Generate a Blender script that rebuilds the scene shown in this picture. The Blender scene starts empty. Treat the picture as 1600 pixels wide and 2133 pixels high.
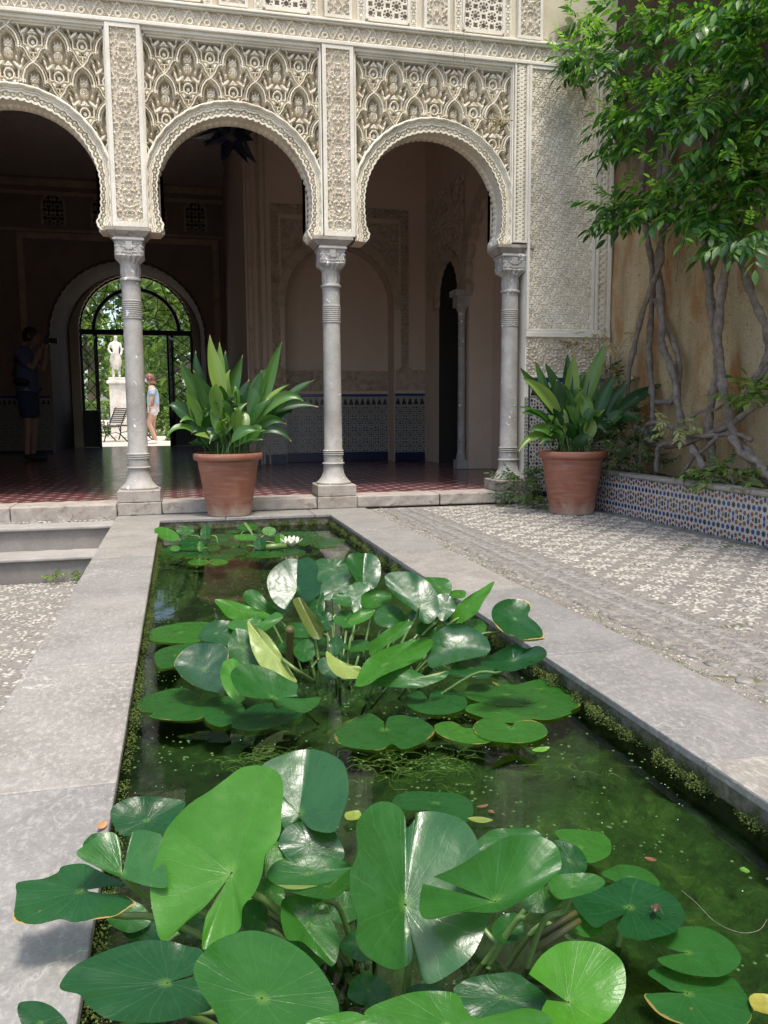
import bpy, math, random
import numpy as np
from mathutils import Vector, Matrix
SC = bpy.context.scene
COL = SC.collection
R_ = math.radians
rng = np.random.default_rng(7)
random.seed(7)

# ------------------------------------------------------------ camera
FPX, PW, PH, EYE = 1714.0, 1600.0, 2133.0, 0.63
def _n(v): return v / np.linalg.norm(v)
_vy = _n(np.array([370 - PW / 2, 863 - PH / 2, FPX]))
_vx = np.array([7750 - PW / 2, 815 - PH / 2, FPX]); _vx = _n(_vx - _vy * _vx.dot(_vy))
_vz = np.cross(_vx, _vy)
RC = np.array([_vx, _vy, _vz])            # columns: camera right, down, forward in world axes
CAM = np.array([0.0, 0.0, EYE])
cam = bpy.data.objects.new('camera', bpy.data.cameras.new('camera')); COL.objects.link(cam)
m = Matrix.Identity(4)
for i in range(3):
    m[i][0] = RC[i, 0]; m[i][1] = -RC[i, 1]; m[i][2] = -RC[i, 2]; m[i][3] = CAM[i]
cam.matrix_world = m
cam.data.sensor_fit = 'VERTICAL'; cam.data.sensor_height = 36.0
cam.data.lens = FPX / PH * 36.0
cam.data.clip_start = 0.05; cam.data.clip_end = 600
SC.camera = cam
def ray(px, py): return RC @ np.array([px - PW / 2, py - PH / 2, FPX])
def at_y(px, py, y): d = ray(px, py); return CAM + d * (y / d[1])
def at_z(px, py, z): d = ray(px, py); return CAM + d * ((z - EYE) / d[2])
def at_x(px, py, x): d = ray(px, py); return CAM + d * (x / d[0])

# ------------------------------------------------------------ daylight
SUN = _n(np.array([0.08, -0.33, 1.0]))
w = bpy.data.worlds.new('World'); SC.world = w; w.use_nodes = True
nt = w.node_tree; bg = nt.nodes['Background']
sky = nt.nodes.new('ShaderNodeTexSky'); sky.sky_type = 'NISHITA'; sky.sun_disc = False
sky.sun_elevation = math.asin(SUN[2]); sky.sun_rotation = math.atan2(SUN[0], SUN[1])
sky.air_density = 1.0; sky.dust_density = 3.0; sky.ozone_density = 0.6
nt.links.new(sky.outputs[0], bg.inputs[0]); bg.inputs[1].default_value = 0.15
sl = bpy.data.lights.new('sun', 'SUN'); sl.energy = 1.9; sl.angle = R_(11); sl.color = (1.0, 0.95, 0.87)
so = bpy.data.objects.new('sun', sl); COL.objects.link(so)
so.rotation_euler = Vector(SUN).to_track_quat('Z', 'Y').to_euler()
SC.view_settings.view_transform = 'Standard'; SC.view_settings.look = 'None'
SC.view_settings.exposure = 1.15; SC.view_settings.gamma = 1.0; SC.view_settings.use_curve_mapping = False
try:
    SC.cycles.max_bounces = 10; SC.cycles.transparent_max_bounces = 12; SC.cycles.diffuse_bounces = 5
except Exception: pass

# ------------------------------------------------------------ helpers
def mesh_np(name, V, faces, mats=(), smooth=False, uv=None, midx=None, attr=None):
    """faces: list of (k,n) int arrays"""
    me = bpy.data.meshes.new(name)
    V = np.asarray(V, dtype=np.float32).reshape(-1, 3)
    faces = [np.asarray(f, dtype=np.int32) for f in faces if len(f)]
    me.vertices.add(len(V)); me.vertices.foreach_set('co', V.ravel())
    loops = np.concatenate([f.ravel() for f in faces])
    tot = np.concatenate([np.full(len(f), f.shape[1], dtype=np.int32) for f in faces])
    start = np.concatenate([[0], np.cumsum(tot)[:-1]]).astype(np.int32)
    me.loops.add(len(loops)); me.loops.foreach_set('vertex_index', loops)
    me.polygons.add(len(tot)); me.polygons.foreach_set('loop_start', start); me.polygons.foreach_set('loop_total', tot)
    if midx is not None: me.polygons.foreach_set('material_index', np.asarray(midx, dtype=np.int32))
    me.polygons.foreach_set('use_smooth', np.full(len(tot), bool(smooth)))
    if uv is not None:
        l = me.uv_layers.new(name='uv')
        l.data.foreach_set('uv', np.asarray(uv, dtype=np.float32)[loops].ravel())
    if attr is not None:
        for k, a in attr.items():
            t = me.attributes.new(k, 'FLOAT', 'POINT'); t.data.foreach_set('value', np.asarray(a, dtype=np.float32))
    for mt in (mats if isinstance(mats, (list, tuple)) else [mats]): me.materials.append(mt)
    me.update(calc_edges=True)
    return me
def link(name, data, parent=None, loc=(0, 0, 0), rot=(0, 0, 0), scale=(1, 1, 1)):
    o = bpy.data.objects.new(name, data); COL.objects.link(o)
    if parent is not None: o.parent = parent
    o.location = loc; o.rotation_euler = rot; o.scale = scale
    return o
def tag(o, label=None, cat=None, group=None, kind=None):
    if label: o['label'] = label
    if cat: o['category'] = cat
    if group: o['group'] = group
    if kind: o['kind'] = kind
    return o
def empty(name, loc=(0, 0, 0), label=None, cat=None, group=None, rz=0.0):
    o = bpy.data.objects.new(name, None); COL.objects.link(o); o.location = loc; o.rotation_euler = (0, 0, rz)
    o.empty_display_size = 0.1
    return tag(o, label, cat, group)
def copy_tree(o, parent=None):
    c = o.copy(); COL.objects.link(c); c.parent = parent
    for ch in [x for x in bpy.data.objects if x.parent == o]: copy_tree(ch, c)
    return c

class MB:
    """collects boxes, tubes, lathes and polygons and links them as one mesh object"""
    def __init__(s): s.V = []; s.F = []; s.n = 0; s.M = []; s.cur = 0
    def add(s, V, F):
        V = np.asarray(V, float).reshape(-1, 3)
        F = [list(f) for f in F]
        s.V.append(V); s.F += [[i + s.n for i in f] for f in F]; s.M += [s.cur] * len(F); s.n += len(V); return s
    def box(s, a, b, rot=None, piv=None, bev=0.0):
        x0, y0, z0 = a; x1, y1, z1 = b
        if bev > 0:
            e = bev
            V = []
            for z, ins in ((z0, e), (z0 + e, 0), (z1 - e, 0), (z1, e)):
                for (sx, sy) in ((0, 0), (1, 0), (1, 1), (0, 1)):
                    V.append((x0 + ins if sx == 0 else x1 - ins, y0 + ins if sy == 0 else y1 - ins, z))
            F = [(3, 2, 1, 0), (12, 13, 14, 15)]
            for k in range(3):
                for j in range(4):
                    F.append((k * 4 + j, k * 4 + (j + 1) % 4, k * 4 + 4 + (j + 1) % 4, k * 4 + 4 + j))
        else:
            V = [(x0, y0, z0), (x1, y0, z0), (x1, y1, z0), (x0, y1, z0), (x0, y0, z1), (x1, y0, z1), (x1, y1, z1), (x0, y1, z1)]
            F = [(3, 2, 1, 0), (4, 5, 6, 7), (0, 1, 5, 4), (1, 2, 6, 5), (2, 3, 7, 6), (3, 0, 4, 7)]
        V = np.array(V, float)
        if rot is not None:
            p = np.array(piv if piv is not None else V.mean(0))
            V = (V - p) @ np.array(rot).T + p
        return s.add(V, F)
    def lathe(s, prof, c=(0, 0, 0), n=24, sq=None):
        V = []; F = []
        for (r, z) in prof:
            for k in range(n):
                a = 2 * math.pi * k / n
                V.append((c[0] + r * math.cos(a), c[1] + r * math.sin(a), c[2] + z))
        for i in range(len(prof) - 1):
            for k in range(n):
                F.append((i * n + k, i * n + (k + 1) % n, (i + 1) * n + (k + 1) % n, (i + 1) * n + k))
        F.append(tuple(range(n))[::-1]); F.append(tuple((len(prof) - 1) * n + k for k in range(n)))
        return s.add(V, F)
    def tube(s, P, r, n=8, cap=True):
        P = np.asarray(P, float); L = len(P)
        r = np.broadcast_to(np.asarray(r, float), (L,))
        T = np.gradient(P, axis=0); T /= np.linalg.norm(T, axis=1)[:, None] + 1e-9
        u = np.cross(T[0], (0, 0, 1.0));
        if np.linalg.norm(u) < 0.1: u = np.cross(T[0], (1.0, 0, 0))
        u /= np.linalg.norm(u); V = []
        for i in range(L):
            u = u - T[i] * u.dot(T[i]); u /= np.linalg.norm(u) + 1e-9; v = np.cross(T[i], u)
            for k in range(n):
                a = 2 * math.pi * k / n
                V.append(P[i] + (u * math.cos(a) + v * math.sin(a)) * r[i])
        F = [(i * n + k, i * n + (k + 1) % n, (i + 1) * n + (k + 1) % n, (i + 1) * n + k) for i in range(L - 1) for k in range(n)]
        if cap: F += [tuple(range(n))[::-1], tuple((L - 1) * n + k for k in range(n))]
        return s.add(V, F)
    def grid(s, G):
        G = np.asarray(G, float); a, b = G.shape[:2]
        F = [(i * b + j, i * b + j + 1, (i + 1) * b + j + 1, (i + 1) * b + j) for i in range(a - 1) for j in range(b - 1)]
        return s.add(G.reshape(-1, 3), F)
    def prism(s, poly, y0, y1, axis='y'):
        """polygon (x,z) extruded between y0,y1"""
        n = len(poly)
        def P(p, t):
            return (p[0], t, p[1]) if axis == 'y' else ((t, p[0], p[1]) if axis == 'x' else (p[0], p[1], t))
        V = [P(p, y0) for p in poly] + [P(p, y1) for p in poly]
        F = [tuple(range(n)), tuple(range(2 * n - 1, n - 1, -1))] + [(i, n + i, n + (i + 1) % n, (i + 1) % n) for i in range(n)]
        return s.add(V, F)
    def mesh(s, name, mats, smooth=False):
        me = bpy.data.meshes.new(name)
        me.from_pydata(np.concatenate(s.V).tolist(), [], s.F)
        for mt in (mats if isinstance(mats, (list, tuple)) else [mats]): me.materials.append(mt)
        me.polygons.foreach_set('material_index', s.M)
        if smooth: me.shade_smooth() if smooth is True else me.shade_smooth()
        me.update()
        if smooth == 'auto': me.set_sharp_from_angle(angle=R_(35))
        return me
    def build(s, name, mats, parent=None, smooth=False, loc=(0, 0, 0), **k):
        return link(name, s.mesh(name, mats, smooth), parent, loc, **k)

def rotz(a): c, s_ = math.cos(a), math.sin(a); return np.array([[c, -s_, 0], [s_, c, 0], [0, 0, 1.0]])
def rotx(a): c, s_ = math.cos(a), math.sin(a); return np.array([[1.0, 0, 0], [0, c, -s_], [0, s_, c]])
def roty(a): c, s_ = math.cos(a), math.sin(a); return np.array([[c, 0, s_], [0, 1.0, 0], [-s_, 0, c]])
def catmull(P, n, closed=False):
    P = np.asarray(P, float); N = len(P); out = []
    segs = N if closed else N - 1
    for i in range(segs):
        if closed: p0, p1, p2, p3 = P[(i - 1) % N], P[i], P[(i + 1) % N], P[(i + 2) % N]
        else: p0, p1, p2, p3 = P[max(i - 1, 0)], P[i], P[i + 1], P[min(i + 2, N - 1)]
        for k in range(n):
            t = k / n
            out.append(0.5 * ((2 * p1) + (-p0 + p2) * t + (2 * p0 - 5 * p1 + 4 * p2 - p3) * t * t + (-p0 + 3 * p1 - 3 * p2 + p3) * t ** 3))
    if not closed: out.append(P[-1])
    return np.array(out)

# ------------------------------------------------------------ materials
class NT:
    def __init__(s, name):
        s.m = bpy.data.materials.new(name); s.m.use_nodes = True; s.t = s.m.node_tree
        s.b = s.t.nodes['Principled BSDF']; s.o = s.t.nodes['Material Output']
    def n(s, typ, **k):
        nd = s.t.nodes.new('ShaderNode' + typ)
        for a, v in k.items(): setattr(nd, a, v)
        return nd
    def l(s, a, b): s.t.links.new(a, b)
    def coord(s, kind='Object', scale=(1, 1, 1)):
        if kind == 'World':
            g = s.n('NewGeometry'); out = g.outputs['Position']
        else: out = s.n('TexCoord').outputs[kind]
        mp = s.n('Mapping'); mp.inputs['Scale'].default_value = scale; s.l(out, mp.inputs[0]); return mp.outputs[0]
    def noise(s, co, scale, detail=6, rough=0.6, dist=0.0):
        k = s.n('TexNoise'); s.l(co, k.inputs['Vector']); k.inputs['Scale'].default_value = scale
        k.inputs['Detail'].default_value = detail; k.inputs['Roughness'].default_value = rough; k.inputs['Distortion'].default_value = dist
        return k.outputs['Fac']
    def ramp(s, f, stops):
        r = s.n('ValToRGB'); s.l(f, r.inputs[0]); e = r.color_ramp.elements
        while len(e) < len(stops): e.new(0.5)
        for q, (p, c) in zip(e, stops): q.position = p; q.color = (*c, 1) if len(c) == 3 else c
        return r.outputs[0]
    def mix(s, f, a, b, mode='MIX'):
        x = s.n('MixRGB', blend_type=mode)
        for i, v in enumerate((f, a, b)):
            if hasattr(v, 'is_linked') or hasattr(v, 'links'): s.l(v, x.inputs[i])
            else: x.inputs[i].default_value = v if i == 0 else (*v, 1)
        return x.outputs[0]
    def math(s, op, a, b=0.0, c=None):
        x = s.n('Math', operation=op)
        for i, v in enumerate((a, b) if c is None else (a, b, c)):
            if hasattr(v, 'links'): s.l(v, x.inputs[i])
            else: x.inputs[i].default_value = v
        return x.outputs[0]
    def bump(s, h, strength=0.3, dist=0.01, nrm=None):
        x = s.n('Bump'); s.l(h, x.inputs['Height']); x.inputs['Strength'].default_value = strength; x.inputs['Distance'].default_value = dist
        if nrm is not None: s.l(nrm, x.inputs['Normal'])
        s.l(x.outputs[0], s.b.inputs['Normal']); return x.outputs[0]
    def set(s, color=None, rough=None, spec=None, metal=None):
        for key, v in (('Base Color', color), ('Roughness', rough), ('Specular IOR Level', spec), ('Metallic', metal)):
            if v is None: continue
            if hasattr(v, 'links'): s.l(v, s.b.inputs[key])
            else: s.b.inputs[key].default_value = (*v, 1) if key == 'Base Color' else v
        return s
def stone(name, c1, c2, c3=None, scale=6, rough=0.75, bump=0.25, spots=None, world=True, fine=90, bd=0.004):
    t = NT(name); co = t.coord('World' if world else 'Object')
    f = t.noise(co, scale, 8, 0.65, 0.3); col = t.ramp(f, [(0.3, c1), (0.55, c2), (0.75, c3 or c2)])
    g = t.noise(co, fine, 4, 0.7); col = t.mix(0.25, col, t.ramp(g, [(0.3, (0.5, 0.5, 0.5)), (0.7, (1.4, 1.4, 1.4))]), 'MULTIPLY')
    if spots:
        q = t.noise(co, spots[1], 3, 0.5, 0.8); k = t.ramp(q, [(spots[2], (0, 0, 0)), (spots[2] + 0.03, (1, 1, 1))]); col = t.mix(k, col, spots[0])
    t.set(col, rough); t.bump(t.math('ADD', f, t.math('MULTIPLY', g, 0.6)), bump, bd); return t.m
def plain(name, c, rough=0.6, spec=0.4, var=0.15, metal=0.0, scale=8):
    t = NT(name); co = t.coord('Object'); f = t.noise(co, scale, 5, 0.6)
    col = t.mix(1.0, t.ramp(f, [(0.25, (1 - var,) * 3), (0.75, (1 + var,) * 3)]), c, 'MULTIPLY')
    t.set(col, rough, spec, metal); t.bump(f, 0.1, 0.003); return t.m

M = {}
M['stucco'] = stone('carved_stucco', (0.61, 0.545, 0.42), (0.77, 0.71, 0.575), (0.83, 0.78, 0.655), 4, 0.85, 0.15)
M['stucco_plain'] = stone('plain_stucco', (0.62, 0.57, 0.46), (0.74, 0.695, 0.59), (0.79, 0.75, 0.65), 3, 0.85, 0.12)
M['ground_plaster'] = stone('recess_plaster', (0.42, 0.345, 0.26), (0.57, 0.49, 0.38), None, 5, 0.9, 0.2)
M['render_wall'] = stone('cream_render', (0.50, 0.43, 0.30), (0.60, 0.53, 0.39), (0.66, 0.60, 0.46), 2.5, 0.9, 0.2)
M['marble'] = stone('column_marble', (0.27, 0.25, 0.22), (0.38, 0.36, 0.325), (0.46, 0.44, 0.40), 7, 0.6, 0.2, spots=((0.72, 0.72, 0.70), 16, 0.66), fine=70)
M['limestone'] = stone('worn_limestone', (0.26, 0.22, 0.185), (0.35, 0.31, 0.265), (0.42, 0.385, 0.34), 8, 0.85, 0.55, spots=((0.24, 0.20, 0.165), 14, 0.62), bd=0.008)
M['interior'] = stone('interior_plaster', (0.52, 0.41, 0.315), (0.58, 0.46, 0.36), None, 2, 0.9, 0.08)
M['interior_stucco'] = stone('interior_stucco', (0.33, 0.26, 0.19), (0.46, 0.37, 0.28), None, 8, 0.9, 0.5, bd=0.01)
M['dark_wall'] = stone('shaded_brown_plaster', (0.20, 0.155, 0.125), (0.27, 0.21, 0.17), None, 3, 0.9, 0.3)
M['ceiling'] = plain('ceiling_plaster', (0.66, 0.60, 0.55), 0.8)
M['black_metal'] = plain('black_iron', (0.012, 0.014, 0.016), 0.45, 0.5, metal=0.3)
M['blue_glaze'] = plain('blue_glaze', (0.025, 0.045, 0.19), 0.18, 0.6)
M['white_glaze'] = plain('white_glaze', (0.44, 0.425, 0.375), 0.25, 0.5, 0.2, scale=14)
M['black_glaze'] = plain('black_glaze', (0.025, 0.028, 0.03), 0.18, 0.6)
M['red_glaze'] = plain('brown_red_glaze', (0.22, 0.06, 0.035), 0.2, 0.6, 0.35, scale=20)
M['mortar'] = stone('mortar', (0.24, 0.215, 0.18), (0.33, 0.30, 0.26), (0.40, 0.37, 0.32), 12, 0.95, 0.6, bd=0.006)

# coping slabs: grey stone, pale mottling, faint veins
def coping_mat():
    t = NT('coping_stone'); co = t.coord('World')
    ob = t.n('ObjectInfo')
    f = t.noise(co, 5, 9, 0.7, 0.6); f2 = t.noise(t.coord('World', (1.6, 0.8, 1)), 46, 7, 0.78, 0.2); f3 = t.noise(co, 160, 3, 0.6)
    base = t.ramp(f, [(0.3, (0.165, 0.157, 0.140)), (0.5, (0.220, 0.209, 0.189)), (0.72, (0.275, 0.262, 0.24))])
    patch = t.ramp(f2, [(0.50, (0, 0, 0)), (0.60, (1, 1, 1))])
    base = t.mix(t.math('MULTIPLY', patch, 0.55), base, (0.37, 0.35, 0.31))
    v = t.n('TexVoronoi', feature='DISTANCE_TO_EDGE'); v.inputs['Scale'].default_value = 2.1
    wv = t.n('VectorMath', operation='ADD'); nz = t.n('TexNoise'); nz.inputs['Scale'].default_value = 4; nz.inputs['Detail'].default_value = 8; t.l(co, nz.inputs['Vector'])
    sc = t.n('VectorMath', operation='SCALE'); sc.inputs['Scale'].default_value = 0.9; t.l(nz.outputs['Color'], sc.inputs[0])
    t.l(co, wv.inputs[0]); t.l(sc.outputs[0], wv.inputs[1]); t.l(wv.outputs[0], v.inputs['Vector'])
    vein = t.ramp(v.outputs['Distance'], [(0.0, (1, 1, 1)), (0.006, (0, 0, 0))])
    vm = t.math('MULTIPLY', vein, t.ramp(t.noise(co, 1.7, 2), [(0.52, (0, 0, 0)), (0.6, (0.7, 0.7, 0.7))]))
    base = t.mix(vm, base, (0.62, 0.60, 0.57))
    hue = t.ramp(ob.outputs['Random'], [(0, (0.82, 0.84, 0.88)), (1, (1.12, 1.09, 1.05))])
    base = t.mix(1.0, base, hue, 'MULTIPLY')
    base = t.mix(0.3, base, t.ramp(f3, [(0.3, (0.6, 0.6, 0.6)), (0.7, (1.35, 1.35, 1.35))]), 'MULTIPLY')
    t.set(base, t.ramp(f2, [(0.3, (0.5, 0.5, 0.5)), (0.7, (0.75, 0.75, 0.75))])); t.bump(t.math('ADD', f2, f3), 0.25, 0.003); return t.m
M['coping'] = coping_mat()

def moss_wall():
    t = NT('mossy_pool_wall'); co = t.coord('World')
    f = t.noise(co, 14, 8, 0.7, 0.4); f2 = t.noise(co, 60, 5, 0.7)
    z = t.n('SeparateXYZ'); t.l(co, z.inputs[0])
    up = t.math('MULTIPLY_ADD', z.outputs['Z'], 9.0, 1.55)
    k = t.math('ADD', f, t.math('MULTIPLY', up, -0.25))
    c = t.ramp(k, [(0.2, (0.30, 0.28, 0.25)), (0.42, (0.16, 0.14, 0.10)), (0.52, (0.07, 0.09, 0.02)), (0.7, (0.035, 0.06, 0.012))])
    t.set(t.mix(0.4, c, t.ramp(f2, [(0.3, (0.5, 0.5, 0.5)), (0.7, (1.4, 1.4, 1.3))]), 'MULTIPLY'), 0.9); t.bump(t.math('ADD', f, f2), 0.8, 0.01); return t.m
M['pool_wall'] = moss_wall()
# ------------------------------------------------------------ relief carving (height fields turned into real meshes)
def smooth(a, b, x): t = np.clip((x - a) / (b - a), 0, 1); return t * t * (3 - 2 * t)
def seg(x, y, ax, ay, bx, by):
    px, py = x - ax, y - ay; dx, dy = bx - ax, by - ay
    t = np.clip((px * dx + py * dy) / (dx * dx + dy * dy + 1e-12), 0, 1)
    return np.hypot(px - dx * t, py - dy * t)
def poly_d(x, y, P):
    d = np.full(np.shape(x), 9.0)
    for (a, b) in zip(P[:-1], P[1:]): d = np.minimum(d, seg(x, y, *a, *b))
    return d
def ell(x, y, cx, cy, a, b, ang=0.0):
    c, s_ = math.cos(ang), math.sin(ang); u = (x - cx) * c + (y - cy) * s_; v = -(x - cx) * s_ + (y - cy) * c
    return (np.hypot(u / a, v / b) - 1) * min(a, b)
def leafd(x, y, cx, cy, L, wd, ang):
    """pointed leaf: vesica of length L, width wd"""
    c, s_ = math.cos(ang), math.sin(ang); u = (x - cx) * c + (y - cy) * s_; v = np.abs(-(x - cx) * s_ + (y - cy) * c)
    hl, hw = L / 2, wd / 2; r = (hl * hl + hw * hw) / (2 * hw)
    return np.hypot(u, v + (r - hw)) - r
def arabesque(W, H, n, size, seed, res=0.0025, border=True):
    """mirrored scrollwork tile: returns sampler h(x,z) in 0..1, x in [-W/2,W/2], z periodic in H"""
    g = np.random.default_rng(seed)
    nx, nz = max(int(W / res), 8), max(int(H / res), 8)
    X, Z = np.meshgrid((np.arange(nx) + 0.5) / nx * W - W / 2, (np.arange(nz) + 0.5) / nz * H)
    ax = np.abs(X); h = np.zeros_like(X)
    def put(d, hh, wdt=0.003):
        nonlocal h
        h = np.maximum(h, smooth(0.0, -wdt, d) * hh * (0.72 + 0.28 * smooth(0, -size * 0.25, d)))
    pts = []
    for _ in range(n * 30):
        p = (g.uniform(0, W / 2), g.uniform(0, H))
        if all((p[0] - q[0]) ** 2 + min(abs(p[1] - q[1]), H - abs(p[1] - q[1])) ** 2 > (size * 0.92) ** 2 for q in pts): pts.append(p)
        if len(pts) >= n: break
    for (cx, cz) in pts:
        a0 = g.uniform(0, 6.28); k = g.integers(0, 3)
        for dz in (-H, 0, H):
            if k == 0:
                for j in range(3):
                    a = a0 + (j - 1) * 0.95
                    put(leafd(ax, Z, cx + math.cos(a) * size * 0.34, cz + dz + math.sin(a) * size * 0.34, size * 0.85, size * 0.34, a), 0.9)
            elif k == 1:
                d = np.abs(np.hypot(ax - cx, Z - cz - dz) - size * 0.33) - size * 0.10
                cut = np.cos(np.arctan2(Z - cz - dz, ax - cx) - a0) > 0.75
                put(np.where(cut, 9, d), 0.85); put(np.hypot(ax - cx, Z - cz - dz) - size * 0.13, 1.0)
            else:
                put(leafd(ax, Z, cx, cz + dz, size * 1.25, size * 0.42, a0), 1.0)
                put(leafd(ax, Z, cx + size * 0.2, cz + dz, size * 0.8, size * 0.26, a0 + 1.3), 0.75)
    # central stem ornaments
    for dz in (-H, 0, H):
        put(ell(ax, Z, 0, H * 0.25 + dz, size * 0.36, size * 0.62), 1.0); put(leafd(ax, Z, 0, H * 0.72 + dz, size * 1.5, size * 0.6, math.pi / 2), 1.0)
        for sgn in (1,):
            put(leafd(ax, Z, size * 0.55, H * 0.52 + dz, size * 1.4, size * 0.36, 0.9), 0.9); put(leafd(ax, Z, size * 0.5, H * 0.0 + dz, size * 1.3, size * 0.36, -0.7), 0.9)
    def f(x, z):
        i = np.clip(((x + W / 2) / W * nx).astype(int), 0, nx - 1); j = (np.floor(z / H * nz).astype(int)) % nz
        return h[j, i]
    return f
def panel(name, x0, x1, z0, z1, y, hf, depth, step, mat, parent, mask=None, loc=(0, 0, 0), base=0.0, axis='y', mesh_only=False, low_cut=0.0):
    """carved panel facing -Y: surface at y - depth*h"""
    nx = max(int(round((x1 - x0) / step)), 1) + 1; nz = max(int(round((z1 - z0) / step)), 1) + 1
    X, Z = np.meshgrid(np.linspace(x0, x1, nx), np.linspace(z0, z1, nz)); h = hf(X, Z) * depth + base
    V = np.stack([X, y - h, Z], -1) if axis == 'y' else np.stack([y - h, -X, Z], -1)
    I = np.arange(nx * nz).reshape(nz, nx); mi = None; hq = (h[:-1, :-1] + h[:-1, 1:] + h[1:, 1:] + h[1:, :-1]) / 4
    F = np.stack([I[:-1, :-1], I[:-1, 1:], I[1:, 1:], I[1:, :-1]], -1)
    if mask is not None:
        k = mask(X, Z); k = k[:-1, :-1] & k[:-1, 1:] & k[1:, 1:] & k[1:, :-1]; F = F[k]; hq = hq[k]
    if low_cut > 0: mi = (hq.ravel() < low_cut * depth + base).astype(np.int32); mat = [mat, M['ground_plaster']]      # lowest faces of the relief take the darker ground plaster
    me = mesh_np(name, V, [F.reshape(-1, 4)], mat, smooth=False, midx=mi)
    return me if mesh_only else link(name, me, parent, loc)

FY = 6.17                      # front of the carved piers
FLOORZ = 0.0; COPZ = -0.09; WATZ = -0.16; LOWZ = -0.42; YARDZ = -0.105
BAYW = 1.25; BAYS = [-1.01, 0.465, 1.957]; ARC_Z = 2.18; RIN = 0.545; ROUT = 0.652; TOPZ = 3.262
COLX = [-0.29, 1.16, 2.61]; COLY = 6.29

fac = empty('arcade_front', (1.0, 6.3, 0), 'carved cream stucco arcade front with three lobed arches above the pool', 'arcade')
fac_loc = np.array([1.0, 6.3, 0])
def F_(o):   # children built in world coordinates
    o.location = tuple(np.array(o.location) - fac_loc); o.parent = fac; return o

def sebka(u, v):
    u = np.abs(((u + 0.5) % 1.0) - 0.5); h = np.zeros_like(u)
    A = [(0, 0.045), (0.10, 0.11), (0.175, 0.21), (0.215, 0.34), (0.222, 0.46)]
    B = [(0.235, 0.43), (0.315, 0.455), (0.365, 0.53), (0.395, 0.61), (0.5, 0.745)]
    Cc = [(0.222, 0.45), (0.20, 0.54), (0.165, 0.63)]
    for P, wd, hh in ((A, 0.074, 1.0), (B, 0.066, 1.0), (Cc, 0.040, 0.85)):
        d = poly_d(u, v, P)
        ridge = smooth(wd, wd - 0.022, d) * hh * (1 - 0.42 * smooth(0.016, 0.004, np.abs(d - wd * 0.42)))
        h = np.maximum(h, ridge)
    h = np.maximum(h, smooth(0.042, 0.02, np.hypot(u - 0.165, v - 0.64)) * 0.85)
    def put(d, hh, wdt=0.02):
        nonlocal h
        h = np.maximum(h, smooth(0.0, -wdt, d - 0.010) * min(hh * 1.42, 0.90))
    put(np.maximum(np.abs(u) - 0.10 + 0.25 * np.abs(v - 0.36), np.abs(v - 0.36) - 0.075), 0.42); h = np.where((np.abs(u) < 0.10) & (np.abs(v - 0.36) < 0.07) & (np.sin(u * 110) * np.cos(v * 95) > 0.3), h - 0.12, h)
    for uu in (0, 0.07): put(leafd(u, v, uu, 0.275, 0.08, 0.035, math.pi / 2), 0.45)
    e = ell(u, v, 0, 0.555, 0.095, 0.105); put(e, 0.50)
    h = np.where((e < -0.02) & (np.sin(u * 150) * np.sin(v * 150) > 0.25), h - 0.16, h)
    for a in (0.0, 0.65, 1.57): put(leafd(u, v, math.sin(a) * 0.05, 0.83 - math.cos(a) * 0.05, 0.13, 0.05, math.pi / 2 - a), 0.6)
    put(leafd(u, v, 0.165, 0.80, 0.24, 0.075, 0.75), 0.6); put(leafd(u, v, 0.225, 0.84, 0.20, 0.055, -1.05), 0.52); put(leafd(u, v, 0.275, 0.70, 0.17, 0.055, 1.9), 0.55)
    d = np.abs(np.hypot(u, (v - 1.0) * 0.85) - 0.095) - 0.022; put(d, 0.6); put(np.hypot(u, v - 1.0) - 0.05, 0.45)
    put(poly_d(u, v, [(0.19, 0.86), (0.185, 1.06), (0.03, 1.085)]) - 0.02, 0.55)
    put(leafd(u, v, 0.105, 1.16, 0.13, 0.08, math.pi / 2), 0.55); put(leafd(u, v, 0.15, 1.14, 0.13, 0.05, 0.9), 0.5); put(leafd(u, v, 0.06, 1.14, 0.13, 0.05, 2.2), 0.5)
    put(np.abs(ell(u, v, 0, 1.285, 0.19, 0.075)) - 0.018 + 10 * np.maximum(0, v - 1.30), 0.5)
    for a in (0, 1.57, 3.14): put(leafd(u, v, math.sin(a) * 0.055, 1.30 + math.cos(a) * 0.045, 0.10, 0.045, math.pi / 2 - a), 0.5)
    return h
PER = BAYW / 4; ROWS = 0.695
def sebka_h(x, z):
    u = (x + BAYW / 2) / PER; v = (3.205 - z) / PER; h = np.zeros_like(x)
    for k in range(-2, 8):
        vv = v - k * ROWS; sel = (vv > -0.05) & (vv < 1.42)
        if not sel.any(): continue
        hh = np.zeros_like(x); hh[sel] = sebka(u[sel] + 0.5 * (k % 2), vv[sel]); h = np.maximum(h, hh)
    return h
hw = BAYW / 2
smask = lambda X, Z: (X ** 2 + (Z - ARC_Z) ** 2 > (ROUT - 0.012) ** 2) & (Z > ARC_Z - 1)
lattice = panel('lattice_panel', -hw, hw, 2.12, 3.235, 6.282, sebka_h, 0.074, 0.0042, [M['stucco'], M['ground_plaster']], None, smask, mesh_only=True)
def set_ground(me, y0):
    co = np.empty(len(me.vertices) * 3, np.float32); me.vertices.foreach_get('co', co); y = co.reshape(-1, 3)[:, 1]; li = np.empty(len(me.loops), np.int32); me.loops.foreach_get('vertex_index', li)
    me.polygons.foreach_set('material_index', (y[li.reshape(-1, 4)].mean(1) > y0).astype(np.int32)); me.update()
set_ground(lattice, 6.276)
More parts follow.
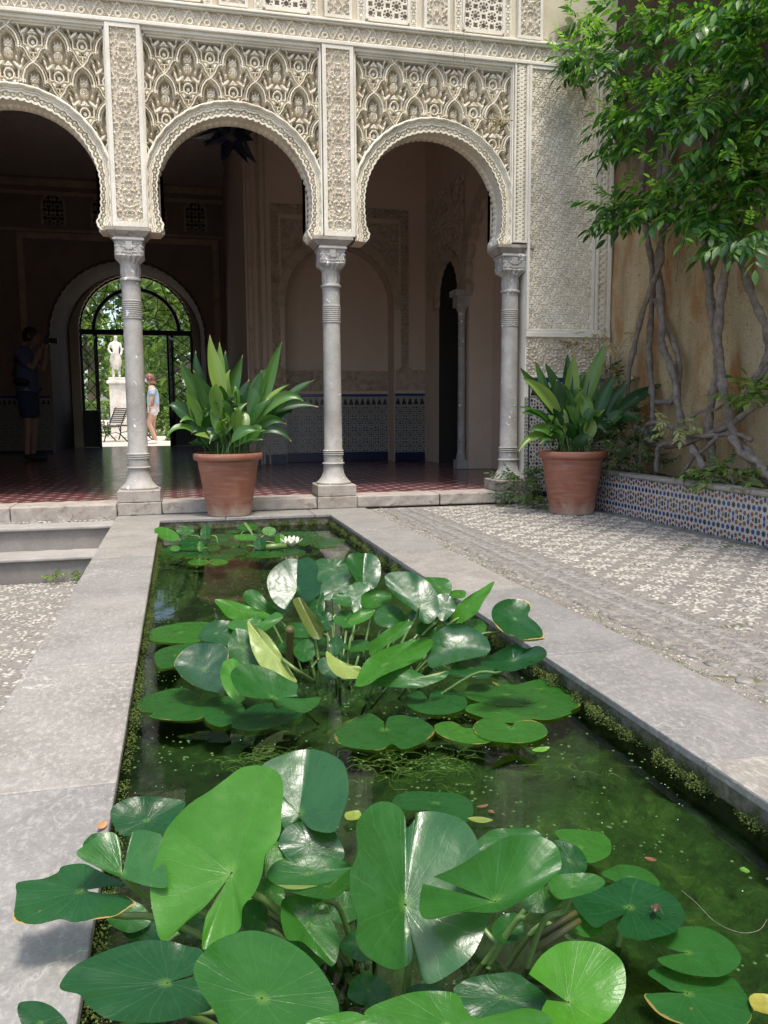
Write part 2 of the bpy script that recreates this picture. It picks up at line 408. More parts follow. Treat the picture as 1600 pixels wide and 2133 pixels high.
# the deepest lattice faces now carry the darker ground plaster
def arch_path(n=360, extra=0.0):
    """t, inner point, outer point, tangent-distance for half-symmetric horseshoe"""
    th = np.linspace(-0.0, math.pi, n); pin = np.stack([-np.cos(th) * RIN, ARC_Z + np.sin(th) * RIN], -1)
    low = np.linspace(1.905, ARC_Z, 50)[:-1]; t = (ARC_Z - low) / (ARC_Z - 1.905)
    xin = RIN - 0.022 * t ** 1.5 - 0.02 * smooth(0.55, 0.8, t) + 0.028 * smooth(0.85, 1.0, t)
    L = np.stack([-xin, low], -1); Rr = np.stack([xin[::-1], low[::-1]], -1)
    pin = np.concatenate([L, pin, Rr])
    po = np.stack([-np.cos(th) * ROUT, ARC_Z + np.sin(th) * ROUT], -1)
    po[:, 0] = np.clip(po[:, 0], -hw + 0.002, hw - 0.002)
    Lo = np.stack([np.full(len(low), -hw + 0.002), low], -1); Ro = np.stack([np.full(len(low), hw - 0.002), low[::-1]], -1)
    po = np.concatenate([Lo, po, Ro]); return pin, po
def tri(s, p): return np.abs(((s / p) % 1.0) * 2 - 1)
def archivolt_mesh():
    pin, po = arch_path(); d = np.hypot(*np.diff(pin, axis=0).T); s = np.concatenate([[0], np.cumsum(d)]); nr = 26
    # resample evenly
    S = np.linspace(0, s[-1], 620); pin = np.stack([np.interp(S, s, pin[:, k]) for k in (0, 1)], -1); po = np.stack([np.interp(S, s, po[:, k]) for k in (0, 1)], -1)
    r = np.linspace(0, 1, nr)[None, :]; Sx = S[:, None]
    sc = tri(Sx, 0.044)                                          # teeth on the inner lip
    lip = (0.007 * (sc ** 1.5)) * (1 - r) ** 3
    rr = r
    wave = 0.055 * (np.sin(Sx * 2 * math.pi / 0.088))
    q = rr + wave * (1 - np.abs(2 * rr - 1) ** 4) * 0.6
    h = 0.55 + 0.45 * smooth(0.80, 0.84, q) - 0.35 * smooth(0.93, 0.97, q) - 0.25 * smooth(0.035, 0.0, np.abs(q - 0.72)) - 0.22 * smooth(0.035, 0.0, np.abs(q - 0.58))
    zig = 0.14 + 0.10 * tri(Sx, 0.044); zig2 = 0.34 + 0.10 * tri(Sx + 0.022, 0.044)
    h = h - 0.55 * smooth(0.05, 0.015, np.abs(q - zig)) - 0.5 * smooth(0.045, 0.01, np.abs(q - zig2)) - 0.3 * ((np.sin(Sx * 2 * math.pi / 0.022) > 0.2) & (q > zig + 0.05) & (q < zig2 - 0.03))
    P = pin[:, None, :] * (1 - rr[..., None]) + po[:, None, :] * rr[..., None]
    dirv = po - pin; dirv /= np.linalg.norm(dirv, axis=1)[:, None] + 1e-9
    P = P + dirv[:, None, :] * lip[..., None]
    Y = 6.228 - 0.046 * h
    G = np.stack([P[..., 0], Y, P[..., 1]], -1)
    # soffit: front lip -> recessed barrel -> back lip with teeth
    ys = np.array([6.214, 6.235, 6.245, 6.30, 6.36, 6.375, 6.395, 6.42]); dep = np.array([0, 0.0, 0.016, 0.02, 0.018, 0.004, 0, 0])
    tooth = 0.012 * tri(Sx, 0.044) ** 1.5
    rows = []
    for y, dd in zip(ys, dep):
        off = dd + (0.007 * sc[:, 0] ** 1.5 if y < 6.24 else (tooth[:, 0] if y > 6.37 else 0))
        off = np.broadcast_to(off, (len(S),))
        rows.append(np.stack([pin[:, 0] + dirv[:, 0] * off, np.full(len(S), y), pin[:, 1] + dirv[:, 1] * off], -1))
    K = np.stack(rows, 1)
    V = np.concatenate([G.reshape(-1, 3), K.reshape(-1, 3)])
    I = np.arange(len(S) * nr).reshape(len(S), nr); J = np.arange(len(S) * len(ys)).reshape(len(S), len(ys)) + len(S) * nr
    f = lambda A: np.stack([A[:-1, :-1], A[:-1, 1:], A[1:, 1:], A[1:, :-1]], -1).reshape(-1, 4)
    bot = []
    for e in (0, len(S) - 1):   # close the two feet
        pass
    return mesh_np('archivolt', V, [f(I), f(J)[:, ::-1]], M['stucco'])
av = archivolt_mesh()
pin, po = arch_path(60)
for i, xc in enumerate(BAYS):
    a = empty('bay', (xc, 0, 0)); a['label'] = ('left arch cut by the frame', 'middle arch above the lantern', 'right arch beside the panelled wall')[i]; F_(a)
    link('lattice_panel', lattice, a); link('archivolt', av, a)
    b = MB()                                          # masonry behind the carving, with the room-side face
    for y, flip in ((6.304, 0), (6.42, 1)):
        up = np.stack([po[:, 0] if not flip else pin[:, 0], np.full(len(po), y), po[:, 1] if not flip else pin[:, 1]], -1)
        tp = up.copy(); tp[:, 2] = 3.28
        b.grid(np.stack([up, tp], 0))
    for sx in (-1, 1):                                # feet of the arch
        b.box((min(sx * (hw - 0.001), sx * 0.533), 6.21, 1.902), (max(sx * (hw - 0.001), sx * 0.533), 6.42, 1.935), bev=0.004)
    b.build('masonry', M['ground_plaster'], a)
    b = MB()                                          # stepped frame round the lattice
    for k, (e, y) in enumerate(((0.0, 6.187), (0.022, 6.203), (0.036, 6.218))):
        e2 = (0.022, 0.036, 0.050)[k]
        b.box((-hw + e, y, 3.262 - e2 + 0.0), (hw - e, 6.27, 3.262 - e))
        if k < 2:
            b.box((-hw + e * 0.5, y + 0.002, 1.94), (-hw + e2 * 0.5, 6.27, 3.262 - e2)); b.box((hw - e2 * 0.5, y + 0.002, 1.94), (hw - e * 0.5, 6.27, 3.262 - e2))
    b.build('moulding', M['stucco_plain'], a)

# carved piers
arab = arabesque(0.172, 0.29, 44, 0.0235, 11)
pier_me = panel('carved_panel', -0.086, 0.086, 1.965, 3.235, 6.187, lambda X, Z: arab(X, Z), 0.015, 0.0036, M['stucco'], None, mesh_only=True, low_cut=0.07)
b = MB()
b.box((-0.113, 6.194, 1.932), (0.113, 6.42, 3.262))
for a0, a1 in (((-0.115, FY, 1.93), (-0.087, 6.192, 3.262)), ((0.087, FY, 1.93), (0.115, 6.192, 3.262)), ((-0.087, FY + 0.0005, 1.93), (0.087, 6.192, 1.963)), ((-0.087, FY + 0.0005, 3.236), (0.087, 6.192, 3.262))): b.box(a0, a1)
pier_body = b.mesh('pier_body', M['stucco_plain'])
for i, x in enumerate((-0.273, 1.211)):
    a = empty('pier', (x, 0, 0)); F_(a)
    link('pier_body', pier_body, a); link('carved_panel', pier_me, a)
# solid end of the arcade on the far left and the wall over it
b = MB(); b.box((-3.6, 6.19, -0.1), (-1.64, 6.42, 3.262)); b.build('end_wall', M['stucco_plain'], None); F_(bpy.data.objects['end_wall'])
def braid(W, per):
    def f(x, z):
        u = x / (W / 2); k = 2 * math.pi / per
        h = np.zeros_like(x)
        for ph in (0, math.pi):
            for A, fr in ((0.62, 1), (0.30, 2)):
                d = np.abs(u - A * np.cos(k * z * fr + ph)) / np.sqrt(1 + (A * k * fr * np.sin(k * z * fr + ph) * W / 2) ** 2)
                h = np.maximum(h, smooth(0.17, 0.07, d) * 0.9)
        h = np.maximum(h, smooth(0.84, 0.9, np.abs(u)))
        return h
    return f
# interlace strip beside the right arch, resting on the right column
b = MB(); b.box((2.587, 6.192, 1.945), (2.70, 6.42, 3.262)); b.box((2.585, 6.172, 1.945), (2.597, 6.192, 3.262)); b.box((2.686, 6.172, 1.945), (2.701, 6.192, 3.262)); b.box((2.597, 6.174, 1.945), (2.686, 6.192, 1.96))
F_(b.build('strip_body', M['stucco_plain']))
F_(panel('interlace_strip', 2.597, 2.686, 1.96, 3.26, 6.191, lambda X, Z: braid(0.089, 0.062)(X - 2.6415, Z), 0.018, 0.0036, M['stucco'], None, low_cut=0.25))
# frieze
fr = arabesque(0.16, 0.118, 26, 0.018, 23)
def frieze_h(x, z):
    p = 0.118; u = ((x / p) % 1.0 - 0.5); v = (z - 3.30) / 0.10
    h = fr((z - 3.35), x) * 0.8
    d = np.abs(np.hypot(u * p, (v - 0.22) * 0.1) - 0.018) - 0.006; h = np.where(d < 0.004, 0, h); h = np.maximum(h, smooth(0.002, -0.002, d))
    a = np.abs(np.abs(u) * 1.6 - (1 - np.clip(v, 0, 1)) * 0.8) ; h = np.maximum(h, smooth(0.09, 0.04, a))
    return h
F_(panel('frieze', -1.7, 3.43, 3.292, 3.398, 6.189, frieze_h, 0.014, 0.0048, M['stucco'], None, low_cut=0.08))
b = MB(); b.box((-3.6, 6.19, 3.2625), (3.45, 6.42, 3.45)); b.box((-3.6, 6.166, 3.264), (3.445, 6.19, 3.291), bev=0.004); b.box((-3.6, 6.160, 3.399), (3.445, 6.19, 3.412), bev=0.003); b.box((-3.6, 6.150, 3.4122), (3.445, 6.19, 3.430), bev=0.004)
F_(b.build('cornice', M['stucco_plain']))
# upper storey: wall with lattice windows between carved panels
b = MB(); b.box((-3.6, 6.205, 3.45), (3.45, 6.42, 5.2))
F_(b.build('upper_wall', M['render_wall']))
cp = arabesque(0.15, 0.26, 26, 0.027, 31)
cp_me = panel('carved_panel', -0.078, 0.078, 3.468, 4.3, 6.176, lambda X, Z: cp(X, Z), 0.014, 0.004, M['stucco'], None, mesh_only=True, low_cut=0.06)
def star_grid(x, z):
    p = 0.13; h = np.zeros_like(x)
    for ox, oz in ((0, 0), (0.5, 0.5)):
        u = ((x / p + ox) % 1.0 - 0.5) * p; v = ((z / p + oz) % 1.0 - 0.5) * p
        r = np.hypot(u, v); a = np.arctan2(v, u)
        star = r * (1 + 0.28 * np.cos(8 * a)); h = np.maximum(h, smooth(0.006, 0.0, np.abs(star - 0.022) - 0.0045))
        h = np.maximum(h, smooth(0.006, 0.0, np.abs(r - 0.044) - 0.0045))
        h = np.maximum(h, smooth(0.005, 0.0, np.abs(((a * 8 / (2 * math.pi)) % 1.0) - 0.5) * r * 0.8 - 0.004) * (r > 0.02))
    return h
gmask = lambda X, Z: star_grid(X, Z) > 0.25
gr_me = panel('window_lattice', -0.148, 0.148, 3.485, 4.3, 6.20, star_grid, 0.012, 0.004, M['stucco'], None, gmask, mesh_only=True)
for i in range(-5, 4):
    x = 1.59 + 0.742 * i
    if x < -1.6 or x > 2.9: continue
    wdw = empty('lattice_window', (x, 0, 0)); F_(wdw)
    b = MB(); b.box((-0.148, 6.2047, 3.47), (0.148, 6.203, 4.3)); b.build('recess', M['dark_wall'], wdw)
    b = MB()
    for s_ in (-1, 1):
        b.box((min(s_ * 0.148, s_ * 0.168), 6.180, 3.47), (max(s_ * 0.148, s_ * 0.168), 6.205, 4.3)); b.box((min(s_ * 0.168, s_ * 0.226), 6.196, 3.456), (max(s_ * 0.168, s_ * 0.226), 6.205, 4.3))
    b.box((-0.148, 6.180, 3.456), (0.148, 6.205, 3.484)); b.build('window_frame', M['stucco_plain'], wdw)
    link('window_lattice', gr_me, wdw)
ws = arabesque(0.045, 0.09, 5, 0.018, 5)
strip = panel('carved_strip', -0.02, 0.02, 3.47, 4.3, 6.194, lambda X, Z: ws(X, Z), 0.010, 0.004, M['stucco'], None, mesh_only=True)
for i in range(-5, 4):
    x = 1.59 + 0.742 * i
    if x < -1.6 or x > 2.9: continue
    for s_ in (-1, 1): F_(link('carved_strip', strip, None, (x + s_ * 0.197, 0, 0)))
    xp = x + 0.371
    if xp < 2.8:
        F_(link('carved_panel', cp_me, None, (xp, 0, 0)))
        b = MB(); b.box((-0.098, 6.180, 3.448), (0.098, 6.205, 4.3))
        for s_ in (-1, 1): b.box((min(s_ * 0.079, s_ * 0.1), 6.166, 3.446), (max(s_ * 0.079, s_ * 0.1), 6.1805, 4.3))
        b.box((-0.079, 6.1665, 3.446), (0.079, 6.1805, 3.467)); F_(b.build('panel_frame', M['stucco_plain'], None, loc=(xp, 0, 0)))

# panelled wall right of the arches
pw = empty('panelled_wall', (3.07, 6.3, 0), 'stucco wall with interlaced geometric panel between the right column and the vines', 'wall')
def P_(o): o.location = tuple(np.array(o.location) - np.array([3.07, 6.3, 0])); o.parent = pw; return o
b = MB(); b.box((2.702, 6.19, -0.12), (3.45, 6.42, 3.262)); P_(b.build('wall_body', M['stucco_plain']))
def meander(x, z):
    p, q = 0.125, 0.142; h = np.ones_like(x)
    L = [[(0.018, 0.018), (0.034, 0.034), (0.062, 0.034)], [(-0.018, -0.018), (-0.034, -0.034), (-0.062, -0.034)], [(-0.020, 0.020), (-0.034, 0.034)], [(0.020, -0.020), (0.034, -0.034)],
         [(0.022, 0.0), (0.042, 0.0), (0.042, 0.018), (0.0625, 0.018)], [(-0.022, 0.0), (-0.042, 0.0), (-0.042, -0.018), (-0.0625, -0.018)], [(0.0, 0.024), (0.0, 0.05), (0.02, 0.05), (0.02, 0.071)], [(0.0, -0.024), (0.0, -0.05), (-0.02, -0.05), (-0.02, -0.071)],
         [(0.0625, 0.0), (0.0625, -0.018), (0.046, -0.018)], [(-0.034, 0.034), (-0.034, 0.055), (-0.012, 0.055)], [(0.034, -0.034), (0.034, -0.055), (0.012, -0.055)]]
    for ox, oz in ((0, 0), (0.5, 0.5)):
        u = ((x / p + ox) % 1.0 - 0.5) * p; v = ((z / q + oz) % 1.0 - 0.5) * q
        d = np.full_like(x, 9.0)
        for P in L: d = np.minimum(d, poly_d(u, v, P))
        r = np.hypot(u, v); a = np.arctan2(v, u)
        d = np.minimum(d, np.abs(np.maximum(np.abs(u), np.abs(v)) * 0.5 + (np.abs(u) + np.abs(v)) * 0.35 - 0.018)); d = np.minimum(d, np.maximum(r - 0.004, 0)); d = np.minimum(d, np.abs(r * (1 + 0.2 * np.cos(6 * a)) - 0.0105) + 0.001)
        h = np.minimum(h, smooth(0.0008, 0.0034, d))
    return h
P_(panel('geometric_panel', 2.725, 3.265, 1.285, 3.235, 6.189, meander, 0.009, 0.0032, M['stucco'], None, low_cut=0.10))
P_(panel('edge_strip', 3.318, 3.408, 1.285, 3.25, 6.191, lambda X, Z: braid(0.09, 0.11)(X - 3.363, Z), 0.024, 0.004, M['stucco'], None, low_cut=0.3))
st = arabesque(0.25, 0.30, 60, 0.024, 77)
P_(panel('carved_band', 2.715, 3.425, 0.925, 1.215, 6.189, lambda X, Z: st(((X - 2.715) % 0.25) - 0.125, Z), 0.024, 0.0042, M['stucco'], None, low_cut=0.08))
b = MB()
for a0, a1 in (((2.703, 6.168, 1.27), (2.724, 6.19, 3.262)), ((3.266, 6.172, 1.27), (3.287, 6.19, 3.262)), ((3.295, 6.168, 1.27), (3.317, 6.19, 3.262)), ((3.409, 6.168, 1.27), (3.43, 6.19, 3.262)), ((2.724, 6.172, 3.237), (3.266, 6.19, 3.262)), ((2.703, 6.166, 1.222), (3.435, 6.19, 1.262)), ((2.703, 6.168, 0.902), (3.435, 6.19, 0.922)), ((2.703, 6.171, 1.262), (3.435, 6.19, 1.284))): b.box(a0, a1, bev=0.003)
P_(b.build('moulding', M['stucco_plain']))
# ------------------------------------------------------------ columns
def capital_mesh():
    """square block above, rounding into the neck; carved on its faces"""
    rows = []; n = 96
    cap = arabesque(0.2, 0.14, 12, 0.030, 41, 0.003)
    zs = np.linspace(1.690, 1.838, 44)
    for z in zs:
        t = (z - 1.690) / 0.148
        sq = smooth(0.05, 0.38, t); rad = 0.072 + 0.028 * smooth(0.0, 0.34, t)
        row = []
        for k in range(n):
            a = 2 * math.pi * k / n; c, s_ = math.cos(a), math.sin(a)
            rsq = 1 / max(abs(c), abs(s_)); r = rad * (1 * (1 - sq) + min(rsq, 1.32) * sq)
            f = ((a + math.pi / 4) % (math.pi / 2)) - math.pi / 4; xl = math.tan(f) * 0.1
            if t > 0.36:
                d = float(cap(np.array([min(max(xl * 1.0, -0.099), 0.099)]), np.array([z]))[0]); shield = abs(xl) < 0.02 and t > 0.62
                r += 0.008 * (1.0 if shield else d) - 0.006
            else:
                r += 0.006 * math.cos(4 * f * 4) * (1 - abs(t - 0.2) * 4)
            row.append((r * c, r * s_, z))
        rows.append(row)
    b = MB(); G = np.array(rows); G = np.concatenate([G, G[:, :1]], 1)[:, ::-1]; b.grid(G); return b
def column():
    c = empty('marble_column', (0, 0, 0))
    b = MB(); b.box((-0.148, -0.148, 0.0), (0.148, 0.148, 0.088), bev=0.007); b.build('plinth', M['limestone'], c)
    b = MB(); b.lathe([(0.132, 0.088), (0.135, 0.092), (0.135, 0.100), (0.127, 0.106), (0.112, 0.120), (0.095, 0.142), (0.083, 0.170), (0.077, 0.205), (0.075, 0.238), (0.083, 0.240), (0.0865, 0.246), (0.083, 0.252), (0.077, 0.254)], n=40); b.build('base', M['marble'], c, 'auto')
    P = [(0.0745, 0.254), (0.0745, 0.310)]
    for z in (0.314, 0.329, 0.344): P += [(0.075, z - 0.005), (0.0795, z - 0.003), (0.081, z), (0.0795, z + 0.003), (0.074, z + 0.005)]
    P += [(0.0705, 0.356), (0.0690, 0.6), (0.0675, 0.9), (0.0655, 1.305)]
    b = MB(); b.lathe(P, n=40); b.build('shaft', M['marble'], c, 'auto')
    P = [(0.0655, 1.305)]; z = 1.309
    for k in range(9): P += [(0.0665, z), (0.0700, z + 0.002), (0.0712, z + 0.006), (0.0700, z + 0.010), (0.0655, z + 0.012)]; z += 0.0148
    P += [(0.0655, z + 0.003), (0.066, 1.568), (0.072, 1.570), (0.0785, 1.575), (0.080, 1.582), (0.0785, 1.589), (0.070, 1.593)]
    b = MB(); b.lathe(P, n=40); b.build('ringed_neck', M['marble'], c, 'auto')
    rows = []
    for z in np.linspace(1.593, 1.692, 12):
        t = (z - 1.593) / 0.099
        rows.append([((0.066 + 0.004 * t + 0.0035 * math.cos(12 * a) * math.sin(math.pi * min(t * 1.2, 1))) * math.cos(a), (0.066 + 0.004 * t + 0.0035 * math.cos(12 * a) * math.sin(math.pi * min(t * 1.2, 1))) * math.sin(a), z) for a in np.linspace(0, 2 * math.pi, 97)][::-1])
    b = MB(); b.grid(rows); b.build('leafed_neck', M['marble'], c, True)
    capital_mesh().build('capital', M['marble'], c)
    b = MB(); b.box((-0.106, -0.106, 1.8375), (0.106, 0.106, 1.860), bev=0.007); b.box((-0.098, -0.098, 1.860), (0.098, 0.098, 1.866)); b.build('abacus', M['marble'], c)
    b = MB()
    V = []
    for (h, z) in ((0.110, 1.866), (0.150, 1.905), (0.150, 1.929)): V += [(-h, -0.12 * h / 0.15, z), (h, -0.12 * h / 0.15, z), (h, 0.12, z), (-h, 0.12, z)]
    F = [(3, 2, 1, 0), (8, 9, 10, 11)] + [(k * 4 + j, k * 4 + (j + 1) % 4, k * 4 + 4 + (j + 1) % 4, k * 4 + 4 + j) for k in range(2) for j in range(4)]
    b.add(V, F); b.build('impost', M['limestone'], c)
    return c
c0 = column()
lab = ['left marble column in front of the garden doorway', 'middle marble column between the two full arches', 'right marble column against the panelled wall']
for i, x in enumerate(COLX):
    c = c0 if i == 0 else copy_tree(c0)
    c.location = (x, COLY, 0); tag(c, lab[i], 'column', 'marble columns of the arcade')

# ------------------------------------------------------------ ground, porch edge and steps
def structure(o): o['kind'] = 'structure'; return o
ys0 = stone('yard_mortar', (0.15, 0.132, 0.112), (0.20, 0.182, 0.158), (0.25, 0.23, 0.20), 6, 0.95, 0.6, spots=((0.10, 0.10, 0.05), 5, 0.64), bd=0.006)
PX0, PX1, PY0, PY1 = -0.142, 1.036, -1.2, 5.80     # pool opening
def sheet(x0, x1, y0, y1, z, nx=2, ny=2):
    X, Y = np.meshgrid(np.linspace(x0, x1, nx), np.linspace(y0, y1, ny)); return np.stack([X, Y, np.full_like(X, z)], -1)
b = MB(); b.grid(sheet(-40, -0.44, -40, 5.46, LOWZ)); b.grid(sheet(-40, -3.6, 5.46, 60, LOWZ))
b.build('lower_courtyard', ys0)['kind'] = 'structure'
b = MB(); b.grid(sheet(1.36, 3.06, -40, 6.17, YARDZ)); b.grid(sheet(3.06, 40, -40, 60, YARDZ - 0.02)); b.grid(sheet(-0.44, 1.36, -40, -1.5, YARDZ - 0.02))
b.build('right_courtyard', ys0)['kind'] = 'structure'

edge = empty('porch_kerb', (0, 6.2, 0)); edge['kind'] = 'structure'
def E_(o): o.location = (o.location[0], o.location[1] - 6.2, o.location[2]); o.parent = edge; return o
def rough_box(name, a, bb, mat, bev=0.01, seed=0, amp=0.004, parent=None, cell=0.05):
    """worn stone block: gridded box with uneven faces and rounded arrises"""
    g = np.random.default_rng(seed); a = np.array(a, float); bb = np.array(bb, float); d = bb - a
    n = np.maximum(np.round(d / cell).astype(int), 1) + 1; n = np.minimum(n, 40)
    b = MB(); ph = g.uniform(0, 6, 9)
    def warp(P):
        c = (a + bb) / 2; q = P - c; hlf = d / 2; e = np.minimum(bev, hlf)
        inner = np.clip(q, -(hlf - e), hlf - e); dv = q - inner; l = np.linalg.norm(dv, axis=-1, keepdims=True)
        dd = np.where(l > 1e-9, dv / np.maximum(l, 1e-9) * np.minimum(l, e), dv); P2 = c + inner + dd
        nz = np.sin(P[..., 0] * 31 + ph[0]) * np.sin(P[..., 2] * 47 + ph[1]) + 0.6 * np.sin(P[..., 0] * 83 + P[..., 2] * 61 + ph[2]) + 0.5 * np.sin(P[..., 1] * 57 + ph[3])
        P2 = P2 + dv / np.maximum(l, 1e-6) * (nz * amp * 0.5)[..., None] * (l > 1e-6)
        P2[..., 2] += amp * 0.3 * nz * (np.abs(q[..., 2]) >= hlf[2] - 1e-9)
        return P2
    for ax in range(3):
        u, v = [k for k in range(3) if k != ax]
        U = np.unique(np.concatenate([np.linspace(a[u], bb[u], n[u]), [a[u] + bev, bb[u] - bev]])); Vv = np.unique(np.concatenate([np.linspace(a[v], bb[v], n[v]), [a[v] + bev, bb[v] - bev]]))
        for side in (0, 1):
            A, B = np.meshgrid(U, Vv, indexing='ij'); P = np.zeros(A.shape + (3,)); P[..., u] = A; P[..., v] = B; P[..., ax] = bb[ax] if side else a[ax]
            P = warp(P)
            if (side == 1) == (ax == 1): P = P[::-1]
            b.grid(P)
    me = b.mesh(name, mat, False)
    return link(name, me, parent)
# sill stones between the columns and the blocks under each column
for i, x in enumerate(COLX): E_(rough_box('pad_stone', (x - 0.152, 6.137, -0.092), (x + 0.152, 6.45, -0.001), M['limestone'], 0.006, 50 + i, 0.0015))
xs = [-3.6, -2.1, -1.15, COLX[0] - 0.155]; k = 0
for (a0, a1) in list(zip(xs[:-1], xs[1:])) + [(COLX[0] + 0.155, 0.32), (0.322, COLX[1] - 0.155), (COLX[1] + 0.155, 1.98), (1.983, COLX[2] - 0.155)]:
    E_(rough_box('sill_stone', (a0 + 0.002, 6.150 if a0 > -0.4 else 6.11, (-0.092 if a0 > -0.4 else -0.13)), (a1 - 0.002, 6.44, -0.003), M['limestone'], 0.010, 60 + k, 0.003)); k += 1
# steps down to the lower courtyard on the left
tread = stone('step_slate', (0.25, 0.235, 0.21), (0.31, 0.29, 0.265), (0.36, 0.34, 0.31), 5, 0.6, 0.3)
riser = stone('step_riser_render', (0.17, 0.15, 0.13), (0.23, 0.21, 0.185), (0.28, 0.26, 0.235), 4, 0.85, 0.3)
steps = empty('courtyard_steps', (-1.5, 5.8, LOWZ), 'two grey stone steps beside the pool on the left', 'steps')
def S_(o): o.location = (1.5, -5.8, -LOWZ); o.parent = steps; return o
for z, y in ((-0.262, 5.47), (-0.105, 5.76)):
    b = MB(); b.box((-3.4, y + 0.02, LOWZ - 0.02 if z < -0.2 else -0.29), (-0.447, 6.1, z - 0.0225)); S_(b.build('riser', riser))
    for (x0, x1) in ((-3.4, -1.62), (-1.617, -0.446)): S_(rough_box('tread', (x0, y - 0.004, z - 0.022), (x1, 6.12 if z < -0.2 else 6.0, z), tread, 0.007, int(-z * 100), 0.002))
# coping slabs round the pool
cope = empty('pool_coping', (0.45, 2.5, COPZ)); cope['kind'] = 'structure'
def C_(o): o.location = (-0.45, -2.5, -COPZ); o.parent = cope; return o
TH = 0.022
ysl = [-1.3, 0.34, 1.63, 2.46, 3.42, 4.33, 5.30, 5.803]
q = 0
for (y0, y1) in zip(ysl[:-1], ysl[1:]): C_(rough_box('slab', (-0.446, y0 + 0.0012, COPZ - TH), (PX0, y1 - 0.0012, COPZ), M['coping'], 0.004, 100 + q, 0.0012, cell=0.08)); q += 1
ysr = [-1.3, 0.55, 1.42, 2.20, 3.10, 4.05, 4.95, 5.803]
for (y0, y1) in zip(ysr[:-1], ysr[1:]): C_(rough_box('slab', (PX1, y0 + 0.0012, COPZ - TH), (1.372, y1 - 0.0012, COPZ), M['coping'], 0.004, 120 + q, 0.0012, cell=0.08)); q += 1
for (x0, x1) in ((-0.446, 0.30), (0.303, 0.93), (0.933, 1.372)): C_(rough_box('slab', (x0, 5.806, COPZ - TH), (x1, 6.135, COPZ), M['coping'], 0.004, 140 + q, 0.0012, cell=0.08)); q += 1
# pool walls (uneven, mossy) and the outer face of the left wall
def noise2(a, b_, s=0):
    return (np.sin(a * 37.1 + s) * np.sin(b_ * 53.7 + 2 * s) + 0.7 * np.sin(a * 91.3 + b_ * 71.9 + s * 3) + 0.5 * np.sin(a * 190 + s) * np.cos(b_ * 171 - s) + 0.4 * np.sin(a * 13 - b_ * 29 + s)) * 0.4
b = MB()
def wall_grid(p0, p1, z0, z1, nrm, amp, s):
    L = math.hypot(p1[0] - p0[0], p1[1] - p0[1]); n = int(L / 0.02); U = np.linspace(0, 1, n); Z = np.linspace(z0, z1, 14)
    UU, ZZ = np.meshgrid(U, Z); nn = noise2(UU * L, ZZ, s) * amp
    b.grid(np.stack([p0[0] + (p1[0] - p0[0]) * UU + nrm[0] * nn, p0[1] + (p1[1] - p0[1]) * UU + nrm[1] * nn, ZZ], -1))
zb = COPZ - TH - 0.001
wall_grid((PX1 + 0.02, PY0), (PX1 + 0.02, PY1 + 0.02), -0.5, zb, (-1, 0), 0.008, 1); wall_grid((PX0 - 0.015, PY1 + 0.02), (PX0 - 0.015, PY0), -0.5, zb, (1, 0), 0.006, 2)
wall_grid((PX1 + 0.02, PY1 + 0.018), (PX0 - 0.015, PY1 + 0.018), -0.5, zb, (0, -1), 0.006, 3); wall_grid((PX0 - 0.015, PY0), (PX1 + 0.02, PY0), -0.5, zb, (0, 1), 0.004, 4)
b.box((-0.44, PY0 - 0.2, -0.5), (-0.20, 6.13, zb)); b.box((PX1 + 0.06, PY0 - 0.2, -0.5), (1.366, 6.13, zb)); b.box((-0.2, 5.88, -0.5), (PX1 + 0.06, 6.13, zb)); b.box((-0.44, -1.5, -0.5), (1.366, -1.25, zb))
o = b.build('pool_wall', M['pool_wall'], cope); C_(o)

# pebble mosaics
def pebble_mesh(name, n=7, seed=0, h=0.5):
    g = np.random.default_rng(seed); V = []; F = []
    for j, (r, z) in enumerate(((1.0, -0.15), (0.86, 0.55), (0.45, 0.93))):
        for k in range(n):
            a = 2 * math.pi * k / n; rr = r * (1 + 0.13 * g.standard_normal()); V.append((rr * math.cos(a), rr * math.sin(a), z * h))
    V.append((0, 0, h))
    for j in range(2):
        for k in range(n): F.append((j * n + k, j * n + (k + 1) % n, (j + 1) * n + (k + 1) % n, (j + 1) * n + k))
    T = [(2 * n + k, 2 * n + (k + 1) % n, 3 * n) for k in range(n)]
    return np.array(V), np.array(F), np.array(T)
PB = [pebble_mesh('p', 7, s) for s in range(8)]
def pebble_mat(name, c1, c2, c3):
    t = NT(name); co = t.coord('World'); v = t.n('TexVoronoi'); v.inputs['Scale'].default_value = 55; t.l(co, v.inputs['Vector'])
    s_ = t.n('SeparateColor'); t.l(v.outputs['Color'], s_.inputs[0]); c = t.ramp(s_.outputs[0], [(0.0, c1), (0.5, c2), (1.0, c3)])
    f = t.noise(co, 70, 5, 0.7); c = t.mix(0.35, c, t.ramp(f, [(0.3, (0.55, 0.52, 0.48)), (0.65, (1.25, 1.25, 1.25))]), 'MULTIPLY'); t.set(c, 0.55); t.bump(f, 0.25, 0.003); return t.m
M['pebble_white'] = pebble_mat('pale_pebbles', (0.26, 0.235, 0.195), (0.36, 0.335, 0.29), (0.46, 0.435, 0.385))
M['pebble_grey'] = pebble_mat('grey_pebbles', (0.13, 0.122, 0.112), (0.19, 0.178, 0.162), (0.25, 0.235, 0.21))
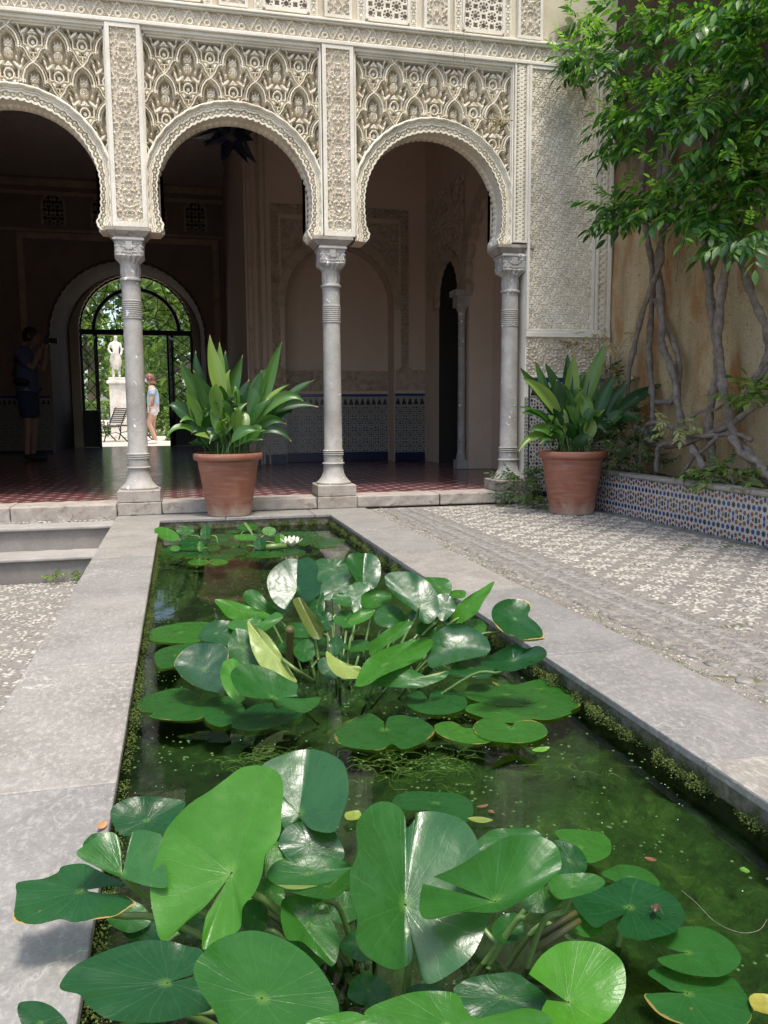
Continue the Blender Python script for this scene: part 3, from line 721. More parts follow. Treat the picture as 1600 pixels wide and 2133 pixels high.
def scatter(lst, z, name, mat, parent, nindiv=0, origin=(0, 0, 0), ref=(0.0, 0.0)):
    """lst rows: x,y,len/2,wid/2,angle,height"""
    L = np.array(lst); L = L[np.argsort((L[:, 0] - ref[0]) ** 2 + (L[:, 1] - ref[1]) ** 2 - 60 * L[:, 2] * 0)]
    if nindiv:
        mes = [mesh_np('pebble', PB[k][0], [PB[k][1], PB[k][2]], mat, True) for k in range(8)]
        for i, r in enumerate(L[:nindiv]):
            link('pebble', mes[i % 8], parent, (r[0] - origin[0], r[1] - origin[1], z - origin[2]), (0, 0, r[4]), (r[2], r[3], r[5]))
        L = L[nindiv:]
    if not len(L): return None
    Vs = []; Q = []; T = []; n0 = 0; which = rng.integers(0, 8, len(L))
    for k in range(8):
        S = L[which == k]
        if not len(S): continue
        V, F, Tt = PB[k]; c, s_ = np.cos(S[:, 4])[:, None], np.sin(S[:, 4])[:, None]
        x = V[None, :, 0] * S[:, 2, None]; y = V[None, :, 1] * S[:, 3, None]
        P = np.stack([S[:, 0, None] + x * c - y * s_, S[:, 1, None] + x * s_ + y * c, z + V[None, :, 2] * S[:, 5, None]], -1).reshape(-1, 3) - np.array(origin)
        off = n0 + np.arange(len(S))[:, None, None] * len(V); Vs.append(P); Q.append((F[None] + off).reshape(-1, 4)); T.append((Tt[None] + off).reshape(-1, 3)); n0 += len(P)
    o = link(name, mesh_np(name, np.concatenate(Vs), [np.concatenate(Q), np.concatenate(T)], mat, True), parent); o['kind'] = 'stuff'; return o
def rosette_field(x0, x1, y0, y1, p, white, grey, g):
    nx = int((x1 - x0) / p) + 2; ny = int((y1 - y0) / (p * 0.5)) + 2
    for j in range(-1, ny):
        for i in range(-1, nx):
            cx = x0 + (i + 0.5 * (j % 2)) * p + 0.1; cy = y0 + j * p * 0.5; rot = g.uniform(-0.15, 0.15)
            if cx < x0 - p or cx > x1 + p: continue
            for ring, (r, n, l, wd) in enumerate(((0.0, 1, 0.010, 0.009), (0.024, 6, 0.0145, 0.0066), (0.051, 12, 0.0155, 0.0072), (0.079, 17, 0.0165, 0.0074), (0.105, 20, 0.0145, 0.0066))):
                for k in range(n):
                    a = 2 * math.pi * (k + 0.5 * ring) / n + rot + g.normal(0, 0.05); rr = r * 0.118 / 0.118 + g.normal(0, 0.002); an = a + (0, 0, 0.5, -0.5, 1.2)[ring] + g.normal(0, 0.15)
                    X, Y = cx + rr * math.cos(a) * p / 0.25, cy + rr * math.sin(a) * p / 0.25 * 0.92
                    if abs(X - cx) + abs(Y - cy) > p * 0.40: continue
                    if g.random() < 0.93 and x0 < X < x1 and y0 < Y < y1: white.append((X, Y, l * g.uniform(0.8, 1.2), wd * g.uniform(0.8, 1.25), an, 0.008 * g.uniform(0.6, 1.2)))
g = np.random.default_rng(3)
white, grey = [], []
rosette_field(1.80, 2.97, 0.9, 6.06, 0.262, white, grey, g)
occ = np.array([(w_[0], w_[1]) for w_ in white])
def fill(x0, x1, y0, y1, n, occ, out, rmin, size, ang=None):
    cell = 0.03; D = {}
    for p in occ: D.setdefault((int(p[0] / cell), int(p[1] / cell)), []).append(p)
    for _ in range(n):
        X, Y = g.uniform(x0, x1), g.uniform(y0, y1); kx, ky = int(X / cell), int(Y / cell); ok = True
        for dx in (-1, 0, 1):
            for dy in (-1, 0, 1):
                for p in D.get((kx + dx, ky + dy), ()):
                    if (p[0] - X) ** 2 + (p[1] - Y) ** 2 < rmin ** 2: ok = False; break
                if not ok: break
            if not ok: break
        if ok:
            D.setdefault((kx, ky), []).append((X, Y)); out.append((X, Y, size * g.uniform(0.7, 1.3), size * 0.6 * g.uniform(0.7, 1.2), g.uniform(0, 3.14) if ang is None else ang, 0.007 * g.uniform(0.5, 1.1)))
fill(1.78, 3.0, 1.2, 6.1, 14000, occ, grey, 0.0155, 0.010)
# border by the coping: little white stones, a row of big grey cobbles, herringbone
y = 0.9
cob = []
while y < 6.1:
    l = g.uniform(0.03, 0.055); cob.append((1.492 + g.normal(0, 0.004), y + l, l * 1.02, 0.026 * g.uniform(0.8, 1.2), math.pi / 2 + g.normal(0, 0.06), 0.020)); y += 2 * l + 0.006
bord_w = []
fill(1.378, 1.465, 0.9, 6.1, 3500, [], bord_w, 0.020, 0.0085); bord_w = [b_ for b_ in bord_w if g.random() < 0.75]
fill(1.45, 2.97, 6.06, 6.14, 700, [], bord_w, 0.018, 0.011)
herr = []
for row, (xr, an) in enumerate(((1.553, 0.5), (1.603, -0.5), (1.653, 0.5), (1.703, -0.5), (1.753, 0.5))):
    y = 0.9
    while y < 6.1: herr.append((xr + g.normal(0, 0.002), y, 0.028 * g.uniform(0.85, 1.1), 0.0055 * g.uniform(0.8, 1.2), an + g.normal(0, 0.06), 0.008 * g.uniform(0.6, 1.2))); y += 0.0135 * g.uniform(0.9, 1.15)
yard_m = empty('pebble_mosaic', (2.2, 3.5, YARDZ)); yard_m['kind'] = 'structure'; og = (2.2, 3.5, YARDZ)
scatter(white, YARDZ + 0.001, 'pale_pebbles', M['pebble_white'], yard_m, 200, og, (1.5, 1.2)); scatter(grey, YARDZ, 'grey_pebbles', M['pebble_grey'], yard_m, 0, og)
kerbp = empty('pebble_border', (1.6, 3.5, YARDZ)); kerbp['kind'] = 'structure'; og2 = (1.6, 3.5, YARDZ)
scatter(cob, YARDZ - 0.002, 'cobbles', M['pebble_grey'], kerbp, 60, og2, (1.5, 1.4)); scatter(bord_w, YARDZ - 0.001, 'small_pebbles', M['pebble_white'], kerbp, 0, og2); scatter(herr, YARDZ, 'herringbone_pebbles', M['pebble_grey'], kerbp, 0, og2)
# lower courtyard mosaic on the left
wl, gl = [], []
rosette_field(-2.2, -0.52, 1.9, 5.36, 0.30, wl, gl, g); wl = [b_ for b_ in wl if g.random() < 0.9]
fill(-1.7, -0.5, 1.9, 5.44, 7000, [(a[0], a[1]) for a in wl], gl, 0.017, 0.011); bl = []
fill(-3.0, -0.5, 5.36, 5.455, 900, [], bl, 0.02, 0.013)
low_m = empty('lower_pebble_mosaic', (-1.3, 4, LOWZ)); low_m['kind'] = 'structure'; og3 = (-1.3, 4, LOWZ)
scatter(wl, LOWZ + 0.001, 'pale_pebbles', M['pebble_white'], low_m, 60, og3, (-0.7, 3.3)); scatter(gl, LOWZ, 'grey_pebbles', M['pebble_grey'], low_m, 0, og3); scatter(bl, LOWZ, 'edging_pebbles', M['pebble_white'], low_m, 0, og3)
# pebble strip above the steps
ts = []; fill(-3.3, -0.47, 6.03, 6.105, 500, [], ts, 0.026, 0.015)
scatter(ts, -0.108, 'step_pebbles', M['pebble_white'], steps, 0, (-1.5, 5.8, LOWZ))

# ------------------------------------------------------------ glazed tiles
def star_poly(cx, cz, r1, r2, n, a0=0.0): return [(cx + (r1 if k % 2 == 0 else r2) * math.cos(a0 + math.pi * k / n), cz + (r1 if k % 2 == 0 else r2) * math.sin(a0 + math.pi * k / n)) for k in range(2 * n)]
M['dado_white'] = plain('shaded_white_glaze', (0.27, 0.262, 0.235), 0.3, 0.5, 0.2)  # darker copy of the white glaze, with the hall's shade put into its colour
GM = [M['white_glaze'], M['black_glaze'], M['blue_glaze'], M['red_glaze']]
def tile_mesh(name, S, polys, base=0, t=0.008, mats=None):
    b = MB(); h = S / 2 - 0.0008; b.cur = base
    b.box((-h, -t, -h), (h, 0, h), bev=0.0010)
    for mi, P in polys:
        b.cur = mi; n = len(P); c = np.mean(P, 0); V = [(p[0], -t - 0.0012, p[1]) for p in P] + [(c[0], -t - 0.0014, c[1])] + [(p[0] , -t + 0.0002, p[1]) for p in P]
        b.add(V, [(i, (i + 1) % n, n) for i in range(n)] + [(i, n + 1 + i, n + 1 + (i + 1) % n, (i + 1) % n) for i in range(n)])
    return b.mesh(name, mats or GM)
def diamond(cx, cz, a, c): return [(cx + a, cz), (cx + a * .35, cz + c * .55), (cx, cz + c), (cx - a * .35, cz + c * .55), (cx - a, cz), (cx - a * .35, cz - c * .55), (cx, cz - c), (cx + a * .35, cz - c * .55)]
M['navy_glaze'] = plain('navy_glaze', (0.010, 0.014, 0.05), 0.3, 0.4)
S1 = 0.128
Q = 1.22
pp = [(1, star_poly(0, 0, 0.015, 0.0105, 8))]
for s_ in (-1, 1):
    pp += [(2, [(s_ * 0.042 + 0.0125 * math.cos(a), 0.0125 * math.sin(a)) for a in np.linspace(0, 2 * math.pi, 7)[:-1]]), (2, [(0, s_ * 0.048 - 0.014), (0.008, s_ * 0.048 - 0.004), (0.008, s_ * 0.048 + 0.004), (0, s_ * 0.048 + 0.014), (-0.008, s_ * 0.048 + 0.004), (-0.008, s_ * 0.048 - 0.004)])]
    for q_ in (-1, 1):
        pp += [(3, star_poly(s_ * 0.030, q_ * 0.036, 0.0125, 0.0090, 5, 0.3 * s_)), (1, [(s_ * 0.0625, q_ * 0.024), (s_ * 0.055, q_ * 0.019), (s_ * 0.058, q_ * 0.028), (s_ * 0.051, q_ * 0.034), (s_ * 0.0625, q_ * 0.033)]), (1, [(s_ * 0.062, q_ * 0.050), (s_ * 0.055, q_ * 0.050), (s_ * 0.055, q_ * 0.063), (s_ * 0.062, q_ * 0.063)]), (1, [(s_ * 0.044, q_ * 0.063), (s_ * 0.036, q_ * 0.063), (s_ * 0.032, q_ * 0.057), (s_ * 0.042, q_ * 0.054)])]
pp = [(k, [(np.mean([q[0] for q in P]) + (p[0] - np.mean([q[0] for q in P])) * Q, np.mean([q[1] for q in P]) + (p[1] - np.mean([q[1] for q in P])) * Q) for p in P]) for k, P in pp]
planter_tile = tile_mesh('tile', S1, pp)
S2 = 0.15; pd = [(1, star_poly(0, 0, 0.017, 0.010, 8)), ]
for k in range(8):
    a = k * math.pi / 4; c, s_ = math.cos(a), math.sin(a); d = 0.034 if k % 2 == 0 else 0.036
    pd.append((3 if k % 2 else 1, [(d * c + u * c - v * s_, d * s_ + u * s_ + v * c) for u, v in ((-0.012, 0), (0, -0.009), (0.012, 0), (0, 0.009))]))
for sx in (-1, 1):
    for sz in (-1, 1):
        pd += [(2 if sx * sz > 0 else 1, star_poly(sx * 0.056, sz * 0.056, 0.0165, 0.009, 4, 0.4)), (1, [(sx * 0.060, sz * 0.026), (sx * 0.050, sz * 0.018), (sx * 0.044, sz * 0.030), (sx * 0.054, sz * 0.036)]), (1, [(sx * 0.026, sz * 0.060), (sx * 0.018, sz * 0.050), (sx * 0.030, sz * 0.044), (sx * 0.036, sz * 0.054)])]
    pd += [(1, [(sx * 0.0725, -0.014), (sx * 0.060, 0), (sx * 0.0725, 0.014)]), (1, [(-0.014, sx * 0.0725), (0, sx * 0.060), (0.014, sx * 0.0725)])]
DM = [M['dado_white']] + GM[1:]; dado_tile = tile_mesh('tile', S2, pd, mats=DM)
mer = [(1, [(-0.028, -0.045), (-0.028, -0.020), (-0.020, -0.020), (-0.020, 0.0), (-0.013, 0.0), (-0.013, 0.022), (-0.006, 0.022), (0, 0.048), (0.006, 0.022), (0.013, 0.022), (0.013, 0.0), (0.020, 0.0), (0.020, -0.020), (0.028, -0.020), (0.028, -0.045)])]
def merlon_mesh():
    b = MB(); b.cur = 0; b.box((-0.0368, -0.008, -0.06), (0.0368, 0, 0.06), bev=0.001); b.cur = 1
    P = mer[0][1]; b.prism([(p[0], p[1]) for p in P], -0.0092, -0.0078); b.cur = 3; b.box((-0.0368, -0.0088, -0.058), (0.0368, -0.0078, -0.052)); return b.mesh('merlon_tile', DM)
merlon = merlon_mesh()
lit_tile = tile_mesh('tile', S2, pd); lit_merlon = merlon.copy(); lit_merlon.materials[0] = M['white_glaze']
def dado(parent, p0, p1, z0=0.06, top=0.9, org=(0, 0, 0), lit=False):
    """tiled dado on the wall from p0 to p1 (facing left of the direction reversed): tiles are separate pieces"""
    d = np.array([p1[0] - p0[0], p1[1] - p0[1]]); L = np.hypot(*d); d /= L; rz = math.atan2(d[1], d[0]); nrm = np.array([d[1], -d[0]])
    def put(me, u, z, nm, sx=1):
        link(nm, me, parent, (p0[0] + d[0] * u - org[0], p0[1] + d[1] * u - org[1], z - org[2]), (0, 0, rz), (sx, 1, 1))
    n = max(int(round(L / S2)), 1); s_ = L / n / S2; nz = int(round((top - 0.16 - z0) / S2)); zz0 = top - 0.16 - nz * S2
    for i in range(n):
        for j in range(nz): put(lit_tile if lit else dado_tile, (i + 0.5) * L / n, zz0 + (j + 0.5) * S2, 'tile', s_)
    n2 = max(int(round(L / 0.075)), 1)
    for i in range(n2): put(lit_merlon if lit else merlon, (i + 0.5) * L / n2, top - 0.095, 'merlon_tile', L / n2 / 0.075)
    b = MB(); b.box((0, -0.010, top - 0.033), (L, 0, top), bev=0.002); c_ = MB(); c_.box((0, -0.007, z0 - 0.06), (L, 0, zz0)); c_.build('blue_skirting', M['navy_glaze'], parent, loc=(p0[0] - org[0], p0[1] - org[1], -org[2])).rotation_euler = (0, 0, rz)
    b.build('blue_border', M['blue_glaze'], parent, loc=(p0[0] - org[0], p0[1] - org[1], -org[2])).rotation_euler = (0, 0, rz)
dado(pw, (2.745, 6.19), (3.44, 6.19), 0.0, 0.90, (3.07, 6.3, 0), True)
b = MB(); b.box((2.735, 6.176, -0.1), (2.744, 6.19, 0.9)); P_(b.build('black_edging', M['black_glaze']))
for z in np.arange(0.075, 0.74, S2):
    P_(link('tile', lit_tile, None, (2.719, 6.19, z + 0.0), (0, 0, 0), (0.21, 1, 1)))

# planter against the right wall
pl = empty('tiled_planter', (3.2, 4.4, YARDZ), 'long raised planter faced with blue, black and brown star tiles along the ochre wall', 'planter')
def L_(o): o.location = tuple(np.array(o.location) - np.array([3.2, 4.4, YARDZ])); o.parent = pl; return o
PTOP = 0.20
ntl = int((5.98 - 1.0) / S1)
for i in range(ntl):
    for j in range(2): L_(link('tile', planter_tile, None, (3.030, 5.98 - (i + 0.5) * S1, YARDZ + 0.012 + (j + 0.5) * S1 * 1.03), (0, 0, -math.pi / 2), (1, 1, 1.03)))
b = MB(); b.box((3.0305, 1.0, YARDZ - 0.05), (3.10, 5.98, 0.16)); b.box((3.0225, 1.0, 0.160), (3.10, 5.98, 0.1745)); L_(b.build('planter_wall', M['mortar']))
ycs = [1.0, 2.2, 3.30, 4.25, 5.22, 5.98]
capm = stone('planter_capping', (0.20, 0.175, 0.15), (0.29, 0.26, 0.225), None, 8, 0.8, 0.4, spots=((0.14, 0.13, 0.08), 9, 0.6))
for i, (a0, a1) in enumerate(zip(ycs[:-1], ycs[1:])): L_(rough_box('capping_stone', (3.006, a0 + 0.003, 0.175), (3.125, a1 - 0.003, PTOP), capm, 0.006, 300 + i, 0.003))
soil = stone('dark_soil', (0.03, 0.022, 0.015), (0.07, 0.05, 0.035), (0.10, 0.08, 0.06), 30, 1.0, 1.0, bd=0.03)
X, Y = np.meshgrid(np.linspace(3.11, 3.46, 24), np.linspace(1.0, 6.18, 260)); Z = 0.165 + 0.022 * noise2(X * 0.6, Y * 0.6, 5)
b = MB(); b.grid(np.stack([X, Y, Z], -1)); L_(b.build('soil', soil, None, True))

# ochre wall
def ochre():
    t = NT('stained_ochre_render'); co = t.coord('World'); mp = t.coord('World', (1, 1, 0.35))
    f = t.noise(mp, 1.6, 7, 0.6, 0.5); c = t.ramp(f, [(0.28, (0.16, 0.115, 0.065)), (0.40, (0.52, 0.37, 0.20)), (0.52, (0.72, 0.55, 0.32)), (0.75, (0.78, 0.66, 0.44))])
    f2 = t.noise(mp, 4, 5, 0.6); c = t.mix(t.ramp(f2, [(0.50, (0, 0, 0)), (0.66, (0.85, 0.85, 0.85))]), c, (0.50, 0.22, 0.07))
    f3 = t.noise(co, 52, 6, 0.72, 0.4); c = t.mix(t.ramp(f3, [(0.57, (0, 0, 0)), (0.66, (0.75, 0.75, 0.75))]), c, (0.15, 0.105, 0.06))
    s_ = t.n('SeparateXYZ'); t.l(co, s_.inputs[0]); stain_shade = t.math('ADD', t.math('MULTIPLY', s_.outputs['Z'], 0.55), t.math('MULTIPLY', f, 1.5)); c = t.mix(t.ramp(t.math('MULTIPLY', stain_shade, 0.4), [(0.72, (0, 0, 0)), (0.88, (0.9, 0.9, 0.9))]), c, (0.07, 0.05, 0.032))  # darker with height: stain, plus shade behind the foliage put into the colour
    f4 = t.noise(co, 120, 3, 0.7); c = t.mix(0.5, c, t.ramp(f4, [(0.3, (0.6, 0.6, 0.6)), (0.7, (1.3, 1.3, 1.3))]), 'MULTIPLY')
    t.set(c, 0.95, 0.2); t.bump(t.math('ADD', f3, t.math('MULTIPLY', f4, 0.8)), 1.0, 0.02); return t.m
Y, Z = np.meshgrid(np.linspace(-1.0, 6.42, 160), np.linspace(-0.12, 6.0, 130)); Xw = 3.452 + 0.018 * noise2(Y * 0.12, Z * 0.12, 2) + 0.004 * noise2(Y * 1.3, Z * 1.3, 7)
b = MB(); b.grid(np.stack([Xw, Y, Z], -1)[:, ::-1]); b.box((3.49, -1.0, -0.12), (3.8, 6.6, 6.0))
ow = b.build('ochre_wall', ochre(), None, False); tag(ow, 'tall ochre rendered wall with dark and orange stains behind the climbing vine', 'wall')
# ------------------------------------------------------------ the hall behind the arcade
def hall_floor():
    t = NT('polished_red_floor_tiles'); co = t.coord('World'); s_ = t.n('SeparateXYZ'); t.l(co, s_.inputs[0])
    P = 0.20
    a = t.math('DIVIDE', s_.outputs['X'], P); b_ = t.math('DIVIDE', s_.outputs['Y'], P)
    fa = t.math('SUBTRACT', t.math('FRACT', a), 0.5); fb = t.math('SUBTRACT', t.math('FRACT', b_), 0.5)
    aa = t.math('ABSOLUTE', fa); ab = t.math('ABSOLUTE', fb)
    d1 = t.math('ADD', aa, ab)                                     # white lozenge at each centre
    white = t.math('LESS_THAN', d1, 0.21)
    d2 = t.math('ADD', t.math('SUBTRACT', 0.5, aa), t.math('SUBTRACT', 0.5, ab)); white2 = t.math('LESS_THAN', d2, 0.21)
    mask = t.math('MAXIMUM', white, white2)
    chk = t.math('GREATER_THAN', t.math('MULTIPLY', fa, fb), 0.0)
    red = t.mix(chk, (0.15, 0.045, 0.05), (0.19, 0.068, 0.068))
    f = t.noise(co, 6, 5, 0.6); red = t.mix(0.6, red, t.ramp(f, [(0.3, (0.7, 0.7, 0.7)), (0.7, (1.3, 1.3, 1.3))]), 'MULTIPLY')
    c = t.mix(mask, red, (0.40, 0.34, 0.32))
    line = t.math('LESS_THAN', t.math('MINIMUM', t.math('SUBTRACT', 0.5, aa), t.math('SUBTRACT', 0.5, ab)), 0.012)
    c = t.mix(line, c, (0.10, 0.05, 0.045))
    t.set(c, t.ramp(f, [(0.3, (0.14, 0.14, 0.14)), (0.7, (0.24, 0.24, 0.24))]), 0.5)
    w_ = t.noise(co, 9, 3, 0.5); t.bump(w_, 0.12, 0.01); return t.m
b = MB(); b.grid(sheet(-3.6, 3.5, 6.43, 17.3, -0.004)); b.build('hall_floor', hall_floor())['kind'] = 'structure'
hall = empty('hall_building', (0, 12, 0), 'dim vaulted hall behind the arcade with brown plaster walls and tiled dado', 'building')
HO = (0, 12, 0)
def H_(o): o.location = tuple(np.array(o.location) - np.array(HO)); o.parent = hall; return o
def arch_poly(cx, r, zc, base, n=40, pinch=0.0, x_low=None):
    """outline from the left foot over the arch to the right foot (x,z)"""
    lo = x_low if x_low is not None else r
    P = [(cx - lo, base), (cx - lo, zc - 0.02 if pinch == 0 else zc - pinch)]
    th = np.linspace(math.asin(pinch / r) * -1, math.pi + math.asin(pinch / r), n)
    P += [(cx - r * math.cos(a), zc + r * math.sin(a)) for a in th]
    P += [(cx + lo, zc - 0.02 if pinch == 0 else zc - pinch), (cx + lo, base)]; return P
def wall_with_arch(b, x0, x1, z1, y, P, base=0.0, t=0.0, back=False):
    """wall face in the plane y with an opening P; the two sides and the strips above"""
    P = np.array(P); lo, hi = P[0, 0], P[-1, 0]
    minx, maxx = P[:, 0].min(), P[:, 0].max()
    zs = [base, z1]
    b.add([(x0, y, base), (minx, y, base), (minx, y, z1), (x0, y, z1)], [(0, 1, 2, 3)])
    b.add([(maxx, y, base), (x1, y, base), (x1, y, z1), (maxx, y, z1)], [(0, 1, 2, 3)])
    k = int(np.argmin(P[:, 0])); k2 = int(np.argmax(P[:, 0]))
    T = P[k:k2 + 1]; up = np.stack([T[:, 0], np.full(len(T), y), T[:, 1]], -1); tp = up.copy(); tp[:, 2] = z1; b.grid(np.stack([up, tp], 0))
    for side, seg_ in ((minx, P[:k + 1]), (maxx, P[k2:])):      # below the widest point
        if len(seg_) < 2: continue
        q = np.stack([seg_[:, 0], np.full(len(seg_), y), seg_[:, 1]], -1); e = q.copy(); e[:, 0] = side; b.grid(np.stack([e, q], 0))
def reveal(b, P, y0, y1, P2=None):
    P = np.array(P); P2 = P if P2 is None else np.array(P2)
    A = np.stack([P[:, 0], np.full(len(P), y0), P[:, 1]], -1); B = np.stack([P2[:, 0], np.full(len(P2), y1), P2[:, 1]], -1); b.grid(np.stack([A, B], 0))
CE = 4.5
# far wall with the deep garden doorway
AX = -0.755
P1 = arch_poly(AX, 1.27, 1.93, 0.0, 60); P2 = arch_poly(-0.72, 1.07, 2.25, 0.0, 60)
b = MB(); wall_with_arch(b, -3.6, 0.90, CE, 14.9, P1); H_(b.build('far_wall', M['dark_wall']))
b = MB(); reveal(b, P1, 14.9, 14.98); 
Pm = arch_poly(AX, 1.36, 1.93, 0.0, 60); Pn = arch_poly(-0.74, 1.22, 2.1, 0.0, 60)
reveal(b, Pm, 14.98, 17.0, Pn); wall_with_arch(b, -3.6, 1.2, CE, 14.985, Pm)
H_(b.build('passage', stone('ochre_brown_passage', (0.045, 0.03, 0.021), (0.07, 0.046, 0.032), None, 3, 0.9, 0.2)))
b = MB(); reveal(b, P2, 17.0, 17.45); wall_with_arch(b, -3.6, 3.6, CE, 17.0, P2); wall_with_arch(b, -3.8, 3.8, 5.4, 17.45, P2, -0.1); H_(b.build('outer_arch', M['render_wall']))
M['dark_passage'] = stone('brown_lip', (0.10, 0.07, 0.05), (0.15, 0.105, 0.08), None, 5, 0.9, 0.2)
# scalloped lip of the two arches
def scallop_ring(cx, r, zc, y0, y1, mat, w_=0.10, n=44, tooth=0.03, name='scalloped_lip'):
    th = np.linspace(-0.12, math.pi + 0.12, n * 8 + 1); s_ = np.abs(np.sin((th + 0.12) * n / 2)); inn = r - tooth * s_; out = r + w_
    b = MB()
    def ringp(rr, y): return np.stack([cx - rr * np.cos(th), np.full(len(th), y), zc + rr * np.sin(th)], -1)
    b.grid(np.stack([ringp(inn, y0), ringp(np.full(len(th), out), y0)], 0)); b.grid(np.stack([ringp(inn, y1), ringp(inn, y0)], 0)); b.grid(np.stack([ringp(np.full(len(th), out), y0), ringp(np.full(len(th), out), y1)], 0))
    return b.build(name, mat)
H_(scallop_ring(AX, 1.27, 1.93, 14.86, 14.97, M['dark_passage'], 0.03, 60, 0.02)); H_(scallop_ring(-0.72, 1.07, 2.25, 16.96, 17.04, M['render_wall'], 0.05, 60, 0.02))
b = MB()
for (x0, x1, z0, z1) in ((-2.45, -2.35, 1.0, 3.5), (0.68, 0.78, 1.0, 3.5), (-2.45, 0.78, 3.5, 3.6), (-3.5, 0.88, 3.62, 3.66), (-3.5, 0.88, 4.2, 4.26), (-3.5, 0.88, 4.34, 4.45)): b.box((x0, 14.86, z0), (x1, 14.9, z1))
H_(b.build('plaster_banding', M['interior_stucco']))
for px in (112, 215, 325, 407):
    p = at_y(px, 456, 14.88); wq = empty('blind_window', (p[0], 14.88, 3.70)); H_(wq)
    wq.location[1] += 0
    b = MB(); O = arch_poly(0, 0.19, 0.34, 0.0, 20); I_ = arch_poly(0, 0.16, 0.34, 0.03, 20)
    A = np.array([[(q_[0], -0.03, q_[1]) for q_ in O], [(q_[0], -0.03, q_[1]) for q_ in I_], [(q_[0], 0.0, q_[1]) for q_ in I_]]); b.grid(A); b.build('window_frame', M['interior_stucco'], wq)
    b = MB(); b.add([(q_[0], -0.004, q_[1]) for q_ in I_], [tuple(range(len(I_)))]); b.build('dark_recess', M['black_metal'], wq)
    me = panel('window_lattice', -0.16, 0.16, 0.03, 0.50, -0.012, star_grid, 0.008, 0.012, M['interior_stucco'], None, lambda X, Z: (star_grid(X, Z) > 0.25) & ((Z < 0.34) | (X ** 2 + (Z - 0.34) ** 2 < 0.155 ** 2)), mesh_only=True); link('window_lattice', me, wq)
# side walls, alcove wall with arched niche
NX, NR, NZ = 2.03, 0.70, 2.02
PN = arch_poly(NX, NR, NZ, 0.0, 40)
b = MB(); wall_with_arch(b, 0.87, 3.2, CE, 10.4, PN); reveal(b, PN, 10.4, 10.72); b.box((0.9, 10.72, 0), (3.2, 10.8, CE)); b.box((0.86, 10.395, 0), (0.9, 14.9, CE)); H_(b.build('alcove_wall', M['interior']))
nic = arabesque(0.5, 0.5, 20, 0.09, 91, 0.006)
H_(panel('niche_carving', 1.30, 2.79, 1.98, 3.0, 10.395, lambda X, Z: nic(((X) % 0.5) - 0.25, Z), 0.022, 0.011, M['interior_stucco'], None, lambda X, Z: ((X - NX) ** 2 + (Z - NZ) ** 2 > (NR + 0.10) ** 2)))
nb = arabesque(0.12, 0.24, 8, 0.04, 92, 0.004)
for (x0, x1, z0, z1) in ((1.17, 1.27, 1.20, 3.17), (2.82, 2.92, 1.20, 3.17)):
    H_(panel('carved_band', x0, x1, z0, z1, 10.39, lambda X, Z, q=(x0 + x1) / 2: nb(X - q, Z), 0.02, 0.010, M['interior_stucco'], None))
H_(panel('carved_band', 1.27, 2.82, 3.05, 3.17, 10.39, lambda X, Z: nb(Z - 3.11, X), 0.02, 0.010, M['interior_stucco'], None))
H_(panel('carved_band', 0.90, 1.33, 0.92, 1.18, 10.39, lambda X, Z: nic(X - 1.1, Z), 0.02, 0.012, M['interior_stucco'], None)); H_(panel('carved_band', 2.74, 3.14, 0.92, 1.18, 10.39, lambda X, Z: nic(X - 2.95, Z), 0.02, 0.012, M['interior_stucco'], None))
H_(panel('carved_band', 1.34, 2.72, 0.92, 1.18, 10.71, lambda X, Z: nic(((X) % 0.5) - 0.25, Z), 0.02, 0.012, M['interior_stucco'], None))
H_(scallop_ring(NX, NR, NZ, 10.37, 10.42, M['interior_stucco'], 0.09, 30, 0.02))
b = MB(); b.box((1.14, 10.36, 1.18), (1.29, 10.4, 1.205)); b.box((2.80, 10.36, 1.18), (2.95, 10.4, 1.205))
for x in (0.885, 1.00, 1.03, 1.10): b.box((x, 10.33 if x < 0.9 else 10.37, 0.0), (x + 0.05 if x < 0.9 else x + 0.02, 10.40, CE))
H_(b.build('pilaster_moulding', M['interior_stucco']))
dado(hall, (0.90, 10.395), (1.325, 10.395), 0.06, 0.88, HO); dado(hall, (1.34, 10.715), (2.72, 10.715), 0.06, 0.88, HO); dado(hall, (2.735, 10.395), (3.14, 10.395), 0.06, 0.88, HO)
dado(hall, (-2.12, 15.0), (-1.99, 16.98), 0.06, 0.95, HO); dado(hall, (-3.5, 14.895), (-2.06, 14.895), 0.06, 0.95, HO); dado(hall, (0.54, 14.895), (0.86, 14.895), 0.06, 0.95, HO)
# right wall (faces -X): small dark horseshoe door, engaged column, wider plain arch
b = MB()
def xw(x, pts): return [(x, p[0], p[1]) for p in pts]
def wall_x(b, x, y0, y1, z1, P):   # opening outline P in (y,z)
    c = MB(); wall_with_arch(c, y0, y1, z1, 0.0, P); 
    V = np.concatenate(c.V); b.add(np.stack([np.full(len(V), x), V[:, 0], V[:, 2]], -1), c.F)
D1 = arch_poly(9.42, 0.42, 1.98, 0.0, 30, 0.08, 0.40); D2 = arch_poly(7.95, 0.78, 2.05, 0.0, 40, 0.06)
wall_x(b, 3.15, 8.82, 10.42, CE, D1); wall_x(b, 3.15, 6.42, 8.82, CE, D2)
P = np.array(D2); b.grid(np.stack([np.stack([np.full(len(P), 3.15), P[:, 0], P[:, 1]], -1), np.stack([np.full(len(P), 3.42), P[:, 0], P[:, 1]], -1)], 0)); b.box((3.42, 6.42, 0), (3.5, 8.85, CE))
H_(b.build('side_wall', M['interior']))
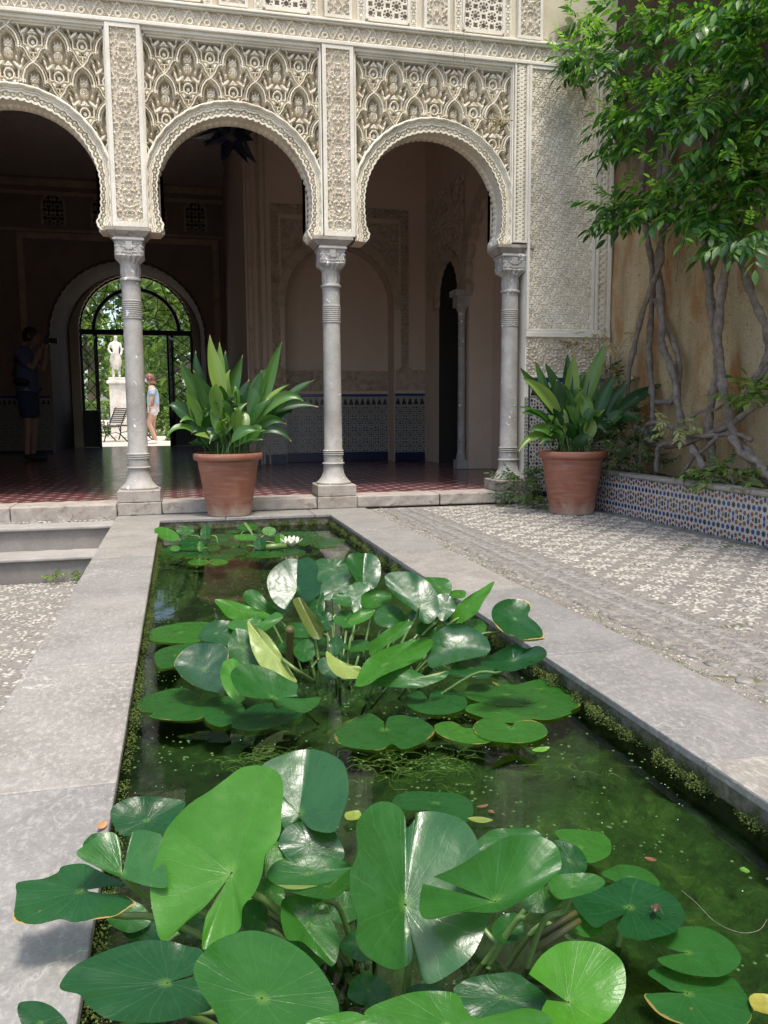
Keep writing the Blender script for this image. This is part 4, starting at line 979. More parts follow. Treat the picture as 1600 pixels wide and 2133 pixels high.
b = MB(); P = np.array(D1); b.grid(np.stack([np.stack([np.full(len(P), 3.15), P[:, 0], P[:, 1]], -1), np.stack([np.full(len(P), 3.6), P[:, 0], P[:, 1]], -1)], 0)); b.box((3.6, 8.84, 0), (3.7, 10.4, 3.2)); H_(b.build('dark_doorway', plain('dark_door_wood', (0.02, 0.017, 0.015), 0.6)))
sw = arabesque(0.4, 0.4, 16, 0.08, 93, 0.006)
H_(panel('side_carving', -10.3, -8.9, 2.05, 3.25, 3.145, lambda X, Z: sw(((X) % 0.4) - 0.2, Z), 0.02, 0.012, M['interior_stucco'], None, lambda X, Z: ((-X - 9.42) ** 2 + (Z - 1.98) ** 2 > 0.5 ** 2), axis='x'))
def ring_x(cy, r, zc, x0, w_, n, tooth):
    th = np.linspace(-0.2, math.pi + 0.2, n * 8 + 1); s_ = np.abs(np.sin((th + 0.2) * n / 2)); inn = r - tooth * s_; b = MB()
    f = lambda rr, x: np.stack([np.full(len(th), x), cy + rr * np.cos(th), zc + rr * np.sin(th)], -1)
    o_ = np.full(len(th), r + w_); b.grid(np.stack([f(inn, x0), f(o_, x0)], 0)); b.grid(np.stack([f(inn, 3.16), f(inn, x0)], 0)); b.grid(np.stack([f(o_, x0), f(o_, 3.16)], 0)); return b.build('scalloped_lip', M['interior_stucco'])
H_(ring_x(9.42, 0.42, 1.98, 3.10, 0.10, 22, 0.02)); H_(ring_x(7.95, 0.78, 2.05, 3.09, 0.16, 26, 0.045))
c = MB(); c.box((3.02, 8.74, 0), (3.148, 8.88, 0.10)); c.lathe([(0.06, 0.10), (0.055, 0.14), (0.045, 0.2), (0.045, 0.3), (0.05, 0.31), (0.043, 0.33), (0.040, 1.60), (0.046, 1.61), (0.040, 1.63), (0.045, 1.72), (0.07, 1.78)], (3.09, 8.81, 0), 20); c.box((3.01, 8.73, 1.78), (3.148, 8.89, 1.90)); c.box((2.98, 8.70, 1.90), (3.148, 8.92, 1.96)); H_(c.build('engaged_column', M['marble']))
# left wall, ceiling and roof
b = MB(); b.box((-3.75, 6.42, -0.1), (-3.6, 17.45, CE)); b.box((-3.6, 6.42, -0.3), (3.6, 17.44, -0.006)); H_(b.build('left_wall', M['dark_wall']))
b = MB(); b.box((-3.8, 6.42, CE), (3.8, 17.5, CE + 0.25)); H_(b.build('ceiling', M['ceiling']))
b = MB(); b.box((3.5, 6.42, -0.1), (3.6, 17.45, CE)); H_(b.build('outer_wall', M['render_wall']))

# star lantern
lp = at_y(482, 272, 7.6)
lan = empty('star_lantern', tuple(lp), 'dark pointed star lantern hanging inside the middle arch', 'lantern')
b = MB(); g2 = np.random.default_rng(4)
ico = []
ph = (1 + 5 ** 0.5) / 2
for s1 in (-1, 1):
    for s2 in (-1, 1): ico += [(0, s1, s2 * ph), (s1, s2 * ph, 0), (s2 * ph, 0, s1)]
for s1 in (-1, 1):
    for s2 in (-1, 1):
        for s3 in (-1, 1): ico.append((s1 * 1.0, s2 * 1.0, s3 * 1.0))
RX = rotx(0.35) @ roty(0.3)
for v in ico:
    d = RX @ _n(np.array(v, float)); 
    u = np.cross(d, (0.3, 0.5, 0.8)); u = _n(u); w2 = np.cross(d, u); q = [d * 0.13 + (u * math.cos(a) + w2 * math.sin(a)) * 0.062 for a in np.arange(5) * 2 * math.pi / 5]
    b.add(q + [d * 0.34], [(i, (i + 1) % 5, 5) for i in range(5)])
b.build('star_points', plain('dark_lantern_glass', (0.012, 0.014, 0.03), 0.15, 0.6), lan)
b = MB(); b.lathe([(0.05, -0.14), (0.12, -0.08), (0.145, 0), (0.12, 0.08), (0.05, 0.14)], n=16); b.build('core', M['black_metal'], lan)
b = MB(); b.tube([(0, 0, 0.1), (0, 0, CE - lp[2])], 0.006, 6); b.build('chain', M['black_metal'], lan)

# iron gate with fanlight
GY = 17.12
gate = empty('iron_gate', (-0.72, GY, 0), 'black iron garden gate with arched fanlight, its leaves folded open', 'gate')
b = MB()
def arcpts(r, n=36, zc=2.25, a0=0.0): return [(-r * math.cos(a), 0, zc + r * math.sin(a)) for a in np.linspace(a0, math.pi - a0, n)]
b.tube(arcpts(1.05), 0.022, 6); b.tube(arcpts(0.80), 0.042, 8); b.box((-1.07, -0.05, 2.17), (1.07, 0.05, 2.27))
b.build('arch_frame', M['black_metal'], gate)
b = MB(); zc = 2.25
def nd(r, a): return (-r * math.cos(R_(a)), 0, zc + r * math.sin(R_(a)))
E2 = []
for k in range(6):
    a = 15 + 30 * k
    E2 += [(nd(0.78, a - 13), nd(0.58, a)), (nd(0.78, a + 13), nd(0.58, a)), (nd(0.58, a), nd(0.42, a + 10)), (nd(0.42, a + 10), nd(0.38, a - 10)), (nd(0.42, a + 10), nd(0.58, a + 24)), (nd(0.38, a - 10), nd(0.12, a))]
for k in range(5):
    a = 18 + 36 * k; E2 += [(nd(0.82, a - 12), nd(1.04, a + 8)), (nd(0.82, a + 12), nd(1.04, a - 8)), (nd(0.82, a + 14), nd(1.04, a + 20))]
for p, q in E2: b.tube([p, q], 0.008, 4)
b.build('fanlight_lattice', M['black_metal'], gate)
b = MB()
for x in (-1.05, -0.78, 0.66, 1.04): c_ = MB(); c_.box((x - 0.03, -0.03, 0), (x + 0.03, 0.03, 2.17)); c_.build('post', M['black_metal'], gate)
for x0, x1 in ((-1.02, -0.81), (0.69, 1.01)):
    b = MB(); b.box((x0, -0.02, 0.66), (x1, 0.02, 0.72)); b.box((x0, -0.012, 0), (x1, 0.012, 0.66))
    for k in range(6):
        z0 = 0.74 + k * 0.238; z1 = z0 + 0.238; b.tube([(x0, 0, z0), (x1, 0, z1)], 0.007, 4); b.tube([(x1, 0, z0), (x0, 0, z1)], 0.007, 4)
    b.build('side_grille', M['black_metal'], gate)
def leaf(xh, rz, nm):
    l = empty(nm, (xh, -0.03, 0), rz=rz); l.parent = gate; W_ = 0.62
    b = MB(); b.box((0, -0.02, 0), (0.04, 0.02, 2.12)); b.box((W_ - 0.04, -0.02, 0), (W_, 0.02, 2.12)); b.box((0.04, -0.02, 2.08), (W_ - 0.04, 0.02, 2.12)); b.box((0.04, -0.02, 0.68), (W_ - 0.04, 0.02, 0.73)); b.box((0.04, -0.008, 0.0), (W_ - 0.04, 0.008, 0.68)); b.box((0.12, -0.016, 0.08), (W_ - 0.12, 0.016, 0.60), bev=0.01)
    for k in range(4):
        x = 0.04 + (k + 0.5) * 0.135; b.tube([(x, 0, 0.73), (x, 0, 2.08)], 0.007, 4)
    for k in range(3): b.tube([(0.04, 0, 0.75 + k * 0.44), (W_ - 0.04, 0, 1.19 + k * 0.44)], 0.007, 4); b.tube([(W_ - 0.04, 0, 0.75 + k * 0.44), (0.04, 0, 1.19 + k * 0.44)], 0.007, 4)
    b.build('leaf_frame', M['black_metal'], l)
leaf(-0.78, -R_(83), 'gate_leaf'); leaf(0.66, -R_(97), 'gate_leaf')

# ------------------------------------------------------------ garden beyond
sand = stone('pale_sand_path', (0.42, 0.36, 0.27), (0.52, 0.46, 0.36), None, 3, 0.95, 0.3)
b = MB(); b.grid(sheet(-30, 30, 17.3, 120, -0.094)); b.build('garden_path', sand)['kind'] = 'structure'
def leafmat(name, c1, c2, c3, trans=0.35, rough=0.45, tcol=None):
    t = NT(name); gi = t.n('NewGeometry'); f = gi.outputs['Random Per Island']; c = t.ramp(f, [(0.0, c1), (0.5, c2), (1.0, c3)])
    t.set(c, rough, 0.5); tr = t.n('BsdfTranslucent'); t.l(t.mix(1.0, c, tcol or (1.6, 1.9, 0.7), 'MULTIPLY'), tr.inputs[0]); mx = t.n('MixShader'); mx.inputs[0].default_value = trans
    t.l(t.b.outputs[0], mx.inputs[1]); t.l(tr.outputs[0], mx.inputs[2]); t.l(mx.outputs[0], t.o.inputs[0]); return t.m
M['garden_leaf'] = leafmat('garden_foliage', (0.05, 0.10, 0.02), (0.11, 0.19, 0.035), (0.24, 0.32, 0.08))
M['dark_leaf'] = leafmat('dark_foliage', (0.02, 0.05, 0.012), (0.04, 0.085, 0.02), (0.07, 0.12, 0.03))
M['bark'] = stone('bark', (0.10, 0.08, 0.06), (0.18, 0.15, 0.12), (0.26, 0.22, 0.18), 14, 0.9, 0.8, world=False, fine=60, bd=0.01)
def crown_mesh(blobs, n, s, mat, seed):
    g = np.random.default_rng(seed); blobs = np.array(blobs, float); wgt = blobs[:, 3] ** 2; wgt /= wgt.sum(); k = g.choice(len(blobs), n, p=wgt)
    d = g.standard_normal((n, 3)); d /= np.linalg.norm(d, axis=1)[:, None]; r = blobs[k, 3] * (0.55 + 0.45 * g.random(n) ** 0.6) * (1 + 0.18 * np.sin(d[:, 0] * 7 + k) * np.cos(d[:, 2] * 6))
    C = blobs[k, :3] + d * r[:, None] * np.array([1, 1, 0.8]); sz = s * g.uniform(0.6, 1.4, n)[:, None]
    a = g.standard_normal((n, 3)); a /= np.linalg.norm(a, axis=1)[:, None]; b_ = np.cross(a, d + g.standard_normal((n, 3)) * 0.7); b_ /= np.linalg.norm(b_, axis=1)[:, None] + 1e-9
    V = np.stack([C - a * sz, C + b_ * sz * 0.45, C + a * sz, C - b_ * sz * 0.45], 1).reshape(-1, 3); return mesh_np('crown', V, [np.arange(4 * n).reshape(n, 4)], mat)
def tree(name, x, y, h, r, label, seed, mat, n=7000, s=0.13, low=0.3):
    t = empty(name, (x, y, -0.09), label, 'tree', 'trees in the garden beyond the doorway'); g = np.random.default_rng(seed)
    bl = []
    for k in range(16):
        a = g.uniform(0, 6.28); rr = r * g.uniform(0.0, 0.75); z = h * g.uniform(low, 0.95); bl.append((rr * math.cos(a), rr * math.sin(a), z, r * g.uniform(0.28, 0.5)))
    link('crown', crown_mesh(bl, n, s, mat, seed), t)
    b = MB(); b.tube([(0, 0, 0), (0.1, 0, h * 0.3), (0.0, 0.1, h * 0.6), (0.1, 0, h * 0.85)], [r * 0.10, r * 0.08, r * 0.05, r * 0.02], 8)
    for bb in bl[:7]: b.tube([(0.05, 0, h * 0.35), (bb[0] * 0.5, bb[1] * 0.5, (h * 0.35 + bb[2]) / 2), bb[:3]], [r * 0.05, r * 0.035, r * 0.012], 6)
    b.build('trunk', M['bark'], t, True); return t
tree('broadleaf_tree', 0.9, 30, 7.5, 2.7, 'bright green tree behind the walking girl', 1, M['garden_leaf'], 9000, 0.13, 0.12)
tree('broadleaf_tree', -3.2, 34, 7.5, 2.6, 'loose pale tree behind the statue', 2, M['garden_leaf'], 5200, 0.14, 0.15)
tree('broadleaf_tree', -6.6, 40, 4.6, 2.6, 'small tree seen through the left side of the gate', 3, M['garden_leaf'], 5000, 0.13, 0.05)
tree('broadleaf_tree', 3.4, 38, 9, 3.6, 'dark tall tree at the right of the doorway view', 4, M['dark_leaf'], 8000, 0.16, 0.08)
tree('broadleaf_tree', -0.9, 44, 9, 3.4, 'dark tree deep in the garden behind the others', 5, M['dark_leaf'], 8000, 0.17, 0.05)
def hedge(x0, x1, y0, y1, h, label, seed, n, nm='box_hedge', s=0.045):
    g = np.random.default_rng(seed); P = np.stack([g.uniform(x0, x1, n), g.uniform(y0, y1, n), g.uniform(0, h, n)], -1); side = g.integers(0, 3, n)
    P[side == 0, 2] = h + g.normal(0, 0.03, (side == 0).sum()); P[side == 1, 1] = y0 + g.normal(0, 0.03, (side == 1).sum()); 
    a = g.standard_normal((n, 3)); a /= np.linalg.norm(a, axis=1)[:, None]; b_ = np.cross(a, g.standard_normal((n, 3))); b_ /= np.linalg.norm(b_, axis=1)[:, None]
    P[:, 2] -= 0.09; V = np.stack([P - a * s, P + b_ * s * 0.5, P + a * s, P - b_ * s * 0.5], 1).reshape(-1, 3)
    o = link(nm, mesh_np(nm, V, [np.arange(4 * n).reshape(n, 4)], M['garden_leaf'])); return tag(o, label, 'hedge')
hedge(-0.35, 1.6, 23.6, 24.4, 0.85, 'clipped green hedge just behind the walking girl', 11, 9000)
hedge(-7, 7, 29, 29.6, 1.1, 'long hedge at the back of the garden path', 12, 12000, s=0.07)

# statue on pedestal
def skin(name, J, E, mat, parent=None, sub=2, loc=(0, 0, 0), root=0, rz=0.0, sc=1.0):
    me = bpy.data.meshes.new(name); me.from_pydata([j[:3] for j in J], E, []); o = bpy.data.objects.new(name, me); COL.objects.link(o)
    md = o.modifiers.new('s', 'SKIN'); md.use_smooth_shade = True
    for v, j in zip(me.skin_vertices[0].data, J):
        r = j[3]; v.radius = (r, r if len(j) < 5 else j[4]); v.use_root = False
    me.skin_vertices[0].data[root].use_root = True
    sb = o.modifiers.new('u', 'SUBSURF'); sb.levels = sub; sb.render_levels = sub
    dg = bpy.context.evaluated_depsgraph_get(); ev = bpy.data.meshes.new_from_object(o.evaluated_get(dg)); ev.materials.clear(); ev.materials.append(mat)
    for v in ev.vertices: pass
    bpy.data.objects.remove(o); ob = link(name, ev, parent, loc, (0, 0, rz), (sc, sc, sc)); ev.shade_smooth(); return ob
sp = at_y(248, 855, 27.0)
stt = empty('garden_statue', (sp[0], 27.0, -0.09), 'weathered pale stone statue of a draped figure on a white pedestal', 'statue')
white_st = stone('weathered_white_stone', (0.40, 0.34, 0.26), (0.62, 0.58, 0.51), (0.74, 0.71, 0.65), 3, 0.85, 0.3, world=False)
ST = sp; 
b = MB(); b.box((-0.30, -0.30, 0), (0.30, 0.30, 0.14), bev=0.02); b.box((-0.24, -0.24, 0.14), (0.24, 0.24, 1.66), bev=0.01); b.box((-0.31, -0.31, 1.66), (0.31, 0.31, 1.76), bev=0.02); b.box((-0.25, -0.25, 1.76), (0.25, 0.25, 1.86), bev=0.01); b.build('pedestal', white_st, stt)
J = [(0, 0, 2.50, .15, .12), (0.02, 0, 2.72, .13, .10), (0.0, 0, 2.92, .16, .11), (0.01, 0, 3.06, .055), (0.03, -.02, 3.15, .07), (0.05, -.03, 3.24, .075), (-.17, 0, 2.97, .055), (-.26, -.05, 2.78, .045), (-.14, -.17, 2.64, .035), (.0, -.2, 2.66, .04),
     (.18, 0, 2.97, .055), (.24, 0.02, 2.76, .045), (.20, -.08, 2.58, .04), (-.08, 0, 2.32, .10), (-.10, -.05, 2.10, .065), (-.10, -.02, 1.90, .05), (-.12, -.12, 1.885, .035), (.09, 0, 2.32, .10), (.10, 0.0, 2.10, .065), (.12, .02, 1.90, .05), (.12, -.10, 1.885, .035)]
E3 = [(0, 1), (1, 2), (2, 3), (3, 4), (4, 5), (2, 6), (6, 7), (7, 8), (8, 9), (2, 10), (10, 11), (11, 12), (0, 13), (13, 14), (14, 15), (15, 16), (0, 17), (17, 18), (18, 19), (19, 20)]
fg = skin('figure', J, E3, white_st, stt); fg.scale = (0.78, 0.78, 0.92); fg.location = (-0.03, 0, 0.15)
b = MB()
th = np.linspace(0, 2 * math.pi, 49); rows = []
for z, r in ((2.62, 0.17), (2.50, 0.22), (2.38, 0.24), (2.26, 0.22), (2.16, 0.19)): rows.append([((r + 0.018 * math.sin(9 * a + z * 20)) * math.cos(a), (r * 0.8 + 0.018 * math.sin(9 * a + z * 20)) * math.sin(a), z + 0.05 * math.sin(a * 2 + 1)) for a in th])
b.grid(rows); dr = b.build('drapery', white_st, stt, True); dr.scale = (0.72, 0.72, 0.92); dr.location = (-0.03, 0, 0.15)
# benches
def bench():
    t = empty('garden_bench', (0, 0, -0.09)); wd = plain('bench_wood', (0.10, 0.075, 0.055), 0.7); L = 1.5
    for k in range(9):
        a = k / 8; z = 0.42 - 0.03 * math.sin(a * 3); y = -0.42 + 0.44 * a
        if k > 4: pass
        b = MB(); b.box((-L / 2, y - 0.018, z), (L / 2, y + 0.018, z + 0.022)); b.build('slat', wd, t)
    for k in range(8):
        z = 0.50 + 0.052 * k; y = 0.06 + 0.022 * k + 0.02 * math.sin(k * 0.45); b = MB(); b.box((-L / 2, y - 0.01, z), (L / 2, y + 0.012, z + 0.034), rotx(-0.3)); b.build('slat', wd, t)
    for s_ in (-0.62, 0.62):
        b = MB(); b.tube([(s_, -0.42, 0.0), (s_, -0.36, 0.2), (s_, -0.42, 0.40), (s_, -0.2, 0.40), (s_, 0.03, 0.41), (s_, 0.12, 0.65), (s_, 0.24, 0.93)], 0.018, 6); b.tube([(s_, 0.03, 0.40), (s_, 0.02, 0.2), (s_, 0.2, 0.0)], 0.018, 6); b.tube([(s_, -0.36, 0.2), (s_, -0.1, 0.25), (s_, 0.02, 0.2)], 0.012, 6); b.build('leg', M['black_metal'], t, True)
    return t
bn = bench(); q = at_y(238, 913, 23.6); bn.location = (q[0], 23.6, -0.09); bn.rotation_euler = (0, 0, R_(-72)); tag(bn, 'slatted park bench seen left of the other one below the statue', 'bench', 'slatted benches by the statue')
b2 = copy_tree(bn); b2.location = (q[0] + 0.62, 24.5, -0.09); tag(b2, 'slatted park bench partly hidden by the left column', 'bench')

# walking girl in the garden
def head(parent, loc, s, mats, rz, hair='long', mask=False):
    """head facing +X before rz; returns nothing"""
    n, k = 28, 20; rows = []
    for j in range(k + 1):
        ph_ = math.pi * j / k; row = []
        for i in range(n + 1):
            a = 2 * math.pi * i / n; x, y, z = math.sin(ph_) * math.cos(a), math.sin(ph_) * math.sin(a), math.cos(ph_)
            X, Y, Z = x * 0.095, y * 0.072, z * 0.118
            if z < 0: X *= 1 + 0.12 * z; Y *= 1 + 0.28 * z; X += 0.010 * (-z)
            fx = max(0, math.cos(a)) ** 24 if abs(y) < 0.5 else 0
            if x > 0.5:
                X += 0.022 * math.exp(-(y / 0.12) ** 2 - ((z + 0.10) / 0.16) ** 2) - 0.008 * math.exp(-((abs(y) - 0.33) / 0.16) ** 2 - ((z - 0.08) / 0.12) ** 2) + 0.007 * math.exp(-(y / 0.25) ** 2 - ((z + 0.47) / 0.07) ** 2) + 0.010 * math.exp(-(y / 0.3) ** 2 - ((z + 0.85) / 0.12) ** 2)
            row.append((X * s, Y * s, Z * s))
        rows.append(row)
    h = empty('head', loc, rz=rz); h.parent = parent
    b = MB(); b.grid(rows); b.build('face', mats['skin'], h, True)
    for sy in (-1, 1):
        b = MB(); b.lathe([(0.001, -0.009 * s), (0.009 * s, -0.004 * s), (0.011 * s, 0.002 * s), (0.001, 0.008 * s)], (0.082 * s, sy * 0.027 * s, 0.012 * s), 10); b.build('eye', mats['dark'], h, True)
        b = MB(); b.tube([(0.005 * s, sy * 0.072 * s, 0.03 * s), (-0.012 * s, sy * 0.082 * s, 0.02 * s), (-0.008 * s, sy * 0.080 * s, -0.012 * s), (0.006 * s, sy * 0.072 * s, -0.03 * s)], [0.006 * s, 0.010 * s, 0.009 * s, 0.005 * s], 6); b.build('ear', mats['skin'], h, True)
    b = MB(); b.tube([(0.092 * s, -0.02 * s, -0.056 * s), (0.099 * s, 0, -0.055 * s), (0.092 * s, 0.02 * s, -0.056 * s)], 0.004 * s, 6); b.build('mouth', mats['lips'], h, True)
    rows = []
    for j in range(15):
        ph_ = math.pi * (0.02 + (0.66 if hair == 'short' else 0.62) * j / 14); row = []
        for i in range(n + 1):
            a = 2 * math.pi * i / n; x, y, z = math.sin(ph_) * math.cos(a), math.sin(ph_) * math.sin(a), math.cos(ph_)
            front = max(0.0, math.cos(a)); zz = max(z, 0.42 * front + -1.0 * (1 - front)) if front > 0.25 else z
            row.append(((x * 0.103 - 0.006) * s * (0.93 if zz != z else 1), y * 0.084 * s, (zz * 0.126 + 0.004) * s + 0.002 * math.sin(a * 9) * s))
        rows.append(row)
    if hair == 'long':
        for t_ in range(1, 4):
            r_ = []
            for (X, Y, Z) in rows[14]:
                back = X < 0.03 * s
                r_.append((X * (1 + 0.10 * t_) - 0.006 * t_ * s if back else X * 0.9, Y * (1 + 0.05 * t_), Z - (0.026 * t_ * s if back else 0.0)))
            rows.append(r_)
    b = MB(); b.grid(rows); b.build('hair', mats['hair'], h, True)
    if mask:
        rows = []
        for j in range(9):
            v = -1 + 2 * j / 8; row = []
            for i in range(13):
                u = -1 + 2 * i / 12; row.append(((0.098 + 0.024 * (1 - u * u) * (1 - 0.3 * v * v) - 0.05 * u * u) * s, u * 0.062 * s, (-0.045 + 0.036 * v) * s))
            rows.append(row)
        b = MB(); b.grid(rows); b.build('face_mask', mats['mask'], h, True)
skinm = plain('skin', (0.52, 0.31, 0.22), 0.5, 0.4, 0.05)
gm = dict(skin=skinm, dark=plain('eye_dark', (0.03, 0.02, 0.02), 0.3), lips=plain('lips', (0.40, 0.16, 0.13), 0.5), hair=plain('brown_hair', (0.16, 0.07, 0.04), 0.5, 0.5, 0.3, scale=40), mask=plain('blue_mask', (0.42, 0.58, 0.68), 0.8))
def hand(b, p, d, side, s=1.0, curl=0.5):
    """five-fingered hand from wrist p pointing along d"""
    d = _n(np.array(d, float)); up = _n(np.cross(d, (0, 1, 0.01))); sd = np.cross(up, d) * side; p = np.array(p, float)
    for k, (o_, l) in enumerate(((-0.027, 0.062), (-0.009, 0.075), (0.010, 0.070), (0.027, 0.055))):
        q0 = p + d * 0.02 * s + sd * o_ * 0.5 * s; q1 = p + d * 0.085 * s + sd * o_ * s; q2 = q1 + _n(d + up * curl * 0.5) * l * 0.5 * s; q3 = q2 + _n(d + up * curl * 1.6) * l * 0.5 * s
        b.tube([q0, q1, q2, q3], [0.013 * s, 0.011 * s, 0.009 * s, 0.006 * s], 6)
    q0 = p + d * 0.02 * s; b.tube([q0, q0 + (d * 0.5 - sd * 0.6) * 0.05 * s, q0 + (d * 0.9 - sd * 0.55) * 0.085 * s], [0.014 * s, 0.011 * s, 0.007 * s], 6)
gp = at_z(321, 924, -0.09)
girl = empty('person', (gp[0] + 0.02, gp[1], -0.09), 'person in pale blue blouse, white shorts and face mask walking left across the garden', 'person', rz=math.pi)
# faces -X after rz=pi; body built facing +X
J = [(0, 0, 0.90, .10, .12), (0.0, 0, 1.08, .095, .12), (0.01, 0, 1.25, .10, .13), (0.015, 0, 1.36, .075, .10), (0.03, 0, 1.45, .042), (0.045, 0, 1.52, .04),
     (0.0, 0.085, 0.86, .085), (0.10, 0.085, 0.50, .052), (-0.02, 0.085, 0.14, .038), (-0.03, 0.085, 0.06, .035),
     (0.0, -0.085, 0.86, .085), (0.03, -0.085, 0.48, .052), (0.02, -0.085, 0.12, .038), (0.02, -0.085, 0.06, .035),
     (0.0, 0.155, 1.33, .045), (0.02, 0.19, 1.10, .036), (0.08, 0.17, 0.90, .028), (0.0, -0.155, 1.33, .045), (-0.02, -0.19, 1.09, .036), (0.06, -0.18, 0.88, .028)]
E4 = [(0, 1), (1, 2), (2, 3), (3, 4), (4, 5), (0, 6), (6, 7), (7, 8), (8, 9), (0, 10), (10, 11), (11, 12), (12, 13), (3, 14), (14, 15), (15, 16), (3, 17), (17, 18), (18, 19)]
body = skin('body', J, E4, skinm, girl)
J2 = [(0, 0, 0.80, .135, .15), (0.0, 0, 1.08, .135, .15), (0.0, 0, 1.25, .12, .15), (0.01, 0, 1.36, .085, .11), (0.0, 0.155, 1.33, .066), (0.01, 0.185, 1.17, .066), (0.0, -0.155, 1.33, .066), (-0.01, -0.19, 1.16, .066)]
skin('blouse', J2, [(0, 1), (1, 2), (2, 3), (3, 4), (4, 5), (3, 6), (6, 7)], plain('pale_blue_cloth', (0.34, 0.42, 0.50), 0.85), girl)
J3 = [(0, 0, 0.96, .115, .14), (0.0, 0.075, 0.82, .105), (0.025, 0.085, 0.67, .092), (0.0, -0.075, 0.82, .105), (0.01, -0.085, 0.67, .092)]
skin('shorts', J3, [(0, 1), (1, 2), (0, 3), (3, 4)], plain('white_cloth', (0.72, 0.66, 0.68), 0.85), girl)
b = MB(); hand(b, (0.08, 0.17, 0.88), (0.25, 0, -1), 1, 0.9); b.build('hand', skinm, girl, True)
b = MB(); hand(b, (0.06, -0.18, 0.87), (0.2, 0, -1), -1, 0.9); b.build('hand', skinm, girl, True)
for (x, y, a) in ((-0.02, 0.085, -0.25), (0.03, -0.085, 0)):
    skin('shoe', [(x - 0.05, y, 0.045, .04), (x + 0.03, y, 0.045, .042), (x + 0.10, y, 0.035, .036), (x + 0.16, y, 0.028, .026)], [(0, 1), (1, 2), (2, 3)], plain('white_canvas', (0.75, 0.74, 0.72), 0.7), girl)
head(girl, (0.06, 0, 1.60), 1.0, gm, 0.0, 'long', True); girl.scale = (1.22, 1.22, 1.0)

# man with a camera in the shade
mp_ = at_z(66, 958, 0.0)
man = empty('person', (mp_[0], mp_[1], 0.0), 'person in blue shirt and shorts with a waist bag photographing in the dark hall', 'person', rz=R_(-8))
shirt = plain('blue_shirt', (0.07, 0.08, 0.16), 0.85); shorts = plain('navy_shorts', (0.03, 0.035, 0.08), 0.85)
S_ = 1.0
J = [(0, 0, 0.98, .12, .15), (0.0, 0, 1.16, .125, .15), (0.0, 0, 1.34, .13, .17), (0.01, 0, 1.47, .09, .13), (0.03, 0, 1.57, .055), (0.05, 0, 1.63, .05),
     (0.0, 0.10, 0.92, .095), (0.03, 0.11, 0.52, .062), (-0.01, 0.11, 0.12, .042), (0.0, 0.11, 0.07, .04), (0.0, -0.10, 0.92, .095), (0.02, -0.12, 0.52, .062), (-0.02, -0.12, 0.12, .042), (-0.01, -0.12, 0.07, .04),
     (0.0, 0.19, 1.44, .056), (0.16, 0.22, 1.27, .044), (0.25, 0.10, 1.56, .033), (0.0, -0.19, 1.44, .056), (0.15, -0.24, 1.26, .044), (0.24, -0.11, 1.55, .033)]
tan = plain('tanned_skin', (0.30, 0.17, 0.12), 0.55); skin('body', J, E4, tan, man)
J2 = [(0, 0, 0.80, .165, .19), (0.0, 0, 1.14, .175, .20), (0.0, 0, 1.34, .165, .21), (0.02, 0, 1.55, .095, .13), (0.0, 0.19, 1.46, .098), (0.11, 0.225, 1.32, .085), (0.0, -0.19, 1.46, .098), (0.11, -0.235, 1.31, .085)]
skin('shirt', J2, [(0, 1), (1, 2), (2, 3), (3, 4), (4, 5), (3, 6), (6, 7)], shirt, man)
J3 = [(0, 0, 1.10, .145, .17), (0.0, 0.09, 0.86, .13), (0.02, 0.11, 0.56, .105), (0.0, -0.09, 0.86, .13), (0.02, -0.12, 0.56, .105)]
skin('shorts', J3, [(0, 1), (1, 2), (0, 3), (3, 4)], shorts, man)
for y in (0.11, -0.12): skin('shoe', [(-0.07, y, 0.05, .045), (0.02, y, 0.05, .048), (0.12, y, 0.04, .044), (0.20, y, 0.03, .03)], [(0, 1), (1, 2), (2, 3)], plain('dark_shoe', (0.02, 0.02, 0.025), 0.6), man)
for sy, p in ((1, (0.25, 0.10, 1.56)), (-1, (0.24, -0.11, 1.55))):
    b = MB(); hand(b, p, (0.25, -sy * 0.5, 0.6), sy, 1.0, 1.3); b.build('hand', tan, man, True)
mm = dict(gm); mm['skin'] = tan; mm['hair'] = plain('dark_hair', (0.02, 0.017, 0.015), 0.5); head(man, (0.09, 0, 1.72), 1.1, mm, 0.0, 'short')
b = MB(); b.tube([(0.09, 0.19, 1.35), (0.18, 0.16, 1.0)], 0.02, 6)
camo = empty('camera', (mp_[0] + 0.30, mp_[1] - 0.04, 1.665), 'black camera held up to the eye by the man in the hall', 'camera')
b = MB(); b.box((-0.035, -0.07, -0.045), (0.035, 0.07, 0.045), bev=0.008); b.box((-0.03, -0.03, 0.045), (0.03, 0.03, 0.07), bev=0.008); b.build('camera_body', M['black_metal'], camo)
b = MB(); b.lathe([(0.034, 0), (0.038, 0.02), (0.036, 0.06), (0.04, 0.10), (0.03, 0.10)], n=18); o = b.build('lens', M['black_metal'], camo, 'auto'); o.rotation_euler = (0, math.pi / 2, 0); o.location = (0.034, 0, 0)
wb = empty('waist_bag', (mp_[0] - 0.06, mp_[1] - 0.24, 1.10), 'dark bag hanging at the side of the man with the camera', 'bag')
skin('pouch', [(-0.10, 0, 0, .085, .05), (0.03, 0, -0.01, .10, .055), (0.15, 0, -0.03, .07, .04)], [(0, 1), (1, 2)], M['black_metal'], wb)
b = MB(); b.tube([(-0.08, 0.0, 0.06), (-0.04, 0.02, 0.24), (0.06, 0.10, 0.40), (0.10, 0.16, 0.42)], 0.014, 6); b.build('strap', M['black_metal'], wb, True)
